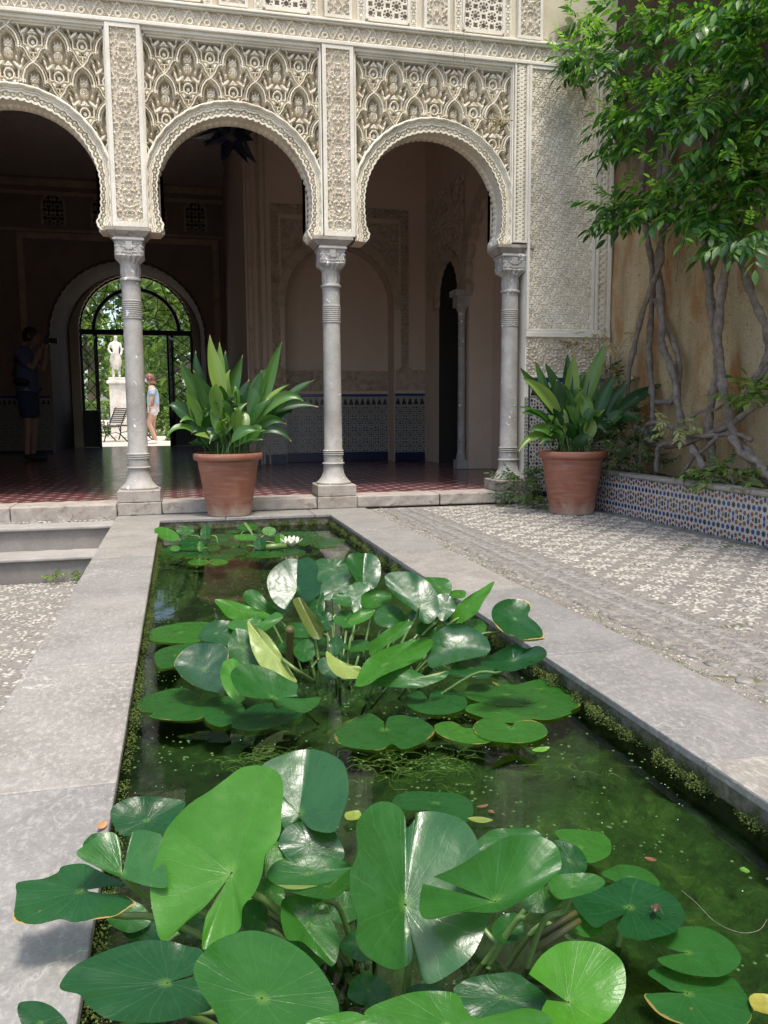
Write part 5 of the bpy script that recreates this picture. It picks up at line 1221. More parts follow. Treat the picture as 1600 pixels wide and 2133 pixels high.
# ------------------------------------------------------------ pots with broad-leaved plants
def terracotta():
    t = NT('terracotta'); co = t.coord('Object'); s_ = t.n('SeparateXYZ'); t.l(co, s_.inputs[0])
    f = t.noise(co, 9, 7, 0.65, 0.3); c = t.ramp(f, [(0.3, (0.22, 0.075, 0.042)), (0.6, (0.30, 0.115, 0.068)), (0.8, (0.37, 0.17, 0.11))])
    low = t.math('ADD', t.math('MULTIPLY', s_.outputs['Z'], -7.0), t.math('MULTIPLY', f, 1.6)); c = t.mix(t.ramp(low, [(0.15, (0, 0, 0)), (0.75, (0.85, 0.85, 0.85))]), c, (0.40, 0.32, 0.25))
    f2 = t.noise(t.coord('Object', (1, 1, 9)), 5, 4, 0.6); c = t.mix(t.ramp(f2, [(0.48, (0, 0, 0)), (0.75, (0.6, 0.6, 0.6))]), c, (0.38, 0.235, 0.17))
    f3 = t.noise(co, 26, 5, 0.7); c = t.mix(t.ramp(f3, [(0.6, (0, 0, 0)), (0.72, (0.5, 0.5, 0.5))]), c, (0.24, 0.09, 0.05))
    t.set(c, t.ramp(f, [(0.35, (0.45, 0.45, 0.45)), (0.6, (0.8, 0.8, 0.8))])); t.bump(t.math('ADD', f2, f3), 0.2, 0.004); return t.m
M['pot'] = terracotta()
def strap_leaf_mat():
    t = NT('aspidistra_leaf'); uv = t.n('UVMap'); s_ = t.n('SeparateXYZ'); t.l(uv.outputs[0], s_.inputs[0]); oi = t.n('ObjectInfo')
    mp = t.n('Mapping'); mp.inputs['Scale'].default_value = (34, 1.2, 1); t.l(uv.outputs[0], mp.inputs[0]); f = t.noise(mp.outputs[0], 1.0, 3, 0.5)
    c = t.ramp(oi.outputs['Random'], [(0.0, (0.013, 0.052, 0.013)), (0.40, (0.032, 0.100, 0.018)), (0.70, (0.07, 0.165, 0.026)), (1.0, (0.19, 0.28, 0.06))])
    c = t.mix(0.6, c, t.ramp(f, [(0.3, (0.7, 0.75, 0.7)), (0.7, (1.35, 1.3, 1.2))]), 'MULTIPLY')
    tip = t.ramp(t.math('ADD', s_.outputs['Y'], t.math('MULTIPLY', t.noise(uv.outputs[0], 6, 3), 0.06)), [(0.985, (0, 0, 0)), (1.02, (1, 1, 1))]); c = t.mix(t.math('MULTIPLY', tip, 0.8), c, (0.42, 0.26, 0.12))
    t.set(c, 0.33, 0.5); t.bump(f, 0.25, 0.003)
    tr = t.n('BsdfTranslucent'); t.l(t.mix(1.0, c, (1.8, 2.2, 0.7), 'MULTIPLY'), tr.inputs[0]); mx = t.n('MixShader'); mx.inputs[0].default_value = 0.25
    t.l(t.b.outputs[0], mx.inputs[1]); t.l(tr.outputs[0], mx.inputs[2]); t.l(mx.outputs[0], t.o.inputs[0]); return t.m
M['strap'] = strap_leaf_mat()
def strap_leaf(parent, base, tip, lift, W, seed, droop=0.0):
    g = np.random.default_rng(seed); base = np.array(base, float); tip = np.array(tip, float); L = np.linalg.norm(tip - base)
    p1 = base + (tip - base) * 0.28 + np.array([g.normal(0, 0.02), 0, 0.22 * L + lift]); p2 = base + (tip - base) * 0.72 + np.array([g.normal(0, 0.035), g.normal(0, 0.03), lift * 1.2 + g.uniform(0, 0.05)])
    n = 22; T = np.linspace(0, 1, n)[:, None]; P = (1 - T) ** 3 * base + 3 * (1 - T) ** 2 * T * p1 + 3 * (1 - T) * T ** 2 * p2 + T ** 3 * tip
    tan = np.gradient(P, axis=0); tan /= np.linalg.norm(tan, axis=1)[:, None]
    out = tip - base; out[2] = 0; out = out / (np.linalg.norm(out) + 1e-6)
    view = _n(CAM - (base + tip) / 2); up0 = _n(view * 0.9 + np.array([0, 0, 0.7]) + out * 0.1 + g.normal(0, 0.35, 3))
    V = []; UV = []; K = 7; t0 = 0.30
    tw = g.uniform(-0.5, 0.5)
    for i in range(n):
        s_ = np.cross(tan[i], up0); s_ /= np.linalg.norm(s_) + 1e-9; nn = np.cross(s_, tan[i]); a = tw * (i / n - 0.4); s2 = s_ * math.cos(a) + nn * math.sin(a); n2 = np.cross(s2, tan[i])
        t = i / (n - 1); w_ = 0.0028 if t < t0 else max(0.0028, 1.16 * W * math.sin(math.pi * min(((t - t0) / (1 - t0)) ** 0.72, 1)) ** 1.0)
        if i == n - 1: w_ = 0.0008
        for k in range(K):
            u = -1 + 2 * k / (K - 1); V.append(P[i] + s2 * u * w_ + n2 * (abs(u) ** 1.5 * w_ * 0.38 + 0.05 * w_ * math.sin(t * 17 + seed) * u)); UV.append((u * 0.5 + 0.5, t))
    I = np.arange(n * K).reshape(n, K); F = np.stack([I[:-1, :-1], I[:-1, 1:], I[1:, 1:], I[1:, :-1]], -1).reshape(-1, 4)
    loc = np.array(parent['org']); return link('leaf', mesh_np('leaf', np.array(V) - loc, [F], M['strap'], True, UV), parent)
def pot(c, rr, rb, h, label, plabel, tips, seed, fill_n, fan):
    p = empty('flower_pot', c, label, 'flower pot', 'terracotta pots by the arcade')
    b = MB(); b.lathe([(rb * 0.93, 0.0), (rb, 0.006), (rb * 1.02, 0.02), (rb + (rr - 0.022 - rb) * 0.9, h - 0.058), (rr - 0.020, h - 0.05), (rr - 0.006, h - 0.045), (rr, h - 0.034), (rr + 0.001, h - 0.010), (rr - 0.004, h), (rr - 0.024, h), (rr - 0.03, h - 0.01), (rr - 0.035, h - 0.05)], n=56); b.build('pot_body', M['pot'], p, 'auto')
    b = MB(); b.lathe([(rr - 0.034, h - 0.05), (rr * 0.5, h - 0.03), (0.01, h - 0.028)], n=30); b.build('soil', soil, p, True)
    pt = empty('potted_plant', (c[0], c[1], c[2] + h - 0.035), plabel, 'plant', 'broad-leaved plants in the pots'); pt['org'] = [c[0], c[1], c[2] + h - 0.035]; g = np.random.default_rng(seed)
    ctr = np.array([c[0], c[1], c[2] + h - 0.05])
    for i, t in enumerate(tips):
        px, py, dy = t[:3]; W_ = t[3] if len(t) > 3 else 0.042; lift = t[4] if len(t) > 4 else 0.02
        tp = at_y(px, py, c[1] + dy); a = g.uniform(0, 6.28); q = g.uniform(0.01, 0.11) ; base = ctr + np.array([math.cos(a) * q + np.clip((tp[0] - c[0]) * 0.25, -0.1, 0.1), math.sin(a) * q * 0.6 + dy * 0.2, 0])
        strap_leaf(pt, base, tp, lift, W_, seed * 100 + i)
    for i in range(fill_n):
        a = g.uniform(0, 6.28); q = g.uniform(0.02, 0.15); base = ctr + np.array([math.cos(a) * q, math.sin(a) * q, 0]); b_ = g.uniform(0, 6.28); rad = g.uniform(0.05, 0.30) * fan; z = g.uniform(0.22, 0.56) * (1 - 0.5 * (rad / 0.3) ** 2)
        strap_leaf(pt, base, ctr + np.array([math.cos(b_) * rad, math.sin(b_) * rad * 0.9, z]), g.uniform(0, 0.08), g.uniform(0.026, 0.042), seed * 100 + 60 + i)
    del pt['org']; return p
LT = [(437, 697, 0.02, .050, .0), (457, 712, .05, .036), (375, 752, -.03, .048, .0), (408, 730, .06, .034), (588, 710, .0, .034, .03), (573, 762, .08, .048, .05), (506, 738, .05, .040), (655, 792, 0.02, .034, .08), (664, 848, -.06, .036, .13), (632, 836, -.1, .036, .16), (520, 790, .04, .040), (345, 917, -.14, .034, .12), (352, 845, -.02, .042, .1), (375, 880, -.1, .042, .1),
      (608, 921, -.10, .030, .14), (598, 884, -.08, .036, .1), (446, 800, -.14, .045, .10), (486, 838, -.16, .040, .14), (436, 925, -.18, .030, .10), (402, 770, -.04, .05, 0.), (388, 812, -.06, .04, .04), (560, 830, -.02, .040, .04), (606, 800, .03, .036, .08), (480, 770, .02, .045), (612, 862, -.04, .034, .10), (545, 770, .05, .042), (512, 860, -.12, .036, .04), (430, 850, -.1, .044, .02), (470, 730, .08, .04), (545, 890, -.12, .034, .05), (398, 905, -.1, .03, .08), (470, 880, -.18, .034, .05)]
pot((0.338, 5.966, COPZ), 0.243, 0.152, 0.445, 'terracotta pot between the left and middle columns', 'tall broad-leaved green plant in the pot between the columns', LT, 5, 60, 1.05)
RT = [(1260, 712, .04, .044, 0), (1197, 736, 0., .046, 0), (1134, 752, .0, .040, 0), (1114, 748, .06, .032, 0), (1182, 733, .05, .034), (1082, 762, -.02, .034, .02), (1086, 786, -.06, .040, .05), (1062, 848, -.06, .034, .09), (1082, 862, -.1, .034, .08), (1080, 942, -.12, .030, .12), (1383, 797, -.02, .046, .05), (1340, 878, -.08, .038, .12), (1282, 778, .0, .042), (1306, 796, .03, .046, .02), (1262, 902, -.16, .042, .13), (1124, 926, -.14, .034, .08), (1222, 770, .05, .04), (1160, 790, -.04, .046), (1300, 860, -.04, .04, .06), (1230, 850, -.12, .04, .05), (1150, 850, -.1, .042, .03), (1215, 900, -.14, .036, .03), (1100, 900, -.08, .034, .06), (1350, 830, .02, .036, .06), (1245, 740, .08, .036), (1170, 890, -.14, .034, .04)]
pot((2.765, 5.46, YARDZ), 0.246, 0.157, 0.455, 'terracotta pot in front of the tiled dado, beside the planter', 'broad-leaved green plant in the pot by the tiled planter', RT, 6, 44, 0.95)

# ------------------------------------------------------------ climbing vine on the right wall
M['vine_leaf'] = leafmat('vine_foliage', (0.018, 0.068, 0.016), (0.05, 0.15, 0.024), (0.17, 0.33, 0.045), 0.36, 0.36)
M['vine_wood'] = stone('vine_wood', (0.11, 0.085, 0.067), (0.215, 0.175, 0.145), (0.32, 0.275, 0.235), 20, 0.85, 0.8, world=True, fine=90, bd=0.01)
def spray_mesh(seed, L=0.23, nl=5, ll=0.088, droop=0.5, name='leaf'):
    g = np.random.default_rng(seed); V = []; F = []
    def blade(o, d, n_, l, w_):
        s_ = np.cross(d, n_); s_ /= np.linalg.norm(s_) + 1e-9; k = len(V)
        for (t, ww, z) in ((0.0, 0.05, 0), (0.28, 0.82, 0.02), (0.55, 1.0, 0.01), (0.82, 0.52, -0.05), (1.0, 0.02, -0.13)):
            c = o + d * t * l + n_ * z * l
            V.append(c - s_ * ww * w_ + n_ * 0.12 * w_); V.append(c); V.append(c + s_ * ww * w_ + n_ * 0.12 * w_)
        for i in range(4):
            for j in range(2): F.append((k + 3 * i + j, k + 3 * i + j + 1, k + 3 * i + 4 + j, k + 3 * i + 3 + j))
    up = np.array([0, 0, 1.0])
    for i in range(nl + 1):
        t = (i + 0.8) / (nl + 0.8); o = np.array([L * t, 0, -droop * L * t * t * 0.6]); ax = _n(np.array([1, 0, -droop * 1.2 * t]))
        if i == nl: blade(o, _n(ax + g.normal(0, 0.1, 3)), _n(up + ax * 0.3), ll * 1.0, ll * 0.19); break
        for sd in (-1, 1):
            d = _n(ax * 0.65 + np.array([0, sd * 1.0, 0]) + np.array([0, 0, -0.25 - 0.3 * g.random()]) + g.normal(0, 0.13, 3)); blade(o, d, _n(up + g.normal(0, 0.22, 3)), ll * g.uniform(0.75, 1.05), ll * 0.165 * g.uniform(0.85, 1.15))
    return np.array(V), np.array(F)
SPR = [spray_mesh(s) for s in range(8)]
spr_me = [mesh_np('leaf', V, [F], M['vine_leaf']) for V, F in SPR]
vine = empty('climbing_vine', (3.3, 5.2, PTOP), 'climbing vine with twisted bare stems and tiers of pointed green leaves on the ochre wall', 'vine'); VO = np.array([3.3, 5.2, PTOP])
def c6b(L, X): return [at_x(1040 + x / 2.857, 540 + y / 2.857, X) for x, y in L]
def c5b(L, X): return [at_x(1040 + x / 2.857, y / 2.857, X) for x, y in L]
TR = [
 (c5b([(990, 300), (960, 600), (965, 850), (950, 1100), (962, 1350)], 3.33) + c6b([(962, 0), (905, 170), (850, 330), (808, 500), (775, 650), (763, 770), (775, 900), (820, 1010), (900, 1080), (980, 1110), (1080, 1105), (1200, 1060), (1350, 1000), (1450, 930), (1590, 830), (1700, 760)], 3.27), 0.019),
 (c5b([(840, 700), (860, 950), (850, 1150), (880, 1400)], 3.38) + c6b([(905, 0), (912, 170), (900, 400), (893, 560), (905, 740), (912, 900), (905, 1090)], 3.37), 0.022),
 (c5b([(1010, 500), (1000, 900), (975, 1200), (975, 1400)], 3.36) + c6b([(945, 0), (958, 200), (972, 400), (966, 500), (1008, 600), (1045, 720), (1062, 850), (1085, 980), (1120, 1070), (1210, 1200)], 3.31), 0.025),
 (c6b([(935, 230), (960, 330), (1010, 440), (1060, 560), (1072, 680), (1060, 770), (1020, 850), (960, 850), (900, 860)], 3.39), 0.020),
 (c5b([(1160, 600), (1200, 900), (1190, 1150), (1225, 1450)], 3.34) + c6b([(1228, 0), (1250, 110), (1256, 250), (1280, 400), (1302, 560), (1292, 700), (1265, 850), (1245, 1000), (1262, 1130), (1270, 1260)], 3.30), 0.026),
 (c5b([(1400, 400), (1420, 800), (1380, 1150), (1385, 1350), (1370, 1500)], 3.33) + c6b([(1362, 0), (1330, 150), (1312, 320), (1300, 500), (1318, 640), (1340, 800), (1370, 960), (1420, 1080), (1490, 1160), (1540, 1260), (1610, 1330)], 3.25), 0.028),
 (c5b([(1430, 700), (1400, 1000), (1380, 1250), (1420, 1450)], 3.37) + c6b([(1436, 0), (1480, 150), (1540, 300), (1592, 420), (1600, 560), (1560, 660), (1502, 750), (1455, 850), (1400, 940), (1330, 1010)], 3.36), 0.023),
 (c6b([(1255, 90), (1320, -60), (1390, -220)], 3.34), 0.014),
 (c6b([(830, 1060), (880, 990), (950, 975), (1050, 1010), (1130, 1045), (1250, 1050), (1390, 1040), (1500, 1075)], 3.24), 0.015),
 (c6b([(1130, 950), (1200, 905), (1290, 895), (1370, 850), (1480, 790), (1600, 640)], 3.30), 0.010),
 (c6b([(1390, 1050), (1440, 1150), (1530, 1200), (1600, 1290), (1700, 1360)], 3.2), 0.024),
 (c6b([(935, 1270), (940, 1160), (960, 1110), (1040, 1090)], 3.21), 0.016),
 (c6b([(1090, 1290), (1150, 1190), (1210, 1140), (1300, 1060)], 3.2), 0.013),
 (c6b([(1140, 1120), (1190, 1190), (1220, 1260)], 3.18), 0.022),
]
for P, r in TR:
    P = catmull(P, 6); P = P + np.stack([np.clip(noise2(P[:, 1] * 0.5, P[:, 2] * 0.5, r * 100), -1, 1) * 0.008] * 3, -1) - VO
    b = MB(); rr = r * (1 + 0.16 * np.sin(np.arange(len(P)) * 0.9) + 0.1 * np.sin(np.arange(len(P)) * 2.3)); b.tube(P, rr, 10); n_ = len(P); ph = np.arange(n_) * 0.33 + r * 90; off = np.stack([np.cos(ph), np.sin(ph), np.zeros(n_)], -1) * (rr * 0.62)[:, None]
    if r > 0.013: b.tube(P + off, rr * 0.52 * (1 + 0.2 * np.sin(np.arange(n_) * 1.3)), 8); b.tube(P - off * 0.9, rr * 0.45, 8)
    b.build('stem', M['vine_wood'], vine, True)
clumps = [(1225, 45, 52), (1275, 85, 50), (1205, 115, 34), (1285, 130, 46), (1340, 60, 52), (1225, 135, 34), (1330, 110, 40), (1400, 30, 50), (1455, 70, 52), (1510, 40, 54), (1565, 60, 50), (1590, 10, 50), (1350, 165, 26), (1510, 110, 50), (1585, 170, 44), (1580, 115, 40),
          (1290, 262, 30), (1320, 242, 32), (1345, 285, 38), (1390, 235, 44), (1300, 300, 28), (1440, 200, 46), (1490, 170, 44), (1450, 255, 44), (1500, 220, 40), (1420, 190, 30),
          (1275, 432, 22), (1305, 418, 26), (1345, 422, 28), (1375, 405, 26), (1290, 452, 22), (1330, 450, 24), (1365, 440, 20),
          (1560, 255, 38), (1590, 300, 40), (1505, 295, 38), (1535, 335, 40), (1570, 355, 38), (1470, 325, 34), (1445, 385, 34), (1490, 400, 38), (1415, 385, 28), (1405, 430, 26), (1440, 440, 28), (1530, 400, 38), (1565, 455, 34), (1595, 485, 30), (1545, 480, 20), (1500, 445, 24), (1590, 400, 40), (1470, 460, 20)]
g = np.random.default_rng(21); SP = []
for (px, py, r) in clumps:
    depth = g.uniform(2.98, 3.22) if px < 1400 else g.uniform(2.85, 3.2)
    C = at_x(px, py, depth); R = r / 1714 * C[1] * 1.15
    for k in range(int(2 + r / 5.6)):
        o = C + g.normal(0, 1, 3) * np.array([0.42, 0.5, 0.21]) * R; yaw = math.pi + g.normal(0.25, 1.0); SP.append((*o, yaw, g.normal(0.10, 0.25), g.normal(0, 0.35), g.uniform(0.72, 1.12)))
# darker leaves deeper against the wall and the canopy above the frame
for k in range(35):
    px, py = g.uniform(1320, 1640), g.uniform(-150, 260)
    if py > 200 and px < 1330: continue
    C = at_x(px, py, g.uniform(3.22, 3.40)); SP.append((*C, math.pi + g.normal(0, 1.2), g.normal(0.4, 0.35), g.normal(0, 0.4), g.uniform(0.8, 1.2)))
for k in range(60):
    y, z = g.uniform(2.6, 5.4), g.uniform(3.5, 4.1); SP.append((g.uniform(3.05, 3.4), y, z + 0.25 * math.sin(y * 3), math.pi + g.normal(0, 1.2), g.normal(0.2, 0.3), g.normal(0, 0.4), g.uniform(0.9, 1.3)))
for k in range(150):    # nearer part of the vine, just right of the view
    C = np.array([g.uniform(3.0, 3.4), g.uniform(2.4, 4.2), g.uniform(1.9, 3.5)]); SP.append((*C, math.pi + g.normal(0, 1.0), g.normal(0.2, 0.3), g.normal(0, 0.4), g.uniform(0.8, 1.2)))
for q in SP[:300]:
    link('leaf', spr_me[int(g.integers(0, 8))], vine, tuple(np.array(q[:3]) - VO), (q[5], q[4], q[3]), (q[6],) * 3)
def join_sprays(name, L, mat, parent, org, src=SPR):
    from mathutils import Euler
    Vs, Fs, n0 = [], [], 0
    for i, q in enumerate(L):
        V, F = src[i % len(src)]; Rm = np.array(Euler((q[5], q[4], q[3])).to_matrix()); Vs.append(V * q[6] @ Rm.T + np.array(q[:3]) - org); Fs.append(F + n0); n0 += len(V)
    o = link(name, mesh_np(name, np.concatenate(Vs), [np.concatenate(Fs)], mat), parent); o['kind'] = 'stuff'; return o
join_sprays('leaves', SP[300:], M['vine_leaf'], vine, VO)
NEW = []
for q in SP[:int(len(SP) * 0.75)]:
    if g.random() < 0.36: NEW.append((q[0] - 0.05 + g.normal(0, .04), q[1] - 0.04 + g.normal(0, .05), q[2] + g.uniform(0.02, 0.09), math.pi + g.normal(0.3, 1.1), g.uniform(-1.3, -0.5), g.normal(0, .4), g.uniform(0.38, 0.66)))
join_sprays('young_leaves', NEW, leafmat('young_vine_leaf', (0.09, 0.22, 0.03), (0.16, 0.33, 0.045), (0.26, 0.42, 0.07), 0.4, 0.34), vine, VO)
# fine tendrils
b = MB()
for k in range(26):
    px, py = g.uniform(1280, 1600), g.uniform(120, 480); P0 = at_x(px, py, 3.2); P1 = P0 + np.array([0, g.normal(0, 0.08), -g.uniform(0.1, 0.35)]); b.tube([P0 - VO, (P0 + P1) / 2 + g.normal(0, 0.02, 3) - VO, P1 - VO], 0.0022, 4)
b.build('tendrils', M['vine_wood'], vine)['kind'] = 'stuff'

# low plants in the planter and by the wall foot
SPS = [spray_mesh(50 + s, 0.11, 4, 0.05, 0.35) for s in range(4)]
def small_plant(name, C, n, R, label, mat, seed, s=1.0, cat='plant', grp=None, up=0.5):
    g = np.random.default_rng(seed); t = empty(name, tuple(C), label, cat, grp); C = np.array(C)
    L = []
    for k in range(n):
        a = g.uniform(0, 6.28); rr = g.uniform(0, R); L.append((C[0] + rr * math.cos(a) * 0.8, C[1] + rr * math.sin(a), C[2] + g.uniform(0.02, up * R * 1.6), a + g.normal(0, 0.5), g.normal(-0.3, 0.4), g.normal(0, 0.4), s * g.uniform(0.7, 1.3)))
    join_sprays('leaves', L, mat, t, C, SPS); b = MB()
    for q in L[::3]: b.tube([(0, 0, 0), (np.array(q[:3]) - C) * [0.4, 0.4, 0.7], np.array(q[:3]) - C], 0.0025, 4)
    b.build('stem', M['vine_wood'], t); return t
def PX(px, py, X): return at_x(px, py, X)
def on_soil(px, py): p = at_x(px, py, 3.16); return (p[0], p[1], 0.175)
small_plant('seedling_plant', on_soil(1530, 1000), 26, 0.16, 'light green seedling spilling over the planter edge at the right', M['garden_leaf'], 1, 1.1)
small_plant('seedling_plant', on_soil(1490, 985), 16, 0.12, 'small green seedling left of the one spilling over the planter edge', M['garden_leaf'], 2, 1.0)
small_plant('ivy_plant', on_soil(1330, 960), 60, 0.30, 'dark green ivy in the planter just right of the big pot', M['dark_leaf'], 3, 0.9, up=0.7)
small_plant('ivy_plant', on_soil(1290, 950), 60, 0.24, 'dark ivy between the big right pot and the ochre wall', M['dark_leaf'], 4, 0.9, up=0.9)
small_plant('ivy_plant', (3.25, 5.9, 0.4), 70, 0.28, 'ivy climbing the corner behind the right pot plant', M['dark_leaf'], 5, 1.1, up=1.2)
small_plant('young_vine', tuple(PX(1585, 850, 3.25)), 22, 0.16, 'bright green young shoot at the right edge of the photo', M['garden_leaf'], 6, 1.4, up=0.6)
small_plant('weed', (2.585, 5.98, YARDZ), 60, 0.17, 'green weed growing between the right column and the terracotta pot', M['dark_leaf'], 7, 0.9, up=1.0)
small_plant('weed', (2.63, 5.75, YARDZ), 24, 0.12, 'low weed on the pebbles left of the right pot', M['garden_leaf'], 8, 0.6, up=0.4)
small_plant('weed', (-0.62, 5.42, LOWZ), 14, 0.06, 'small weed at the foot of the steps beside the pool wall', M['garden_leaf'], 9, 0.45, up=0.6)
small_plant('weed', (-0.78, 5.43, LOWZ), 16, 0.06, 'small weed at the foot of the steps farther from the pool', M['garden_leaf'], 10, 0.45, up=0.6)
drm = leafmat('dry_leaves', (0.22, 0.15, 0.07), (0.35, 0.27, 0.12), (0.45, 0.40, 0.22), 0.2, 0.7)
small_plant('dry_creeper', (3.30, 6.05, 0.55), 60, 0.30, 'dried brown creeper hanging on the corner by the carved wall', drm, 12, 1.0, up=1.5)
b = MB(); g = np.random.default_rng(8)
for k in range(5):
    P = [np.array([2.93, 4.9 - 0.28 * k + g.normal(0, .02), YARDZ + 0.02])]
b2_ = [at_z(1505, 1085, YARDZ + 0.02), at_z(1520, 1108, YARDZ + 0.015), at_z(1560, 1118, YARDZ + 0.02), at_z(1600, 1140, YARDZ + 0.015), at_z(1680, 1170, YARDZ + 0.015)]
b.tube(catmull(b2_, 5), 0.007, 6); tag(b.build('fallen_twig', M['vine_wood'], None, True), 'thin dry twig lying along the foot of the tiled planter', 'twig')
yl = small_plant('pale_leaf_sprig', tuple(PX(1400, 915, 3.12)), 12, 0.12, 'yellowish leaf sprig hanging from the low curved stem', leafmat('pale_yellow_leaf', (0.35, 0.36, 0.14), (0.42, 0.42, 0.2), (0.3, 0.36, 0.12)), 13, 1.0, up=0.6)

# dead tendril hanging from a string in front of the right arch
P = [at_y(972, -20, 6.0), at_y(966, 60, 6.0), at_y(968, 130, 6.0)]
t = empty('hanging_tendril', tuple(P[0]), 'dried curled tendril dangling on a string in front of the right arch', 'tendril'); o_ = np.array(P[0]); b = MB()
b.tube([p - o_ for p in P], 0.0018, 4); Q = [at_y(945, 0, 6.0), at_y(944, 100, 6.0), at_y(952, 165, 6.0), at_y(985, 215, 5.99), at_y(1012, 248, 5.98)]; b.tube(catmull([q - o_ for q in Q], 5), 0.0016, 4); b.build('string', M['vine_wood'], t)
b = MB(); g = np.random.default_rng(9)
for k in range(26):
    c = at_y(1042 + g.normal(0, 10), 251 + g.normal(0, 7), 5.98 + g.normal(0, 0.02)) - o_; a = g.uniform(0, 6.28); r = g.uniform(0.010, 0.028); th = np.linspace(0, 3.6, 7); u = _n(g.standard_normal(3)); v = _n(np.cross(u, g.standard_normal(3)))
    b.tube([c + (u * math.cos(x) + v * math.sin(x)) * r for x in th], [0.0015, 0.004, 0.005, 0.005, 0.004, 0.003, 0.001], 4)
b.build('dry_curls', drm, t)
# ------------------------------------------------------------ pool: bed, water, floating scum
def bed_mat():
    t = NT('algae_bed'); co = t.coord('World'); f = t.noise(co, 5, 9, 0.7, 0.8); f2 = t.noise(co, 40, 6, 0.75, 0.5)
    sx = t.n('SeparateXYZ'); t.l(co, sx.inputs[0]); f = t.math('ADD', f, t.math('MULTIPLY', t.math('SUBTRACT', sx.outputs['X'], 0.70), 0.14)); c = t.ramp(f, [(0.3, (0.006, 0.018, 0.007)), (0.48, (0.028, 0.056, 0.015)), (0.60, (0.048, 0.092, 0.024)), (0.76, (0.13, 0.17, 0.045))])  # paler algae to the right; leaf shadow at the left put into the colour
    c = t.mix(0.7, c, t.ramp(f2, [(0.35, (0.4, 0.4, 0.4)), (0.6, (1.2, 1.25, 1.1)), (0.72, (2.2, 2.3, 1.9))]), 'MULTIPLY'); t.set(c, 0.8); t.bump(t.math('ADD', f, f2), 0.7, 0.02); return t.m
X, Y = np.meshgrid(np.linspace(PX0 - 0.02, PX1 + 0.03, 90), np.linspace(PY0, PY1 + 0.03, 420))
murk = np.clip(noise2(X * 0.35 + 3, Y * 0.22, 4) * 0.7 + (X - 0.35) * 0.35, -0.5, 0.6)
Z = -0.235 + 0.045 * murk + 0.010 * noise2(X * 1.1, Y * 1.1, 9)
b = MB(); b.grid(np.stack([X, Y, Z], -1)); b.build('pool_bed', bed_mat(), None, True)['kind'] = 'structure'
def water_mat():
    t = NT('pool_water'); co = t.coord('World'); n1 = t.noise(co, 7, 3, 0.5); n2 = t.noise(co, 45, 2, 0.5)
    bp = t.n('Bump'); bp.inputs['Strength'].default_value = 0.035; bp.inputs['Distance'].default_value = 0.01; t.l(t.math('ADD', n1, t.math('MULTIPLY', n2, 0.25)), bp.inputs['Height'])
    fr = t.n('Fresnel'); fr.inputs['IOR'].default_value = 1.33; t.l(bp.outputs[0], fr.inputs['Normal'])
    gl = t.n('BsdfGlossy'); gl.inputs['Roughness'].default_value = 0.03; t.l(bp.outputs[0], gl.inputs['Normal'])
    tr = t.n('BsdfTransparent'); tr.inputs[0].default_value = (0.58, 0.72, 0.52, 1)
    mx = t.n('MixShader'); t.l(fr.outputs[0], mx.inputs[0]); t.l(tr.outputs[0], mx.inputs[1]); t.l(gl.outputs[0], mx.inputs[2]); t.l(mx.outputs[0], t.o.inputs[0]); return t.m
b = MB(); b.grid(sheet(PX0 - 0.018, PX1 + 0.022, PY0, PY1 + 0.02, WATZ)); b.build('pool_water', water_mat())['kind'] = 'structure'
# bubbles, specks and fine leaves floating on the surface
g = np.random.default_rng(31)
def specks(name, n, zone, s0, s1, mat, label=None, dens=None):
    P = []
    while len(P) < n:
        x, y = g.uniform(PX0 + 0.01, PX1 - 0.01), g.uniform(0.9, 5.7)
        if zone(x, y): P.append((x, y))
    P = np.array(P); k = 6; a = np.arange(k) * 2 * math.pi / k; s_ = g.uniform(s0, s1, n) ; ring = np.stack([np.cos(a), np.sin(a)], -1)
    V = np.concatenate([np.concatenate([P[:, None, :] + ring[None] * s_[:, None, None], np.full((n, k, 1), WATZ + 0.0004)], -1), np.concatenate([P[:, None, :], np.full((n, 1, 1), WATZ) + s_[:, None, None] * 0.7], -1)], 1).reshape(-1, 3)
    I = np.arange(n)[:, None, None] * (k + 1); F = (np.array([[i, (i + 1) % k, k] for i in range(k)])[None] + I).reshape(-1, 3)
    o = link(name, mesh_np(name, V, [F], mat, True)); o['kind'] = 'stuff'; return o
bub = plain('water_bubble', (0.55, 0.62, 0.55), 0.08, 0.9); alg = plain('floating_algae', (0.05, 0.10, 0.02), 0.6, 0.3, 0.4, scale=40)
specks('pond_bubbles', 700, lambda x, y: noise2(x * 0.25, y * 0.25, 2) + noise2(x, y, 5) * 0.5 + g.normal(0, .25) > (0.25 if not (3.9 < y < 4.8 and x < 0.5) else -0.1), 0.0005, 0.0015, bub)
specks('floating_algae_bits', 2600, lambda x, y: noise2(x * 0.2 + 1, y * 0.2, 3) + 0.5 * noise2(x, y, 8) + g.normal(0, .2) > 0.1, 0.0012, 0.0045, alg)
b = MB()
for (cx, cy, n, R) in ((*at_z(850, 1595, WATZ)[:2], 90, 0.10), (*at_z(530, 1580, WATZ)[:2], 60, 0.07), (*at_z(1150, 1600, WATZ)[:2], 14, 0.12)):
    for k in range(n):
        p = np.array([cx + g.normal(0, R * 0.7), cy + g.normal(0, R * 0.4), WATZ - 0.004]); a = g.normal(0.2, 0.7); l = g.uniform(0.03, 0.09); q = [p + np.array([math.cos(a + 0.9 * math.sin(t_ * 3 + k)) * l * t_, math.sin(a + 0.9 * math.sin(t_ * 3 + k)) * l * t_, 0.004 * math.sin(t_ * 5)]) for t_ in np.linspace(0, 1, 6)]; b.tube(q, 0.0007, 3, False)
b.build('algae_strands', plain('algae_strand', (0.11, 0.17, 0.04), 0.6))['kind'] = 'stuff'
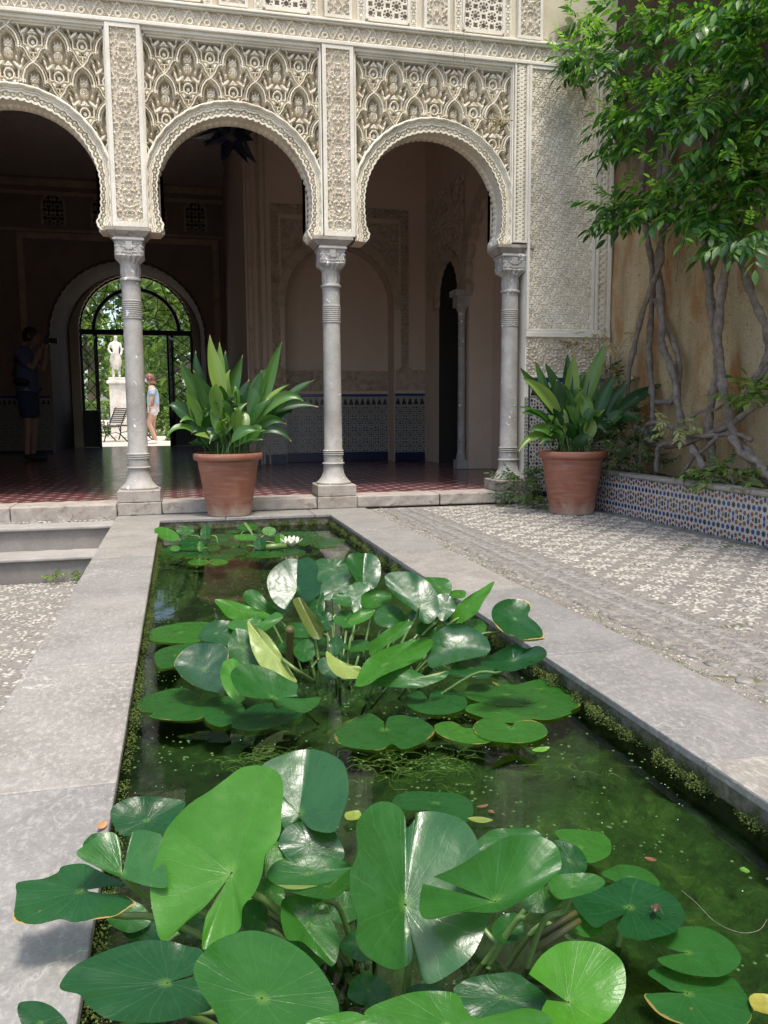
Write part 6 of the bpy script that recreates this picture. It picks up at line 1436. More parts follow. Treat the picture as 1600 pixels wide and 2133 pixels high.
b = MB(); P = catmull([at_z(px, py, WATZ + 0.001) for px, py in ((1420, 1855), (1450, 1880), (1490, 1920), (1540, 1942), (1580, 1938), (1598, 1915))], 6); b.tube(P, 0.0004, 4); tag(b.build('floating_thread', M['vine_wood']), 'thin dark thread floating on the water at the lower right', 'thread')

# moss on the pool walls
def moss(name, pts, mat, label):
    n = len(pts); P = np.array([p[:3] for p in pts]); s_ = np.array([p[3] for p in pts]); a = g.standard_normal((n, 3)); a /= np.linalg.norm(a, axis=1)[:, None]; b_ = np.cross(a, g.standard_normal((n, 3))); b_ /= np.linalg.norm(b_, axis=1)[:, None]; c = np.cross(a, b_); s_ = s_[:, None]
    V = np.stack([P + a * s_, P + b_ * s_, P - a * s_ * 0.8, P - b_ * s_ * 0.8, P + c * s_ * 0.8, P - c * s_ * 0.8], 1).reshape(-1, 3); F = np.array([[0, 1, 4], [1, 2, 4], [2, 3, 4], [3, 0, 4], [1, 0, 5], [2, 1, 5], [3, 2, 5], [0, 3, 5]])[None] + np.arange(n)[:, None, None] * 6
    o = link(name, mesh_np(name, V, [F.reshape(-1, 3)], mat)); o['kind'] = 'stuff'; return o
mossm = leafmat('moss', (0.045, 0.075, 0.012), (0.085, 0.13, 0.022), (0.17, 0.20, 0.045), 0.15, 0.9)
pts = []
for k in range(52000):
    y = g.uniform(0.9, 5.75); right = g.random() < 0.62
    d = noise2(y * 0.5, 1.3, 2 if right else 6) + 0.6 * noise2(y * 2.2, 2.0, 4)
    if d + g.normal(0, 0.25) < (-0.05 if right else 0.15): continue
    zt = min(max(0.0, 0.35 + 0.5 * d), 1.0); z = WATZ + (COPZ - TH - WATZ) * g.random() * (zt + 0.15); th_ = 0.024 * (1 + d) * g.random()
    pts.append(((PX1 + 0.014 - th_) if right else (PX0 - 0.010 + th_ * 0.9), y, z - 0.004, g.uniform(0.0011, 0.0030)))
for k in range(3500):
    x = g.uniform(PX0, PX1); d = noise2(x * 0.7, 3.1, 3)
    if d + g.normal(0, 0.2) < 0.25: continue
    pts.append((x, PY1 + 0.012 - 0.012 * g.random(), WATZ + (COPZ - TH - WATZ) * g.random() * 0.8, g.uniform(0.002, 0.004)))
moss('wall_moss', pts, mossm, '')

# ------------------------------------------------------------ water lilies
def lily_mat():
    t = NT('lily_leaf'); uv = t.n('UVMap'); s_ = t.n('SeparateXYZ'); t.l(uv.outputs[0], s_.inputs[0]); oi = t.n('ObjectInfo'); geo = t.n('NewGeometry'); co = t.coord('World')
    ang = t.math('MULTIPLY', s_.outputs['X'], 15.0); w_ = t.noise(co, 16, 3, 0.5); w2 = t.math('MULTIPLY', t.math('SUBTRACT', w_, 0.5), 0.9)
    fr = t.math('FRACT', t.math('ADD', ang, t.math('MULTIPLY', w2, s_.outputs['Y']))); d = t.math('ABSOLUTE', t.math('SUBTRACT', fr, 0.5))
    dist = t.math('MULTIPLY', d, t.math('ADD', s_.outputs['Y'], 0.02)); v1 = t.ramp(dist, [(0.003, (1, 1, 1)), (0.018, (0, 0, 0))])
    fr2 = t.math('FRACT', t.math('ADD', t.math('MULTIPLY', s_.outputs['X'], 45.0), t.math('MULTIPLY', w2, 3.0))); d2 = t.math('MULTIPLY', t.math('ABSOLUTE', t.math('SUBTRACT', fr2, 0.5)), s_.outputs['Y']); v2 = t.ramp(d2, [(0.01, (0.55, 0.55, 0.55)), (0.06, (0, 0, 0))])
    vein = t.math('MAXIMUM', v1, t.math('MULTIPLY', v2, t.ramp(s_.outputs['Y'], [(0.4, (0, 0, 0)), (0.7, (1, 1, 1))])))
    c = t.ramp(oi.outputs['Random'], [(0.0, (0.009, 0.056, 0.015)), (0.5, (0.014, 0.075, 0.017)), (1.0, (0.022, 0.098, 0.019))])
    cu = t.n('Attribute', attribute_type='OBJECT', attribute_name='tone'); 
    c = t.mix(cu.outputs['Fac'], c, (0.058, 0.205, 0.014))
    f = t.noise(co, 22, 6, 0.65, 0.4); c = t.mix(0.55, c, t.ramp(f, [(0.3, (0.72, 0.75, 0.7)), (0.7, (1.25, 1.22, 1.2))]), 'MULTIPLY')
    c = t.mix(t.math('MULTIPLY', vein, 0.22), c, (0.09, 0.20, 0.05))
    ctr = t.ramp(s_.outputs['Y'], [(0.0, (0.7, 0.7, 0.7)), (0.14, (0, 0, 0))]); c = t.mix(t.math('MULTIPLY', ctr, 0.6), c, (0.17, 0.32, 0.06))
    f2 = t.noise(co, 60, 3, 0.6); c = t.mix(t.ramp(f2, [(0.74, (0, 0, 0)), (0.76, (0.6, 0.6, 0.6))]), c, (0.16, 0.12, 0.05))
    ed = t.n('Attribute', attribute_type='OBJECT', attribute_name='edge'); rim = t.ramp(t.math('ADD', s_.outputs['Y'], t.math('MULTIPLY', t.math('SUBTRACT', t.noise(co, 13, 4, 0.6), 0.52), 0.42)), [(0.985, (0, 0, 0)), (1.01, (1, 1, 1))]); c = t.mix(t.math('MULTIPLY', rim, ed.outputs['Fac']), c, (0.45, 0.28, 0.10))
    under = t.mix(t.math('MULTIPLY', vein, 0.7), t.mix(0.5, (0.22, 0.30, 0.08), t.ramp(f, [(0.3, (0.7, 0.7, 0.7)), (0.7, (1.3, 1.2, 1.0))]), 'MULTIPLY'), (0.34, 0.42, 0.16))
    sh = t.n('Attribute', attribute_type='OBJECT', attribute_name='sheen'); ol = t.n('Attribute', attribute_type='OBJECT', attribute_name='olive'); under = t.mix(ol.outputs['Fac'], under, (0.055, 0.07, 0.014))
    c = t.mix(geo.outputs['Backfacing'], c, under)
    t.set(c, t.ramp(f, [(0.3, (0.22, 0.22, 0.22)), (0.7, (0.36, 0.36, 0.36))]), t.math('MULTIPLY_ADD', sh.outputs['Fac'], 0.42, 0.30))
    t.b.inputs['Coat Weight'].default_value = 0.0
    mq = t.n('Mapping'); mq.inputs['Scale'].default_value = (26, 5, 1); t.l(uv.outputs[0], mq.inputs[0]); quilt = t.noise(mq.outputs[0], 1.0, 3, 0.55, 0.6); h = t.math('ADD', t.math('MULTIPLY', vein, -0.05), t.math('ADD', t.math('MULTIPLY', t.noise(co, 42, 5, 0.65), 0.35), t.math('ADD', t.math('MULTIPLY', quilt, 0.25), t.math('MULTIPLY', t.noise(co, 15, 2, 0.5), 2.2)))); t.bump(h, 0.5, 0.0042)
    tr = t.n('BsdfTranslucent'); t.l(t.mix(1.0, c, (1.15, 1.65, 0.4), 'MULTIPLY'), tr.inputs[0]); mx = t.n('MixShader'); mx.inputs[0].default_value = 0.26
    t.l(t.b.outputs[0], mx.inputs[1]); t.l(tr.outputs[0], mx.inputs[2]); t.l(mx.outputs[0], t.o.inputs[0]); return t.m
M['lily'] = lily_mat()
M['lily_stem'] = plain('lily_stem', (0.10, 0.17, 0.045), 0.35, 0.5, 0.3)
c4 = lambda x, y: (x / 2, 1540 + y / 2)
c5 = lambda x, y: (700 + x / 1.7778, 1540 + y / 1.7778)
cm = lambda x, y: (400 + x / 2, 1130 + y / 2)
c1 = lambda x, y: (x / 2, 1000 + y / 2)
c6 = lambda x, y: (800 + x / 2, 1000 + y / 2)
cb = lambda x, y: (260 + x / 3.2, 1060 + y / 3.2)
plants = {}
def new_plant(key, C, label):
    t = empty('water_lily', tuple(C), label, 'water lily', 'water lilies in the pool'); plants[key] = (t, np.array(C)); return t
LEAFN = [0]
def lily(key, tf, ctr, out, zc=0.0, nrm=(0, -0.5, 0.86), cup=0.0, fold=0.0, fold_ax=None, wav=0.014, closed=False, back=False, tone=0.0, edge=0.0, olive=0.0, sheen=0.0, stem=True, root=None, srad=0.0042):
    """leaf whose rim follows `out` (picture units), carried on the plane through its centre; cup/fold/wave bend it along the line of sight"""
    t, org = plants[key]; LEAFN[0] += 1; g = np.random.default_rng(900 + LEAFN[0]); N = _n(np.array(nrm, float))
    pc = np.array(tf(*ctr)); C = at_z(pc[0], pc[1], zc)
    O = np.array([tf(*p) for p in out], float); O = catmull(O, 5, closed)
    if closed: O = np.concatenate([O, O[:1]])
    nO = len(O); rings = np.array([0.02, 0.08, 0.16, 0.26, 0.37, 0.48, 0.59, 0.70, 0.80, 0.89, 0.955, 1.0]); Rm = len(rings)
    rad = np.mean([np.linalg.norm(at_plane(o, C, N) - C) for o in O[::8]])
    ph = g.uniform(0, 6.28, 4); V = []; UV = []
    dC = (C - CAM); 
    ax = None
    if fold_ax is not None:
        a2 = np.array(tf(*fold_ax[0])); b2_ = np.array(tf(*fold_ax[1])); ax = (b2_ - a2) / np.linalg.norm(b2_ - a2); axo = a2
    for j, s_ in enumerate(rings):
        for i in range(nO):
            th = i / (nO - 1); p = pc + (O[i] - pc) * s_
            if s_ > 0.9: p = p + (O[i] - pc) * 0.006 * math.sin(th * 47 + ph[3])
            P = at_plane(p, C, N); h = cup * rad * s_ ** 2.2 + wav * rad * 9 * s_ ** 3 * (math.sin(th * 6.283 * 2 + ph[0]) + 0.6 * math.sin(th * 6.283 * 5 + ph[1]) + 0.3 * math.sin(th * 6.283 * 9 + ph[2])) / 2
            if ax is not None:
                q = p - axo; sd = abs(q[0] * ax[1] - q[1] * ax[0]); h += fold * sd / 1714 * np.linalg.norm(P - CAM)
            # shallow ribs between the veins
            h += 0.0012 * rad * s_ * math.cos(th * 15 * 6.283)
            d = P - CAM; L = np.linalg.norm(d); dn = d / L; cosv = min(N.dot(dn), -0.35); P = CAM + dn * (L + h / cosv)
            V.append(P - org); UV.append((th, s_))
    I = np.arange(Rm * nO).reshape(Rm, nO); F = np.stack([I[:-1, :-1], I[1:, :-1], I[1:, 1:], I[:-1, 1:]], -1).reshape(-1, 4)
    me_v = np.array(V); nf = np.cross(me_v[F[:, 2]] - me_v[F[:, 0]], me_v[F[:, 3]] - me_v[F[:, 1]]); vis = np.sum(nf * (me_v[F[:, 0]] + org - CAM)) < 0     # faces the viewer
    if vis == back: F = F[:, ::-1]
    mid = [I[0, :].tolist()]
    o = link('leaf', mesh_np('leaf', V, [F], M['lily'], True, UV), t); o['tone'] = float(tone); o['edge'] = float(edge); o['olive'] = float(olive); o['sheen'] = float(sheen)
    if stem and zc > WATZ + 0.03:
        r0 = np.array(root if root is not None else (org[0], org[1])); Cc = C - org; e = np.array([(r0[0] - C[0]) * g.uniform(0.35, 0.7), (r0[1] - C[1]) * g.uniform(0.3, 0.6) + 0.03, WATZ - 0.07 - C[2]])
        m_ = Cc + e * 0.45 + np.array([g.normal(0, 0.012), g.normal(0, 0.012), 0.03]); b = MB(); b.tube(catmull([Cc - N * 0.003, Cc - N * 0.02 + e * 0.12, m_, Cc + e], 5), srad, 7); b.build('stem', M['lily_stem'], t, True)
    return C
def at_plane(p, C, N):
    d = ray(p[0], p[1]); den = N.dot(d)
    if den > -1e-3 * np.linalg.norm(d) * 60: den = -1e-3 * np.linalg.norm(d) * 60
    return CAM + d * (N.dot(C - CAM) / den)
FZ = WATZ + 0.0035
def flt(key, tf, ctr, out, dz=0.0, **k): k.setdefault('wav', 0.0015); return lily(key, tf, ctr, out, FZ + dz, (0, 0, 1), stem=False, **k)
def pad(key, tf, x0, x1, y0, y1, notch=None, dz=0.0, **k):
    """round floating pad given by its box in the picture"""
    cx, cy, a, b_ = (x0 + x1) / 2, (y0 + y1) / 2, (x1 - x0) / 2, (y1 - y0) / 2; nz = random.uniform(0, 6.28) if notch is None else notch
    out = [(cx + a * math.cos(nz + t_) * (1 + 0.04 * math.sin(t_ * 3 + cx)), cy + b_ * math.sin(nz + t_) * (1 + 0.04 * math.sin(t_ * 3 + cx))) for t_ in np.linspace(0.13, 6.15, 15)]
    return flt(key, tf, (cx, cy), out, dz, **k)
new_plant('front', (0.30, 1.12, WATZ), 'water lily with the largest raised leaves at the front of the pool')
new_plant('mid', (0.45, 2.35, WATZ), 'water lily in the middle of the pool, leaves leaning on the right coping')
new_plant('back', (0.25, 4.95, WATZ), 'low water lily at the far end of the pool with a white flower')

# front plant, farthest leaves first
flt('front', c5, (370, 235), [(210, 240), (230, 205), (290, 192), (370, 195), (440, 200), (490, 220), (510, 260), (500, 290), (470, 312), (420, 280), (330, 262), (260, 262)], closed=True)
flt('front', c5, (905, 400), [(810, 345), (850, 332), (930, 337), (990, 350), (1020, 390), (1010, 430), (960, 455), (930, 455), (900, 420), (860, 395)], 0.02, closed=True, tone=0.35)
flt('front', c5, (1090, 510), [(985, 500), (1010, 480), (1060, 463), (1130, 475), (1180, 505), (1195, 545), (1100, 560), (1040, 530)], 0.0, closed=True, tone=0.2)
flt('front', c5, (1300, 940), [(1240, 930), (1190, 895), (1155, 865), (1210, 838), (1260, 835), (1340, 880), (1450, 875), (1510, 930), (1535, 990), (1530, 1050), (1450, 1070), (1300, 1060), (1200, 1020), (1140, 950), (1180, 940), (1240, 938)], 0.0, edge=0.5)
flt('front', c5, (1300, 790), [(1270, 787), (1200, 762), (1150, 742), (1200, 715), (1300, 693), (1380, 700), (1450, 740), (1495, 790), (1495, 830), (1450, 870), (1390, 880), (1300, 870), (1220, 840), (1190, 812), (1240, 797)], 0.018)
lily('front', c5, (1085, 622), [(1068, 648), (1000, 680), (955, 697), (900, 640), (875, 590), (900, 560), (1000, 545), (1080, 510), (1180, 540), (1250, 580), (1285, 630), (1290, 670), (1250, 715), (1180, 735), (1140, 745), (1070, 730), (1040, 700), (1055, 665)], -0.105, (0, -0.10, 1), cup=0.05, wav=0.004, root=(0.55, 0.95))
lily('front', c4, (610, 340), [(515, 400), (480, 370), (460, 300), (500, 260), (560, 240), (640, 240), (720, 248), (775, 265), (740, 330), (700, 390), (640, 400), (570, 400)], -0.02, (-.1, -.45, .88), closed=True, cup=0.12)
lily('front', c4, (1245, 312), [(1230, 350), (1190, 375), (1165, 320), (1160, 220), (1090, 125), (1150, 75), (1250, 45), (1350, 50), (1420, 90), (1450, 150), (1450, 230), (1425, 320), (1390, 385), (1310, 380), (1262, 350)], 0.02, (-0.38, -.62, .72), fold=0.36, fold_ax=((1245, 312), (1290, 50)), sheen=1.0, wav=0.010)
lily('front', c4, (1290, 440), [(1160, 430), (1190, 370), (1250, 343), (1330, 345), (1390, 380), (1425, 440), (1430, 500), (1350, 520), (1250, 520), (1200, 500), (1175, 465)], -0.01, (-.1, -.52, .84), closed=True, cup=0.1, sheen=0.9)
lily('front', c4, (1150, 490), [(1110, 480), (1150, 425), (1195, 460), (1200, 500), (1140, 540), (1105, 570)], -0.02, (0.1, -.6, .7), closed=True, tone=0.6)
lily('front', c4, (1290, 560), [(1110, 565), (1150, 510), (1230, 487), (1350, 485), (1440, 510), (1470, 540), (1430, 572), (1350, 602), (1230, 628), (1150, 605)], 0.0, (0, -.35, .93), closed=True, cup=0.15)
lily('front', c4, (1370, 610), [(1150, 606), (1230, 628), (1350, 602), (1430, 572), (1500, 505), (1490, 560), (1450, 620), (1380, 665), (1280, 655), (1210, 635)], -0.005, (0.05, -.95, .35), closed=True, tone=0.3, stem=False, back=False, wav=0.002)
lily('front', c4, (1290, 770), [(1170, 720), (1180, 665), (1240, 645), (1300, 650), (1350, 680), (1380, 740), (1410, 820), (1412, 880), (1385, 945), (1330, 905), (1260, 845), (1200, 835), (1175, 780)], -0.06, (.3, -.5, .8), closed=True, tone=0.3, fold=0.4, fold_ax=((1180, 680), (1390, 930)))
lily('front', c4, (1275, 890), [(1195, 835), (1260, 835), (1310, 860), (1340, 910), (1330, 950), (1270, 940), (1220, 890)], -0.10, (0.2, -.4, .9), closed=True, tone=0.4)
lily('front', c5, (640, 365), [(520, 380), (580, 335), (660, 330), (720, 330), (765, 360), (720, 400), (600, 430), (530, 420)], 0.01, (0, -.4, .9), closed=True)
lily('front', c5, (865, 450), [(805, 375), (870, 385), (915, 420), (930, 460), (915, 500), (850, 520), (800, 490), (790, 430)], 0.01, (0.1, -.5, .85), closed=True)
lily('front', c5, (760, 590), [(685, 600), (760, 540), (800, 590), (838, 600), (780, 640), (735, 642), (705, 635)], -0.03, (0, -.6, .8), closed=True, tone=0.2)
lily('front', c5, (880, 545), [(785, 530), (820, 503), (900, 495), (960, 500), (998, 530), (960, 560), (900, 580), (830, 592), (800, 570)], -0.005, (0, -.35, .93), closed=True, tone=0.2, cup=0.15, root=(0.4, 1.05))
lily('front', c5, (255, 615), [(290, 800), (260, 840), (200, 852), (110, 800), (75, 740), (80, 660), (55, 590), (52, 500), (80, 420), (75, 320), (100, 270), (150, 235), (210, 238), (250, 270), (262, 325), (290, 300), (300, 275), (360, 265), (430, 280), (480, 310), (520, 370), (540, 440), (560, 520), (572, 620), (545, 720), (500, 810), (430, 865), (345, 905), (310, 860), (294, 800)], 0.035, (0.12, -.68, .72), fold=0.36, fold_ax=((255, 615), (262, 300)), sheen=1.0, wav=0.016, srad=0.0055)
lily('front', c5, (590, 602), [(360, 508), (450, 470), (560, 400), (640, 360), (740, 355), (810, 390), (835, 440), (825, 490), (770, 542), (700, 590), (600, 640), (470, 640), (345, 668), (312, 640), (310, 580), (325, 535)], 0.045, (.25, -.52, .82), cup=0.22, wav=0.008, srad=0.0065, tone=0.1)
lily('front', c4, (345, 630), [(525, 602), (470, 575), (400, 540), (345, 518), (260, 528), (240, 555), (180, 580), (75, 595), (70, 640), (60, 700), (60, 755), (150, 772), (250, 750), (310, 762), (400, 750), (480, 735), (540, 700), (565, 680), (530, 655)], 0.0, (-.1, -.28, .95), cup=0.05, wav=0.012, edge=0.9, srad=0.005)
lily('front', c4, (510, 560), [(497, 412), (470, 388), (420, 395), (370, 430), (320, 470), (340, 500), (390, 525), (440, 550), (540, 590), (640, 616), (700, 612), (690, 540), (680, 470), (675, 405), (640, 385), (590, 378), (555, 385), (545, 398)], 0.03, (-.05, -.55, .83), fold=0.35, fold_ax=((510, 560), (520, 400)), sheen=0.7, wav=0.014, tone=0.15, srad=0.005)
lily('front', c4, (965, 560), [(905, 660), (860, 735), (842, 830), (850, 876), (930, 825), (1000, 790), (1012, 700), (1060, 640), (1092, 560), (1108, 480), (1165, 400), (1172, 300), (1180, 210), (1165, 140), (1095, 110), (1010, 120), (940, 165), (870, 215), (800, 262), (740, 320), (690, 380), (660, 460), (635, 560), (627, 640), (640, 740), (678, 842), (790, 750), (860, 690), (900, 645)], 0.03, (-.22, -.75, .62), cup=0.06, wav=0.012, tone=0.75, fold=0.12, fold_ax=((965, 560), (1120, 130)), srad=0.0055)
lily('front', c4, (700, 1015), [(805, 978), (845, 885), (780, 860), (700, 840), (600, 838), (500, 860), (400, 900), (300, 950), (255, 1010), (260, 1045), (330, 1065), (370, 1110), (450, 1165), (560, 1180), (700, 1175), (800, 1150), (885, 1120), (850, 1060), (825, 1010), (808, 990)], 0.02, (0, -.22, .97), cup=0.0, wav=0.012)
lily('front', c5, (620, 955), [(435, 930), (480, 890), (560, 870), (660, 865), (720, 900), (775, 945), (790, 985), (760, 1020), (650, 1040), (520, 1050), (470, 1000)], -0.03, (0, -.35, .93), closed=True)
lily('front', c5, (860, 975), [(715, 870), (760, 800), (830, 755), (900, 745), (980, 760), (1040, 800), (1072, 860), (1070, 930), (1040, 1000), (990, 1050), (900, 1075), (800, 1070), (760, 1020), (780, 965)], 0.0, (.12, -.62, .78), tone=0.85, cup=0.12, wav=0.006, closed=False)
lily('front', c5, (420, 1060), [(105, 1015), (200, 960), (300, 935), (400, 932), (455, 950), (480, 1000), (520, 1030), (620, 1010), (700, 995), (770, 1010), (800, 1060), (700, 1130), (400, 1160), (150, 1110)], 0.05, (0.2, -.35, .9), closed=True, tone=0.4, wav=0.006)
lily('front', c4, (1090, 1080), [(845, 890), (900, 840), (980, 805), (1080, 800), (1180, 830), (1270, 890), (1340, 960), (1390, 1050), (1415, 1130), (1400, 1230), (1270, 1290), (1080, 1300), (950, 1260), (890, 1130), (830, 1040), (805, 960)], 0.075, (0.10, -.22, .96), closed=True, cup=0.05, wav=0.006, tone=0.25)
lily('front', c4, (170, 1180), [(75, 1105), (150, 1090), (220, 1115), (280, 1180), (270, 1250), (160, 1270), (95, 1200)], 0.06, (0, -.3, .95), closed=True)
lily('front', c5, (0, 1070), [(-110, 1050), (0, 1015), (60, 1008), (120, 1030), (150, 1060), (60, 1110), (-60, 1120)], 0.09, (0, -.3, .95), closed=True, tone=0.5)
for (cx, cy, a, b_, z, nr, tn) in ((540, 740, 90, 60, -.10, (.2, -.4, .9), .1), (790, 740, 80, 80, -.09, (.3, -.6, .7), 0), (1130, 640, 60, 60, -.07, (.3, -.5, .8), .2), (1440, 700, 70, 70, -.11, (-.2, -.4, .9), .1), (1500, 860, 80, 60, -.12, (.1, -.3, 1), 0), (600, 800, 90, 50, -.12, (.1, -.3, 1), 0), (420, 440, 70, 50, -.08, (.2, -.5, .8), 0), (1060, 740, 60, 70, -.10, (.4, -.6, .7), 0)):
    lily('front', c4, (cx, cy), [(cx + a * math.cos(t_) * (1 + .08 * math.sin(3 * t_ + cx)), cy + b_ * math.sin(t_) * (1 + .1 * math.sin(2 * t_ + cy))) for t_ in np.linspace(0.15, 6.1, 14)], z, nr, closed=True, tone=tn, cup=0.10)
for (cx, cy, a, b_, z, nr, tn) in ((120, 930, 80, 60, -.11, (.1, -.3, 1), 0), (640, 700, 60, 60, -.11, (.2, -.4, .9), .1), (930, 690, 60, 40, -.12, (0, -.2, 1), .1), (330, 950, 70, 50, -.12, (0, -.3, 1), 0)):
    lily('front', c5, (cx, cy), [(cx + a * math.cos(t_) * (1 + .08 * math.sin(3 * t_ + cx)), cy + b_ * math.sin(t_) * (1 + .1 * math.sin(2 * t_ + cy))) for t_ in np.linspace(0.15, 6.1, 14)], z, nr, closed=True, tone=tn, cup=0.10)
# rolled dead leaf stalks below the folded leaf
for a0, a1 in (((725, 750), (890, 640)), ((725, 785), (905, 670))):
    p0, p1 = at_z(*c5(*a0), -0.13), at_z(*c5(*a1), -0.10); b = MB(); b.tube([p0, (p0 + p1) / 2, p1], [0.004, 0.006, 0.004], 10); o = b.build('rolled_leaf', plain('olive_roll', (0.05, 0.055, 0.015), 0.5), plants['front'][0], True); o.location = tuple(-plants['front'][1])

# middle plant
A = lambda *a, **k: lily('mid', cm, *a, **k)
for (x0, x1, y0, y1) in ((580, 675, 388, 418), (475, 615, 420, 466), (615, 722, 455, 502), (345, 470, 413, 462), (400, 560, 380, 430)): pad('mid', cm, x0, x1, y0, y1)
flt('mid', c1, (750, 635), [(620, 660), (640, 620), (720, 600), (800, 590), (880, 595), (900, 615), (850, 650), (825, 675), (740, 680), (650, 672)], closed=True, tone=0.3)
flt('mid', c1, (730, 730), [(640, 730), (680, 700), (750, 685), (835, 680), (780, 720), (735, 770), (700, 783), (660, 780)], closed=True, tone=0.2)
flt('mid', c1, (800, 925), [(835, 895), (780, 870), (720, 868), (650, 885), (590, 910), (570, 940), (590, 965), (640, 970), (620, 985), (680, 998), (770, 1003), (845, 990), (860, 950), (840, 930)], edge=0.3, tone=0.15)
flt('mid', cm, (130, 705), [(45, 700), (60, 660), (120, 640), (190, 650), (225, 720), (180, 745), (120, 768), (60, 745)], 0.003, closed=True)
flt('mid', cm, (320, 725), [(165, 760), (220, 700), (290, 670), (390, 675), (460, 705), (440, 735), (360, 765), (260, 783), (200, 778)], 0.004, closed=True)
flt('mid', cm, (1450, 610), [(1250, 580), (1330, 595), (1450, 570), (1560, 580), (1600, 620), (1560, 650), (1465, 650), (1380, 630), (1290, 605)], closed=True, tone=0.3, edge=0.4)
flt('mid', c6, (660, 945), [(480, 945), (560, 935), (660, 910), (770, 895), (820, 935), (780, 960), (775, 975), (690, 998), (600, 992), (520, 972)], 0.002, closed=True, tone=0.25, edge=0.3)
flt('mid', c6, (480, 970), [(340, 960), (360, 935), (430, 930), (500, 955), (560, 985), (622, 1000), (550, 1012), (470, 1005), (400, 985)], 0.003, closed=True, tone=0.3)
flt('mid', cm, (1310, 632), [(1138, 615), (1160, 592), (1220, 588), (1290, 605), (1340, 592), (1400, 600), (1450, 620), (1465, 645), (1440, 665), (1380, 670), (1370, 682), (1260, 678), (1180, 660), (1140, 640)], 0.004, closed=True, tone=0.25)
flt('mid', cm, (1125, 790), [(1010, 765), (1040, 748), (1090, 748), (1130, 770), (1170, 775), (1210, 800), (1245, 830), (1180, 840), (1100, 828), (1030, 800)], 0.001, closed=True, tone=0.5, edge=0.8)
flt('mid', cm, (1330, 772), [(1320, 760), (1280, 740), (1235, 728), (1190, 745), (1172, 775), (1200, 810), (1270, 830), (1380, 835), (1450, 820), (1480, 795), (1470, 765), (1420, 742), (1360, 745), (1338, 758)], 0.004, tone=0.35, edge=0.7)
flt('mid', cm, (985, 655), [(1000, 612), (1060, 610), (1120, 630), (1148, 665), (1130, 695), (1080, 712), (1000, 717), (930, 700), (890, 670), (890, 640), (930, 615), (962, 625)], 0.002)
flt('mid', cm, (802, 778), [(800, 748), (745, 712), (690, 725), (640, 755), (595, 790), (605, 830), (660, 855), (760, 865), (800, 860), (835, 840), (880, 862), (950, 840), (1005, 800), (1005, 770), (960, 740), (880, 720), (825, 725), (812, 742)], 0.0, tone=0.15, edge=0.3)
A((580, 110), [(520, 120), (515, 80), (545, 65), (580, 72), (600, 70), (630, 75), (648, 100), (655, 140), (620, 170), (560, 170), (525, 160)], 0.03, (0, -.6, .8), closed=True)
A((715, 150), [(720, 190), (690, 165), (660, 120), (642, 80), (655, 50), (690, 42), (715, 45), (745, 45), (775, 65), (788, 110), (780, 160), (760, 190), (735, 196)], 0.035, (0.05, -.75, .65), closed=True, fold=0.4, fold_ax=((712, 190), (716, 45)), sheen=0.8)
A((605, 195), [(540, 215), (537, 180), (560, 150), (600, 135), (640, 130), (678, 145), (665, 190), (620, 225), (580, 240), (545, 238)], 0.0, (-.12, -.58, .8), closed=True, sheen=0.9)
A((1030, 185), [(965, 150), (1010, 145), (1060, 150), (1082, 175), (1075, 215), (1030, 235), (990, 200)], 0.0, (0.1, -.6, .8), closed=True, tone=0.15)
A((1060, 275), [(1020, 225), (1060, 215), (1090, 240), (1098, 275), (1070, 312), (1045, 328), (1020, 300)], -0.01, (-.1, -.6, .78), closed=True, sheen=0.9)
A((690, 230), [(642, 210), (665, 175), (700, 165), (740, 190), (725, 240), (705, 275), (680, 295), (650, 250)], -0.01, (-.1, -.6, .78), closed=True, sheen=0.9)
A((520, 265), [(500, 245), (540, 195), (552, 240), (550, 300), (520, 335), (485, 290)], -0.02, (0.3, -.7, .6), closed=True)
A((437, 195), [(425, 225), (395, 278), (345, 250), (318, 200), (315, 150), (340, 105), (390, 72), (430, 68), (445, 72), (480, 62), (510, 75), (525, 110), (522, 150), (535, 180), (530, 215), (500, 240), (470, 245), (445, 225)], 0.02, (-.38, -.65, .68), fold=0.36, fold_ax=((437, 195), (440, 70)), sheen=0.4, wav=0.008)
A((625, 238), [(585, 225), (600, 210), (630, 210), (655, 225), (668, 255), (650, 268), (615, 260), (592, 245)], -0.01, (0, -.5, .85), closed=True, cup=0.15)
A((765, 238), [(705, 225), (740, 200), (790, 198), (825, 215), (832, 240), (790, 262), (740, 278), (712, 265)], 0.0, (0, -.45, .88), closed=True, cup=0.3, tone=0.3)
A((950, 265), [(935, 290), (880, 250), (845, 220), (812, 180), (803, 140), (840, 123), (900, 122), (950, 140), (1000, 180), (1025, 230), (1027, 290), (1000, 332), (965, 335), (945, 310)], 0.01, (-.12, -.62, .78), wav=0.014, cup=0.06, sheen=0.9)
A((1145, 265), [(1075, 335), (1080, 300), (1100, 265), (1150, 225), (1200, 195), (1258, 162), (1245, 200), (1215, 245), (1190, 290), (1150, 320), (1110, 337)], -0.01, (-.5, -.75, .4), closed=True, tone=0.85)
A((825, 305), [(760, 300), (790, 265), (830, 262), (870, 280), (890, 320), (850, 350), (800, 352), (765, 335)], -0.03, (0, -.5, .85), closed=True)
A((705, 310), [(650, 332), (680, 290), (720, 273), (762, 280), (745, 312), (700, 337), (665, 345)], -0.02, (0, -.55, .8), closed=True, tone=0.5, cup=0.2)
A((928, 300), [(905, 300), (947, 262), (948, 300), (930, 332), (908, 328)], -0.02, (-.3, -.8, .5), closed=True)
A((1180, 350), [(1132, 352), (1150, 325), (1195, 320), (1227, 345), (1215, 375), (1160, 378)], -0.08, (0, -.3, .95), closed=True, tone=0.3)
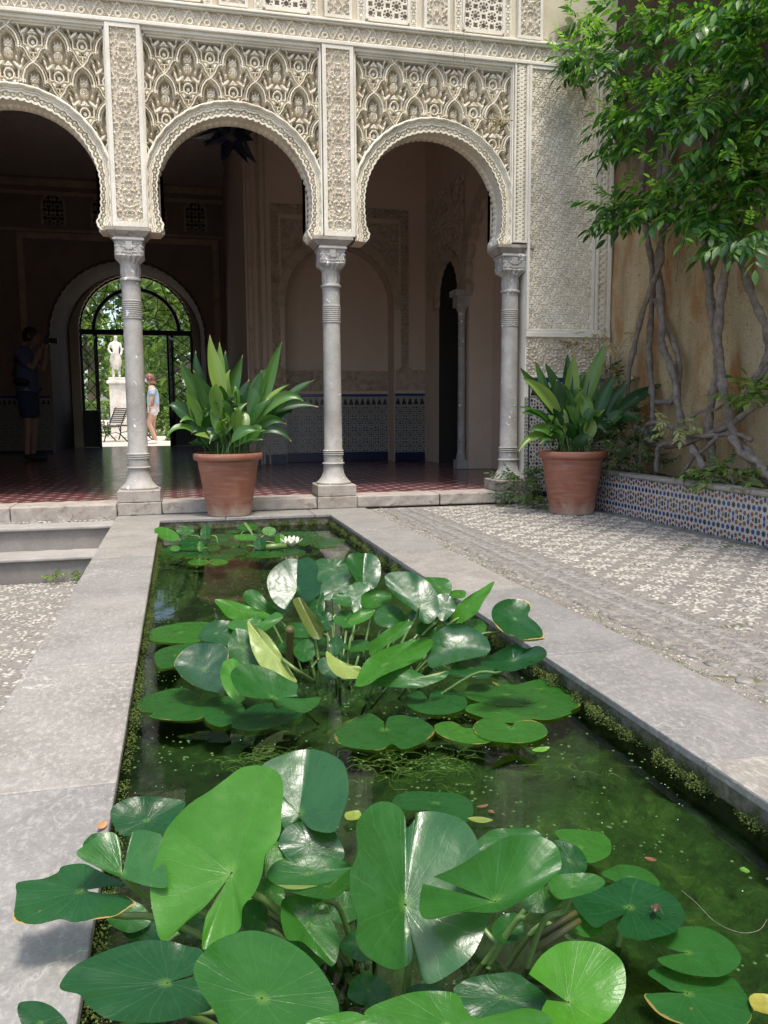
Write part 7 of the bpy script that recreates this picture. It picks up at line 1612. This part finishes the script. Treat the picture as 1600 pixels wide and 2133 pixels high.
A((1345, 318), [(1345, 392), (1300, 375), (1265, 345), (1248, 300), (1260, 262), (1310, 236), (1370, 236), (1405, 250), (1412, 278), (1400, 305), (1430, 330), (1455, 360), (1468, 395), (1420, 403), (1370, 407)], -0.045, (-.05, -.45, .88), edge=0.9, cup=0.15, wav=0.010, closed=True)
A((210, 288), [(95, 238), (160, 242), (220, 260), (290, 285), (330, 305), (280, 322), (210, 327), (150, 312), (118, 275)], -0.04, (.3, -.6, .75), closed=True, tone=0.6)
A((265, 235), [(212, 225), (230, 198), (270, 200), (300, 230), (335, 270), (375, 300), (300, 292), (240, 262)], -0.02, (.2, -.6, .7), closed=True, tone=0.2)
A((265, 342), [(150, 350), (180, 320), (240, 320), (265, 297), (300, 320), (350, 290), (380, 310), (340, 347), (290, 372), (200, 372)], -0.05, (0, -.5, .85), closed=True, tone=0.35)
A((100, 378), [(25, 400), (50, 350), (100, 325), (165, 330), (185, 355), (160, 428), (90, 418)], -0.07, (0, -.5, .85), closed=True)
A((485, 320), [(420, 240), (455, 230), (480, 262), (520, 310), (548, 360), (535, 402), (500, 395), (470, 350), (440, 290)], -0.02, (-.2, -.8, .5), closed=True, back=True, olive=0.75, fold=0.8, fold_ax=((450, 240), (530, 400)))
A((1100, 430), [(985, 512), (978, 460), (990, 410), (1030, 365), (1080, 340), (1140, 345), (1195, 370), (1235, 410), (1240, 455), (1180, 480), (1110, 495), (1050, 510), (1010, 522)], -0.04, (-.1, -.55, .82), closed=True, cup=0.22, wav=0.014, sheen=0.9)
A((820, 400), [(740, 468), (740, 420), (770, 395), (830, 350), (880, 328), (917, 330), (905, 362), (870, 395), (810, 430), (770, 465)], -0.03, (.3, -.6, .75), closed=True, tone=0.4, cup=0.1)
A((1160, 520), [(1072, 535), (1110, 490), (1180, 475), (1240, 490), (1260, 530), (1240, 558), (1160, 562), (1090, 552)], -0.09, (0, -.25, .95), closed=True)
A((1340, 492), [(1205, 500), (1230, 480), (1280, 450), (1340, 424), (1390, 442), (1440, 430), (1475, 450), (1475, 475), (1440, 500), (1390, 520), (1330, 538), (1270, 532), (1230, 520)], -0.03, (0, -.5, .85), closed=True, cup=0.3, fold=0.3, fold_ax=((1330, 424), (1345, 540)), wav=0.010, sheen=0.5)
A((205, 440), [(155, 485), (150, 420), (165, 380), (185, 358), (240, 375), (258, 440), (275, 515), (205, 515)], -0.03, (-.1, -.8, .55), closed=True)
lily('mid', c1, (850, 790), [(725, 770), (745, 730), (790, 690), (850, 678), (920, 685), (952, 712), (948, 760), (932, 820), (935, 882), (880, 880), (820, 862), (760, 822)], -0.07, (-.12, -.5, .86), closed=True, cup=0.12, edge=0.6, sheen=1.0)
A((800, 510), [(680, 592), (720, 500), (770, 460), (850, 425), (930, 405), (990, 402), (1002, 430), (960, 480), (900, 512), (840, 535), (780, 562), (730, 594)], -0.04, (.28, -.52, .8), closed=True, tone=0.4, cup=0.08)
A((910, 570), [(740, 594), (790, 545), (850, 520), (900, 522), (950, 545), (990, 562), (1040, 545), (1075, 533), (1050, 567), (990, 592), (930, 609), (860, 604)], -0.085, (0, -.55, .8), closed=True, tone=0.1)
A((585, 520), [(525, 490), (560, 478), (600, 500), (660, 540), (690, 566), (620, 570), (560, 560), (530, 530)], -0.10, (0, -.6, .8), closed=True)
A((630, 515), [(560, 453), (600, 480), (650, 505), (700, 518), (720, 545), (690, 564), (640, 567), (595, 548), (565, 505)], -0.075, (.1, -.7, .7), closed=True, back=True, fold=0.3, fold_ax=((560, 455), (720, 560)))
A((178, 570), [(205, 510), (170, 483), (130, 500), (118, 545), (130, 600), (165, 650), (198, 668), (225, 640), (200, 580), (190, 540)], -0.06, (-.3, -.7, .6), closed=True, tone=0.8)
A((340, 648), [(330, 655), (260, 650), (200, 630), (170, 590), (163, 545), (190, 512), (250, 508), (330, 530), (400, 570), (442, 592), (440, 640), (525, 643), (527, 670), (470, 710), (400, 692), (350, 668)], -0.075, (.28, -.4, .86), cup=0.12, wav=0.010, tone=0.15, closed=True)
A((320, 440), [(232, 330), (260, 345), (310, 380), (350, 430), (390, 500), (437, 578), (400, 574), (340, 557), (290, 520), (255, 460), (240, 400)], -0.02, (-.1, -.75, .6), closed=True, back=True, fold=0.4, fold_ax=((232, 330), (437, 578)), stem=False)
for r, (q0, q1, q2) in ((0.0052, ((375, 485), (440, 535), (510, 580))), (0.012, ((408, 355), (407, 440), (410, 525))), (0.003, ((500, 520), (515, 500), (528, 485)))):
    P = [at_z(*cm(*q0), -0.045 if r < .01 else 0.0), at_z(*cm(*q1), -0.07), at_z(*cm(*q2), -0.14 if r != .003 else -0.06)]; b = MB(); b.tube(catmull(P, 4), r, 10); o = b.build('rolled_leaf' if r > .01 else 'stem', plain('olive_roll', (0.08, 0.075, 0.02), 0.5) if r > .01 else M['lily_stem'], plants['mid'][0], True); o.location = tuple(-plants['mid'][1])

for (cx, cy, a, b_, z, nr, tn) in ((455, 365, 70, 34, -.09, (.2, -.4, .9), .1), (545, 330, 48, 40, -.06, (.3, -.6, .7), 0), (640, 320, 50, 34, -.07, (-.3, -.5, .8), .2), (350, 270, 60, 26, -.06, (.2, -.5, .8), .3), (980, 360, 46, 40, -.07, (.3, -.6, .7), .1), (470, 450, 46, 44, -.08, (.3, -.7, .6), 0), (690, 430, 60, 26, -.11, (0, -.2, 1), .2), (1110, 215, 34, 20, -.03, (.2, -.5, .8), .5), (600, 430, 30, 40, -.09, (-.4, -.7, .6), .1)):
    A((cx, cy), [(cx + a * math.cos(t_) * (1 + .08 * math.sin(3 * t_ + cx)), cy + b_ * math.sin(t_) * (1 + .1 * math.sin(2 * t_ + cy))) for t_ in np.linspace(0.15, 6.1, 14)], z, nr, closed=True, tone=tn, cup=0.12)
# far plant
for (x0, x1, y0, y1) in ((1040, 1280, 150, 182), (670, 800, 140, 158), (860, 950, 140, 160), (380, 500, 165, 192), (560, 750, 165, 194), (570, 700, 195, 216), (960, 1060, 178, 205), (1165, 1340, 178, 205), (1280, 1475, 193, 225), (1140, 1255, 200, 238), (550, 700, 215, 240), (640, 860, 225, 250), (1255, 1410, 222, 258), (520, 640, 245, 275), (640, 830, 262, 300), (230, 360, 255, 296), (300, 560, 275, 320), (540, 730, 300, 335), (830, 1060, 275, 318), (1060, 1210, 268, 305)): pad('back', cb, x0, x1, y0, y1, dz=0.001 * random.random())
pad('back', cb, 420, 560, 336, 374, tone=0.5, edge=1.0); pad('back', cb, 556, 686, 335, 374, tone=0.5, edge=1.0)
def blob(ctr, a, b_, ang=0.0): return [(ctr[0] + a * math.cos(t_) * math.cos(ang) - b_ * math.sin(t_) * math.sin(ang), ctr[1] + a * math.cos(t_) * math.sin(ang) + b_ * math.sin(t_) * math.cos(ang)) for t_ in np.linspace(0, 6.283, 13)[:-1]]
for (cx, cy, a, b_, an, z, nr, tone, fo) in ((403, 146, 58, 33, 0, -.09, (0, -.6, .8), .2, 0), (538, 154, 34, 50, .15, -.09, (-.2, -.8, .5), 0, .4), (280, 168, 88, 40, .35, -.10, (.1, -.6, .8), .6, .3), (820, 122, 70, 24, 0, -.12, (0, -.3, .95), .1, 0), (962, 148, 46, 30, 0, -.10, (0, -.7, .7), .6, .2), (805, 190, 80, 22, .05, -.10, (0, -.5, .85), .5, .2), (900, 232, 44, 40, -.3, -.12, (-.2, -.6, .8), 0, .4), (1036, 200, 34, 34, 0, -.11, (.2, -.8, .5), .6, .4), (450, 226, 92, 28, .05, -.13, (0, -.3, .95), 0, 0), (335, 262, 34, 20, 0, -.13, (0, -.6, .8), .4, .2), (504, 250, 20, 34, 0, -.12, (-.2, -.8, .5), .5, .2), (450, 255, 90, 22, -.05, -.135, (0, -.2, 1), .1, 0)):
    lily('back', cb, (cx, cy), blob((cx, cy), a, b_, an), z, nr, closed=True, tone=tone, fold=fo, fold_ax=((cx, cy - b_), (cx, cy + b_)) if fo else None, wav=0.004)
P = [at_z(*cb(900, 262), -.145), at_z(*cb(990, 252), -.14), at_z(*cb(1080, 248), -.14)]; b = MB(); b.tube(P, [0.017, 0.02, 0.016], 12); o = b.build('rolled_leaf', M['lily_stem'], plants['back'][0], True); o.location = tuple(-plants['back'][1])
P = [at_z(*cb(865, 215), -.14), at_z(*cb(845, 160), -.10), at_z(*cb(800, 100), -.055)]; b = MB(); b.tube(catmull(P, 4), [0.006] * 5 + [0.012] * 4, 10); o = b.build('stem', M['lily_stem'], plants['back'][0], True); o.location = tuple(-plants['back'][1])
# white flower
fp = at_z(*cb(1112, 258), WATZ + 0.004)
fl = empty('lily_flower', tuple(fp), 'open white water lily flower near the far end of the pool', 'flower'); pet = NT('white_petal'); pet.set((0.82, 0.82, 0.70), 0.5, 0.3); petm = pet.m
for ring, (n, tilt, L, w_) in enumerate(((9, 0.35, 0.075, 0.016), (9, 0.75, 0.068, 0.015), (7, 1.15, 0.052, 0.012))):
    for k in range(n):
        a = 2 * math.pi * (k + 0.5 * ring) / n; V = []
        for i in range(7):
            t_ = i / 6; r = L * t_; el = tilt + 0.5 * t_; w2 = w_ * math.sin(math.pi * min(t_ * 0.85 + 0.12, 1)) + 0.0005
            for s_ in (-1, 0, 1): V.append((r * math.cos(tilt + 0.15 * t_), s_ * w2, r * math.sin(tilt + 0.3 * t_) + abs(s_) * 0.003 + 0.004))
        V = np.array(V) @ rotz(a).T; F = [(3 * i + j, 3 * i + j + 1, 3 * i + 4 + j, 3 * i + 3 + j) for i in range(6) for j in range(2)]; link('petal', mesh_np('petal', V, [np.array(F)], petm, True), fl)
b = MB()
for k in range(24): a = k * 2.4; b.tube([(0, 0, 0.01), (0.012 * math.cos(a), 0.012 * math.sin(a), 0.03)], 0.0014, 4)
b.build('stamens', plain('yellow_stamen', (0.75, 0.50, 0.06), 0.6), fl)['kind'] = 'stuff'

# insect shell and fallen bits
ip = at_z(1366, 1899, -0.098)
ins = empty('insect_shell', tuple(ip), 'brown empty insect shell lying on a floating leaf at the lower right', 'insect'); bm_ = plain('brown_shell', (0.07, 0.045, 0.03), 0.4)
b = MB(); b.lathe([(0.0006, -0.012), (0.003, -0.008), (0.0042, -0.001), (0.004, 0.005), (0.0028, 0.010), (0.0006, 0.012)], n=12); o = b.build('body', bm_, ins, True); o.rotation_euler = (0, math.pi / 2, -2.3); o.location = (0, 0, 0.006)
for k in range(6):
    sd = 1 if k % 2 else -1; a = -2.3 + sd * (1.0 + 0.35 * (k // 2)); q = (k // 2 - 1) * 0.005; c_ = np.array([math.cos(-2.3) * q, math.sin(-2.3) * q, 0.006]); b = MB(); b.tube([c_, c_ + np.array([math.cos(a) * 0.006, math.sin(a) * 0.006, 0.003]), c_ + np.array([math.cos(a) * 0.011, math.sin(a) * 0.011, -0.005])], 0.0006, 4); b.build('leg', bm_, ins)
def bit(px, py, z, L, W_, rz, col, label, cat='fallen leaf', nm='fallen_leaf', tiltx=0.1):
    V = []
    for i in range(9):
        t_ = i / 8; w2 = W_ * math.sin(math.pi * t_) ** 0.8 + 0.0003
        for s_ in (-1, 0, 1): V.append(((t_ - 0.5) * L, s_ * w2 * (1 + 0.12 * math.sin(t_ * 25)), abs(s_) * W_ * 0.25 + 0.12 * L * (t_ - 0.5) ** 2))
    F = [(3 * i + j, 3 * i + j + 1, 3 * i + 4 + j, 3 * i + 3 + j) for i in range(8) for j in range(2)]; p = at_z(px, py, z)
    o = link(nm, mesh_np(nm, V, [np.array(F)], plain(nm + '_tone', col, 0.45, 0.4, 0.3, scale=60), True), None, tuple(p + [0, 0, 0.002]), (tiltx, 0.05, rz)); tag(o, label, cat, 'fallen leaves on the water and stone'); return o
bit(1126, 1565, WATZ, 0.055, 0.011, 0.3, (0.08, 0.20, 0.025), 'bright green leaflet floating right of the round pads')
bit(1551, 1817, WATZ, 0.022, 0.008, 1.2, (0.07, 0.18, 0.02), 'small bright green leaf floating near the right edge')
bit(1005, 1682, WATZ, 0.028, 0.004, 0.2, (0.14, 0.06, 0.03), 'thin orange-brown leaf floating behind the front lily')
bit(1023, 1694, WATZ, 0.014, 0.007, 0.8, (0.12, 0.05, 0.03), 'small reddish leaf floating next to the thin orange one')
bit(1355, 1793, WATZ, 0.022, 0.005, -0.6, (0.13, 0.055, 0.03), 'small orange leaf floating in open water at the right')
bit(212, 1722, COPZ + 0.004, 0.03, 0.006, 1.1, (0.45, 0.22, 0.10), 'dry tan leaf caught between the left coping and a lily leaf', tiltx=0.6)
bit(1000, 1712, WATZ + 0.004, 0.05, 0.010, -0.3, (0.12, 0.16, 0.03), 'yellow-green leaf floating behind the folded lily leaves')
bit(735, 1705, WATZ + 0.004, 0.05, 0.016, 0.9, (0.14, 0.19, 0.03), 'yellow leaf glimpsed between two front lily leaves')
bit(280, 1074, COPZ, 0.05, 0.014, 0.1, (0.05, 0.09, 0.03), 'curled green leaf on the coping by the left column')
bit(1590, 2100, WATZ + 0.003, 0.05, 0.018, 0.4, (0.20, 0.19, 0.03), 'yellow leaf floating at the lower right corner')
bit(530, 1047, 0.002, 0.07, 0.010, 0.1, (0.05, 0.12, 0.03), 'green leaf lying on the sill stone left of the pot')

# leaf litter, grit and moss crumbs on the stone
P = []
gg = np.random.default_rng(77)
for k in range(1500):
    if gg.random() < 0.45: x, y, z = gg.uniform(1.372, 1.48), gg.uniform(1.0, 6.0), YARDZ + 0.003
    elif gg.random() < 0.5: x, y, z = gg.uniform(1.5, 3.0), gg.uniform(1.2, 6.1), YARDZ + 0.006
    else: x, y, z = (gg.uniform(-0.43, -0.15) if gg.random() < 0.5 else gg.uniform(1.05, 1.36)), gg.uniform(0.9, 5.8), COPZ + 0.0012
    P.append((x, y, z, gg.uniform(0.0008, 0.0026) if z < COPZ - 0.001 else gg.uniform(0.0004, 0.0014)))
moss('grit_and_litter', P, leafmat('litter', (0.08, 0.06, 0.035), (0.14, 0.15, 0.06), (0.30, 0.26, 0.19), 0.0, 0.9), '')
P = []
for k in range(9000):
    y = gg.uniform(1.0, 4.2); x = 1.375 + abs(gg.normal(0, 0.05)) + 0.09 * (noise2(y * 0.3, 1.0, 3) > 0.1) * gg.random()
    if noise2(y * 0.4, x, 6) + gg.normal(0, 0.2) > 0.12: P.append((x, y, YARDZ + 0.003, gg.uniform(0.0008, 0.002)))
moss('yard_moss', P, mossm, '')
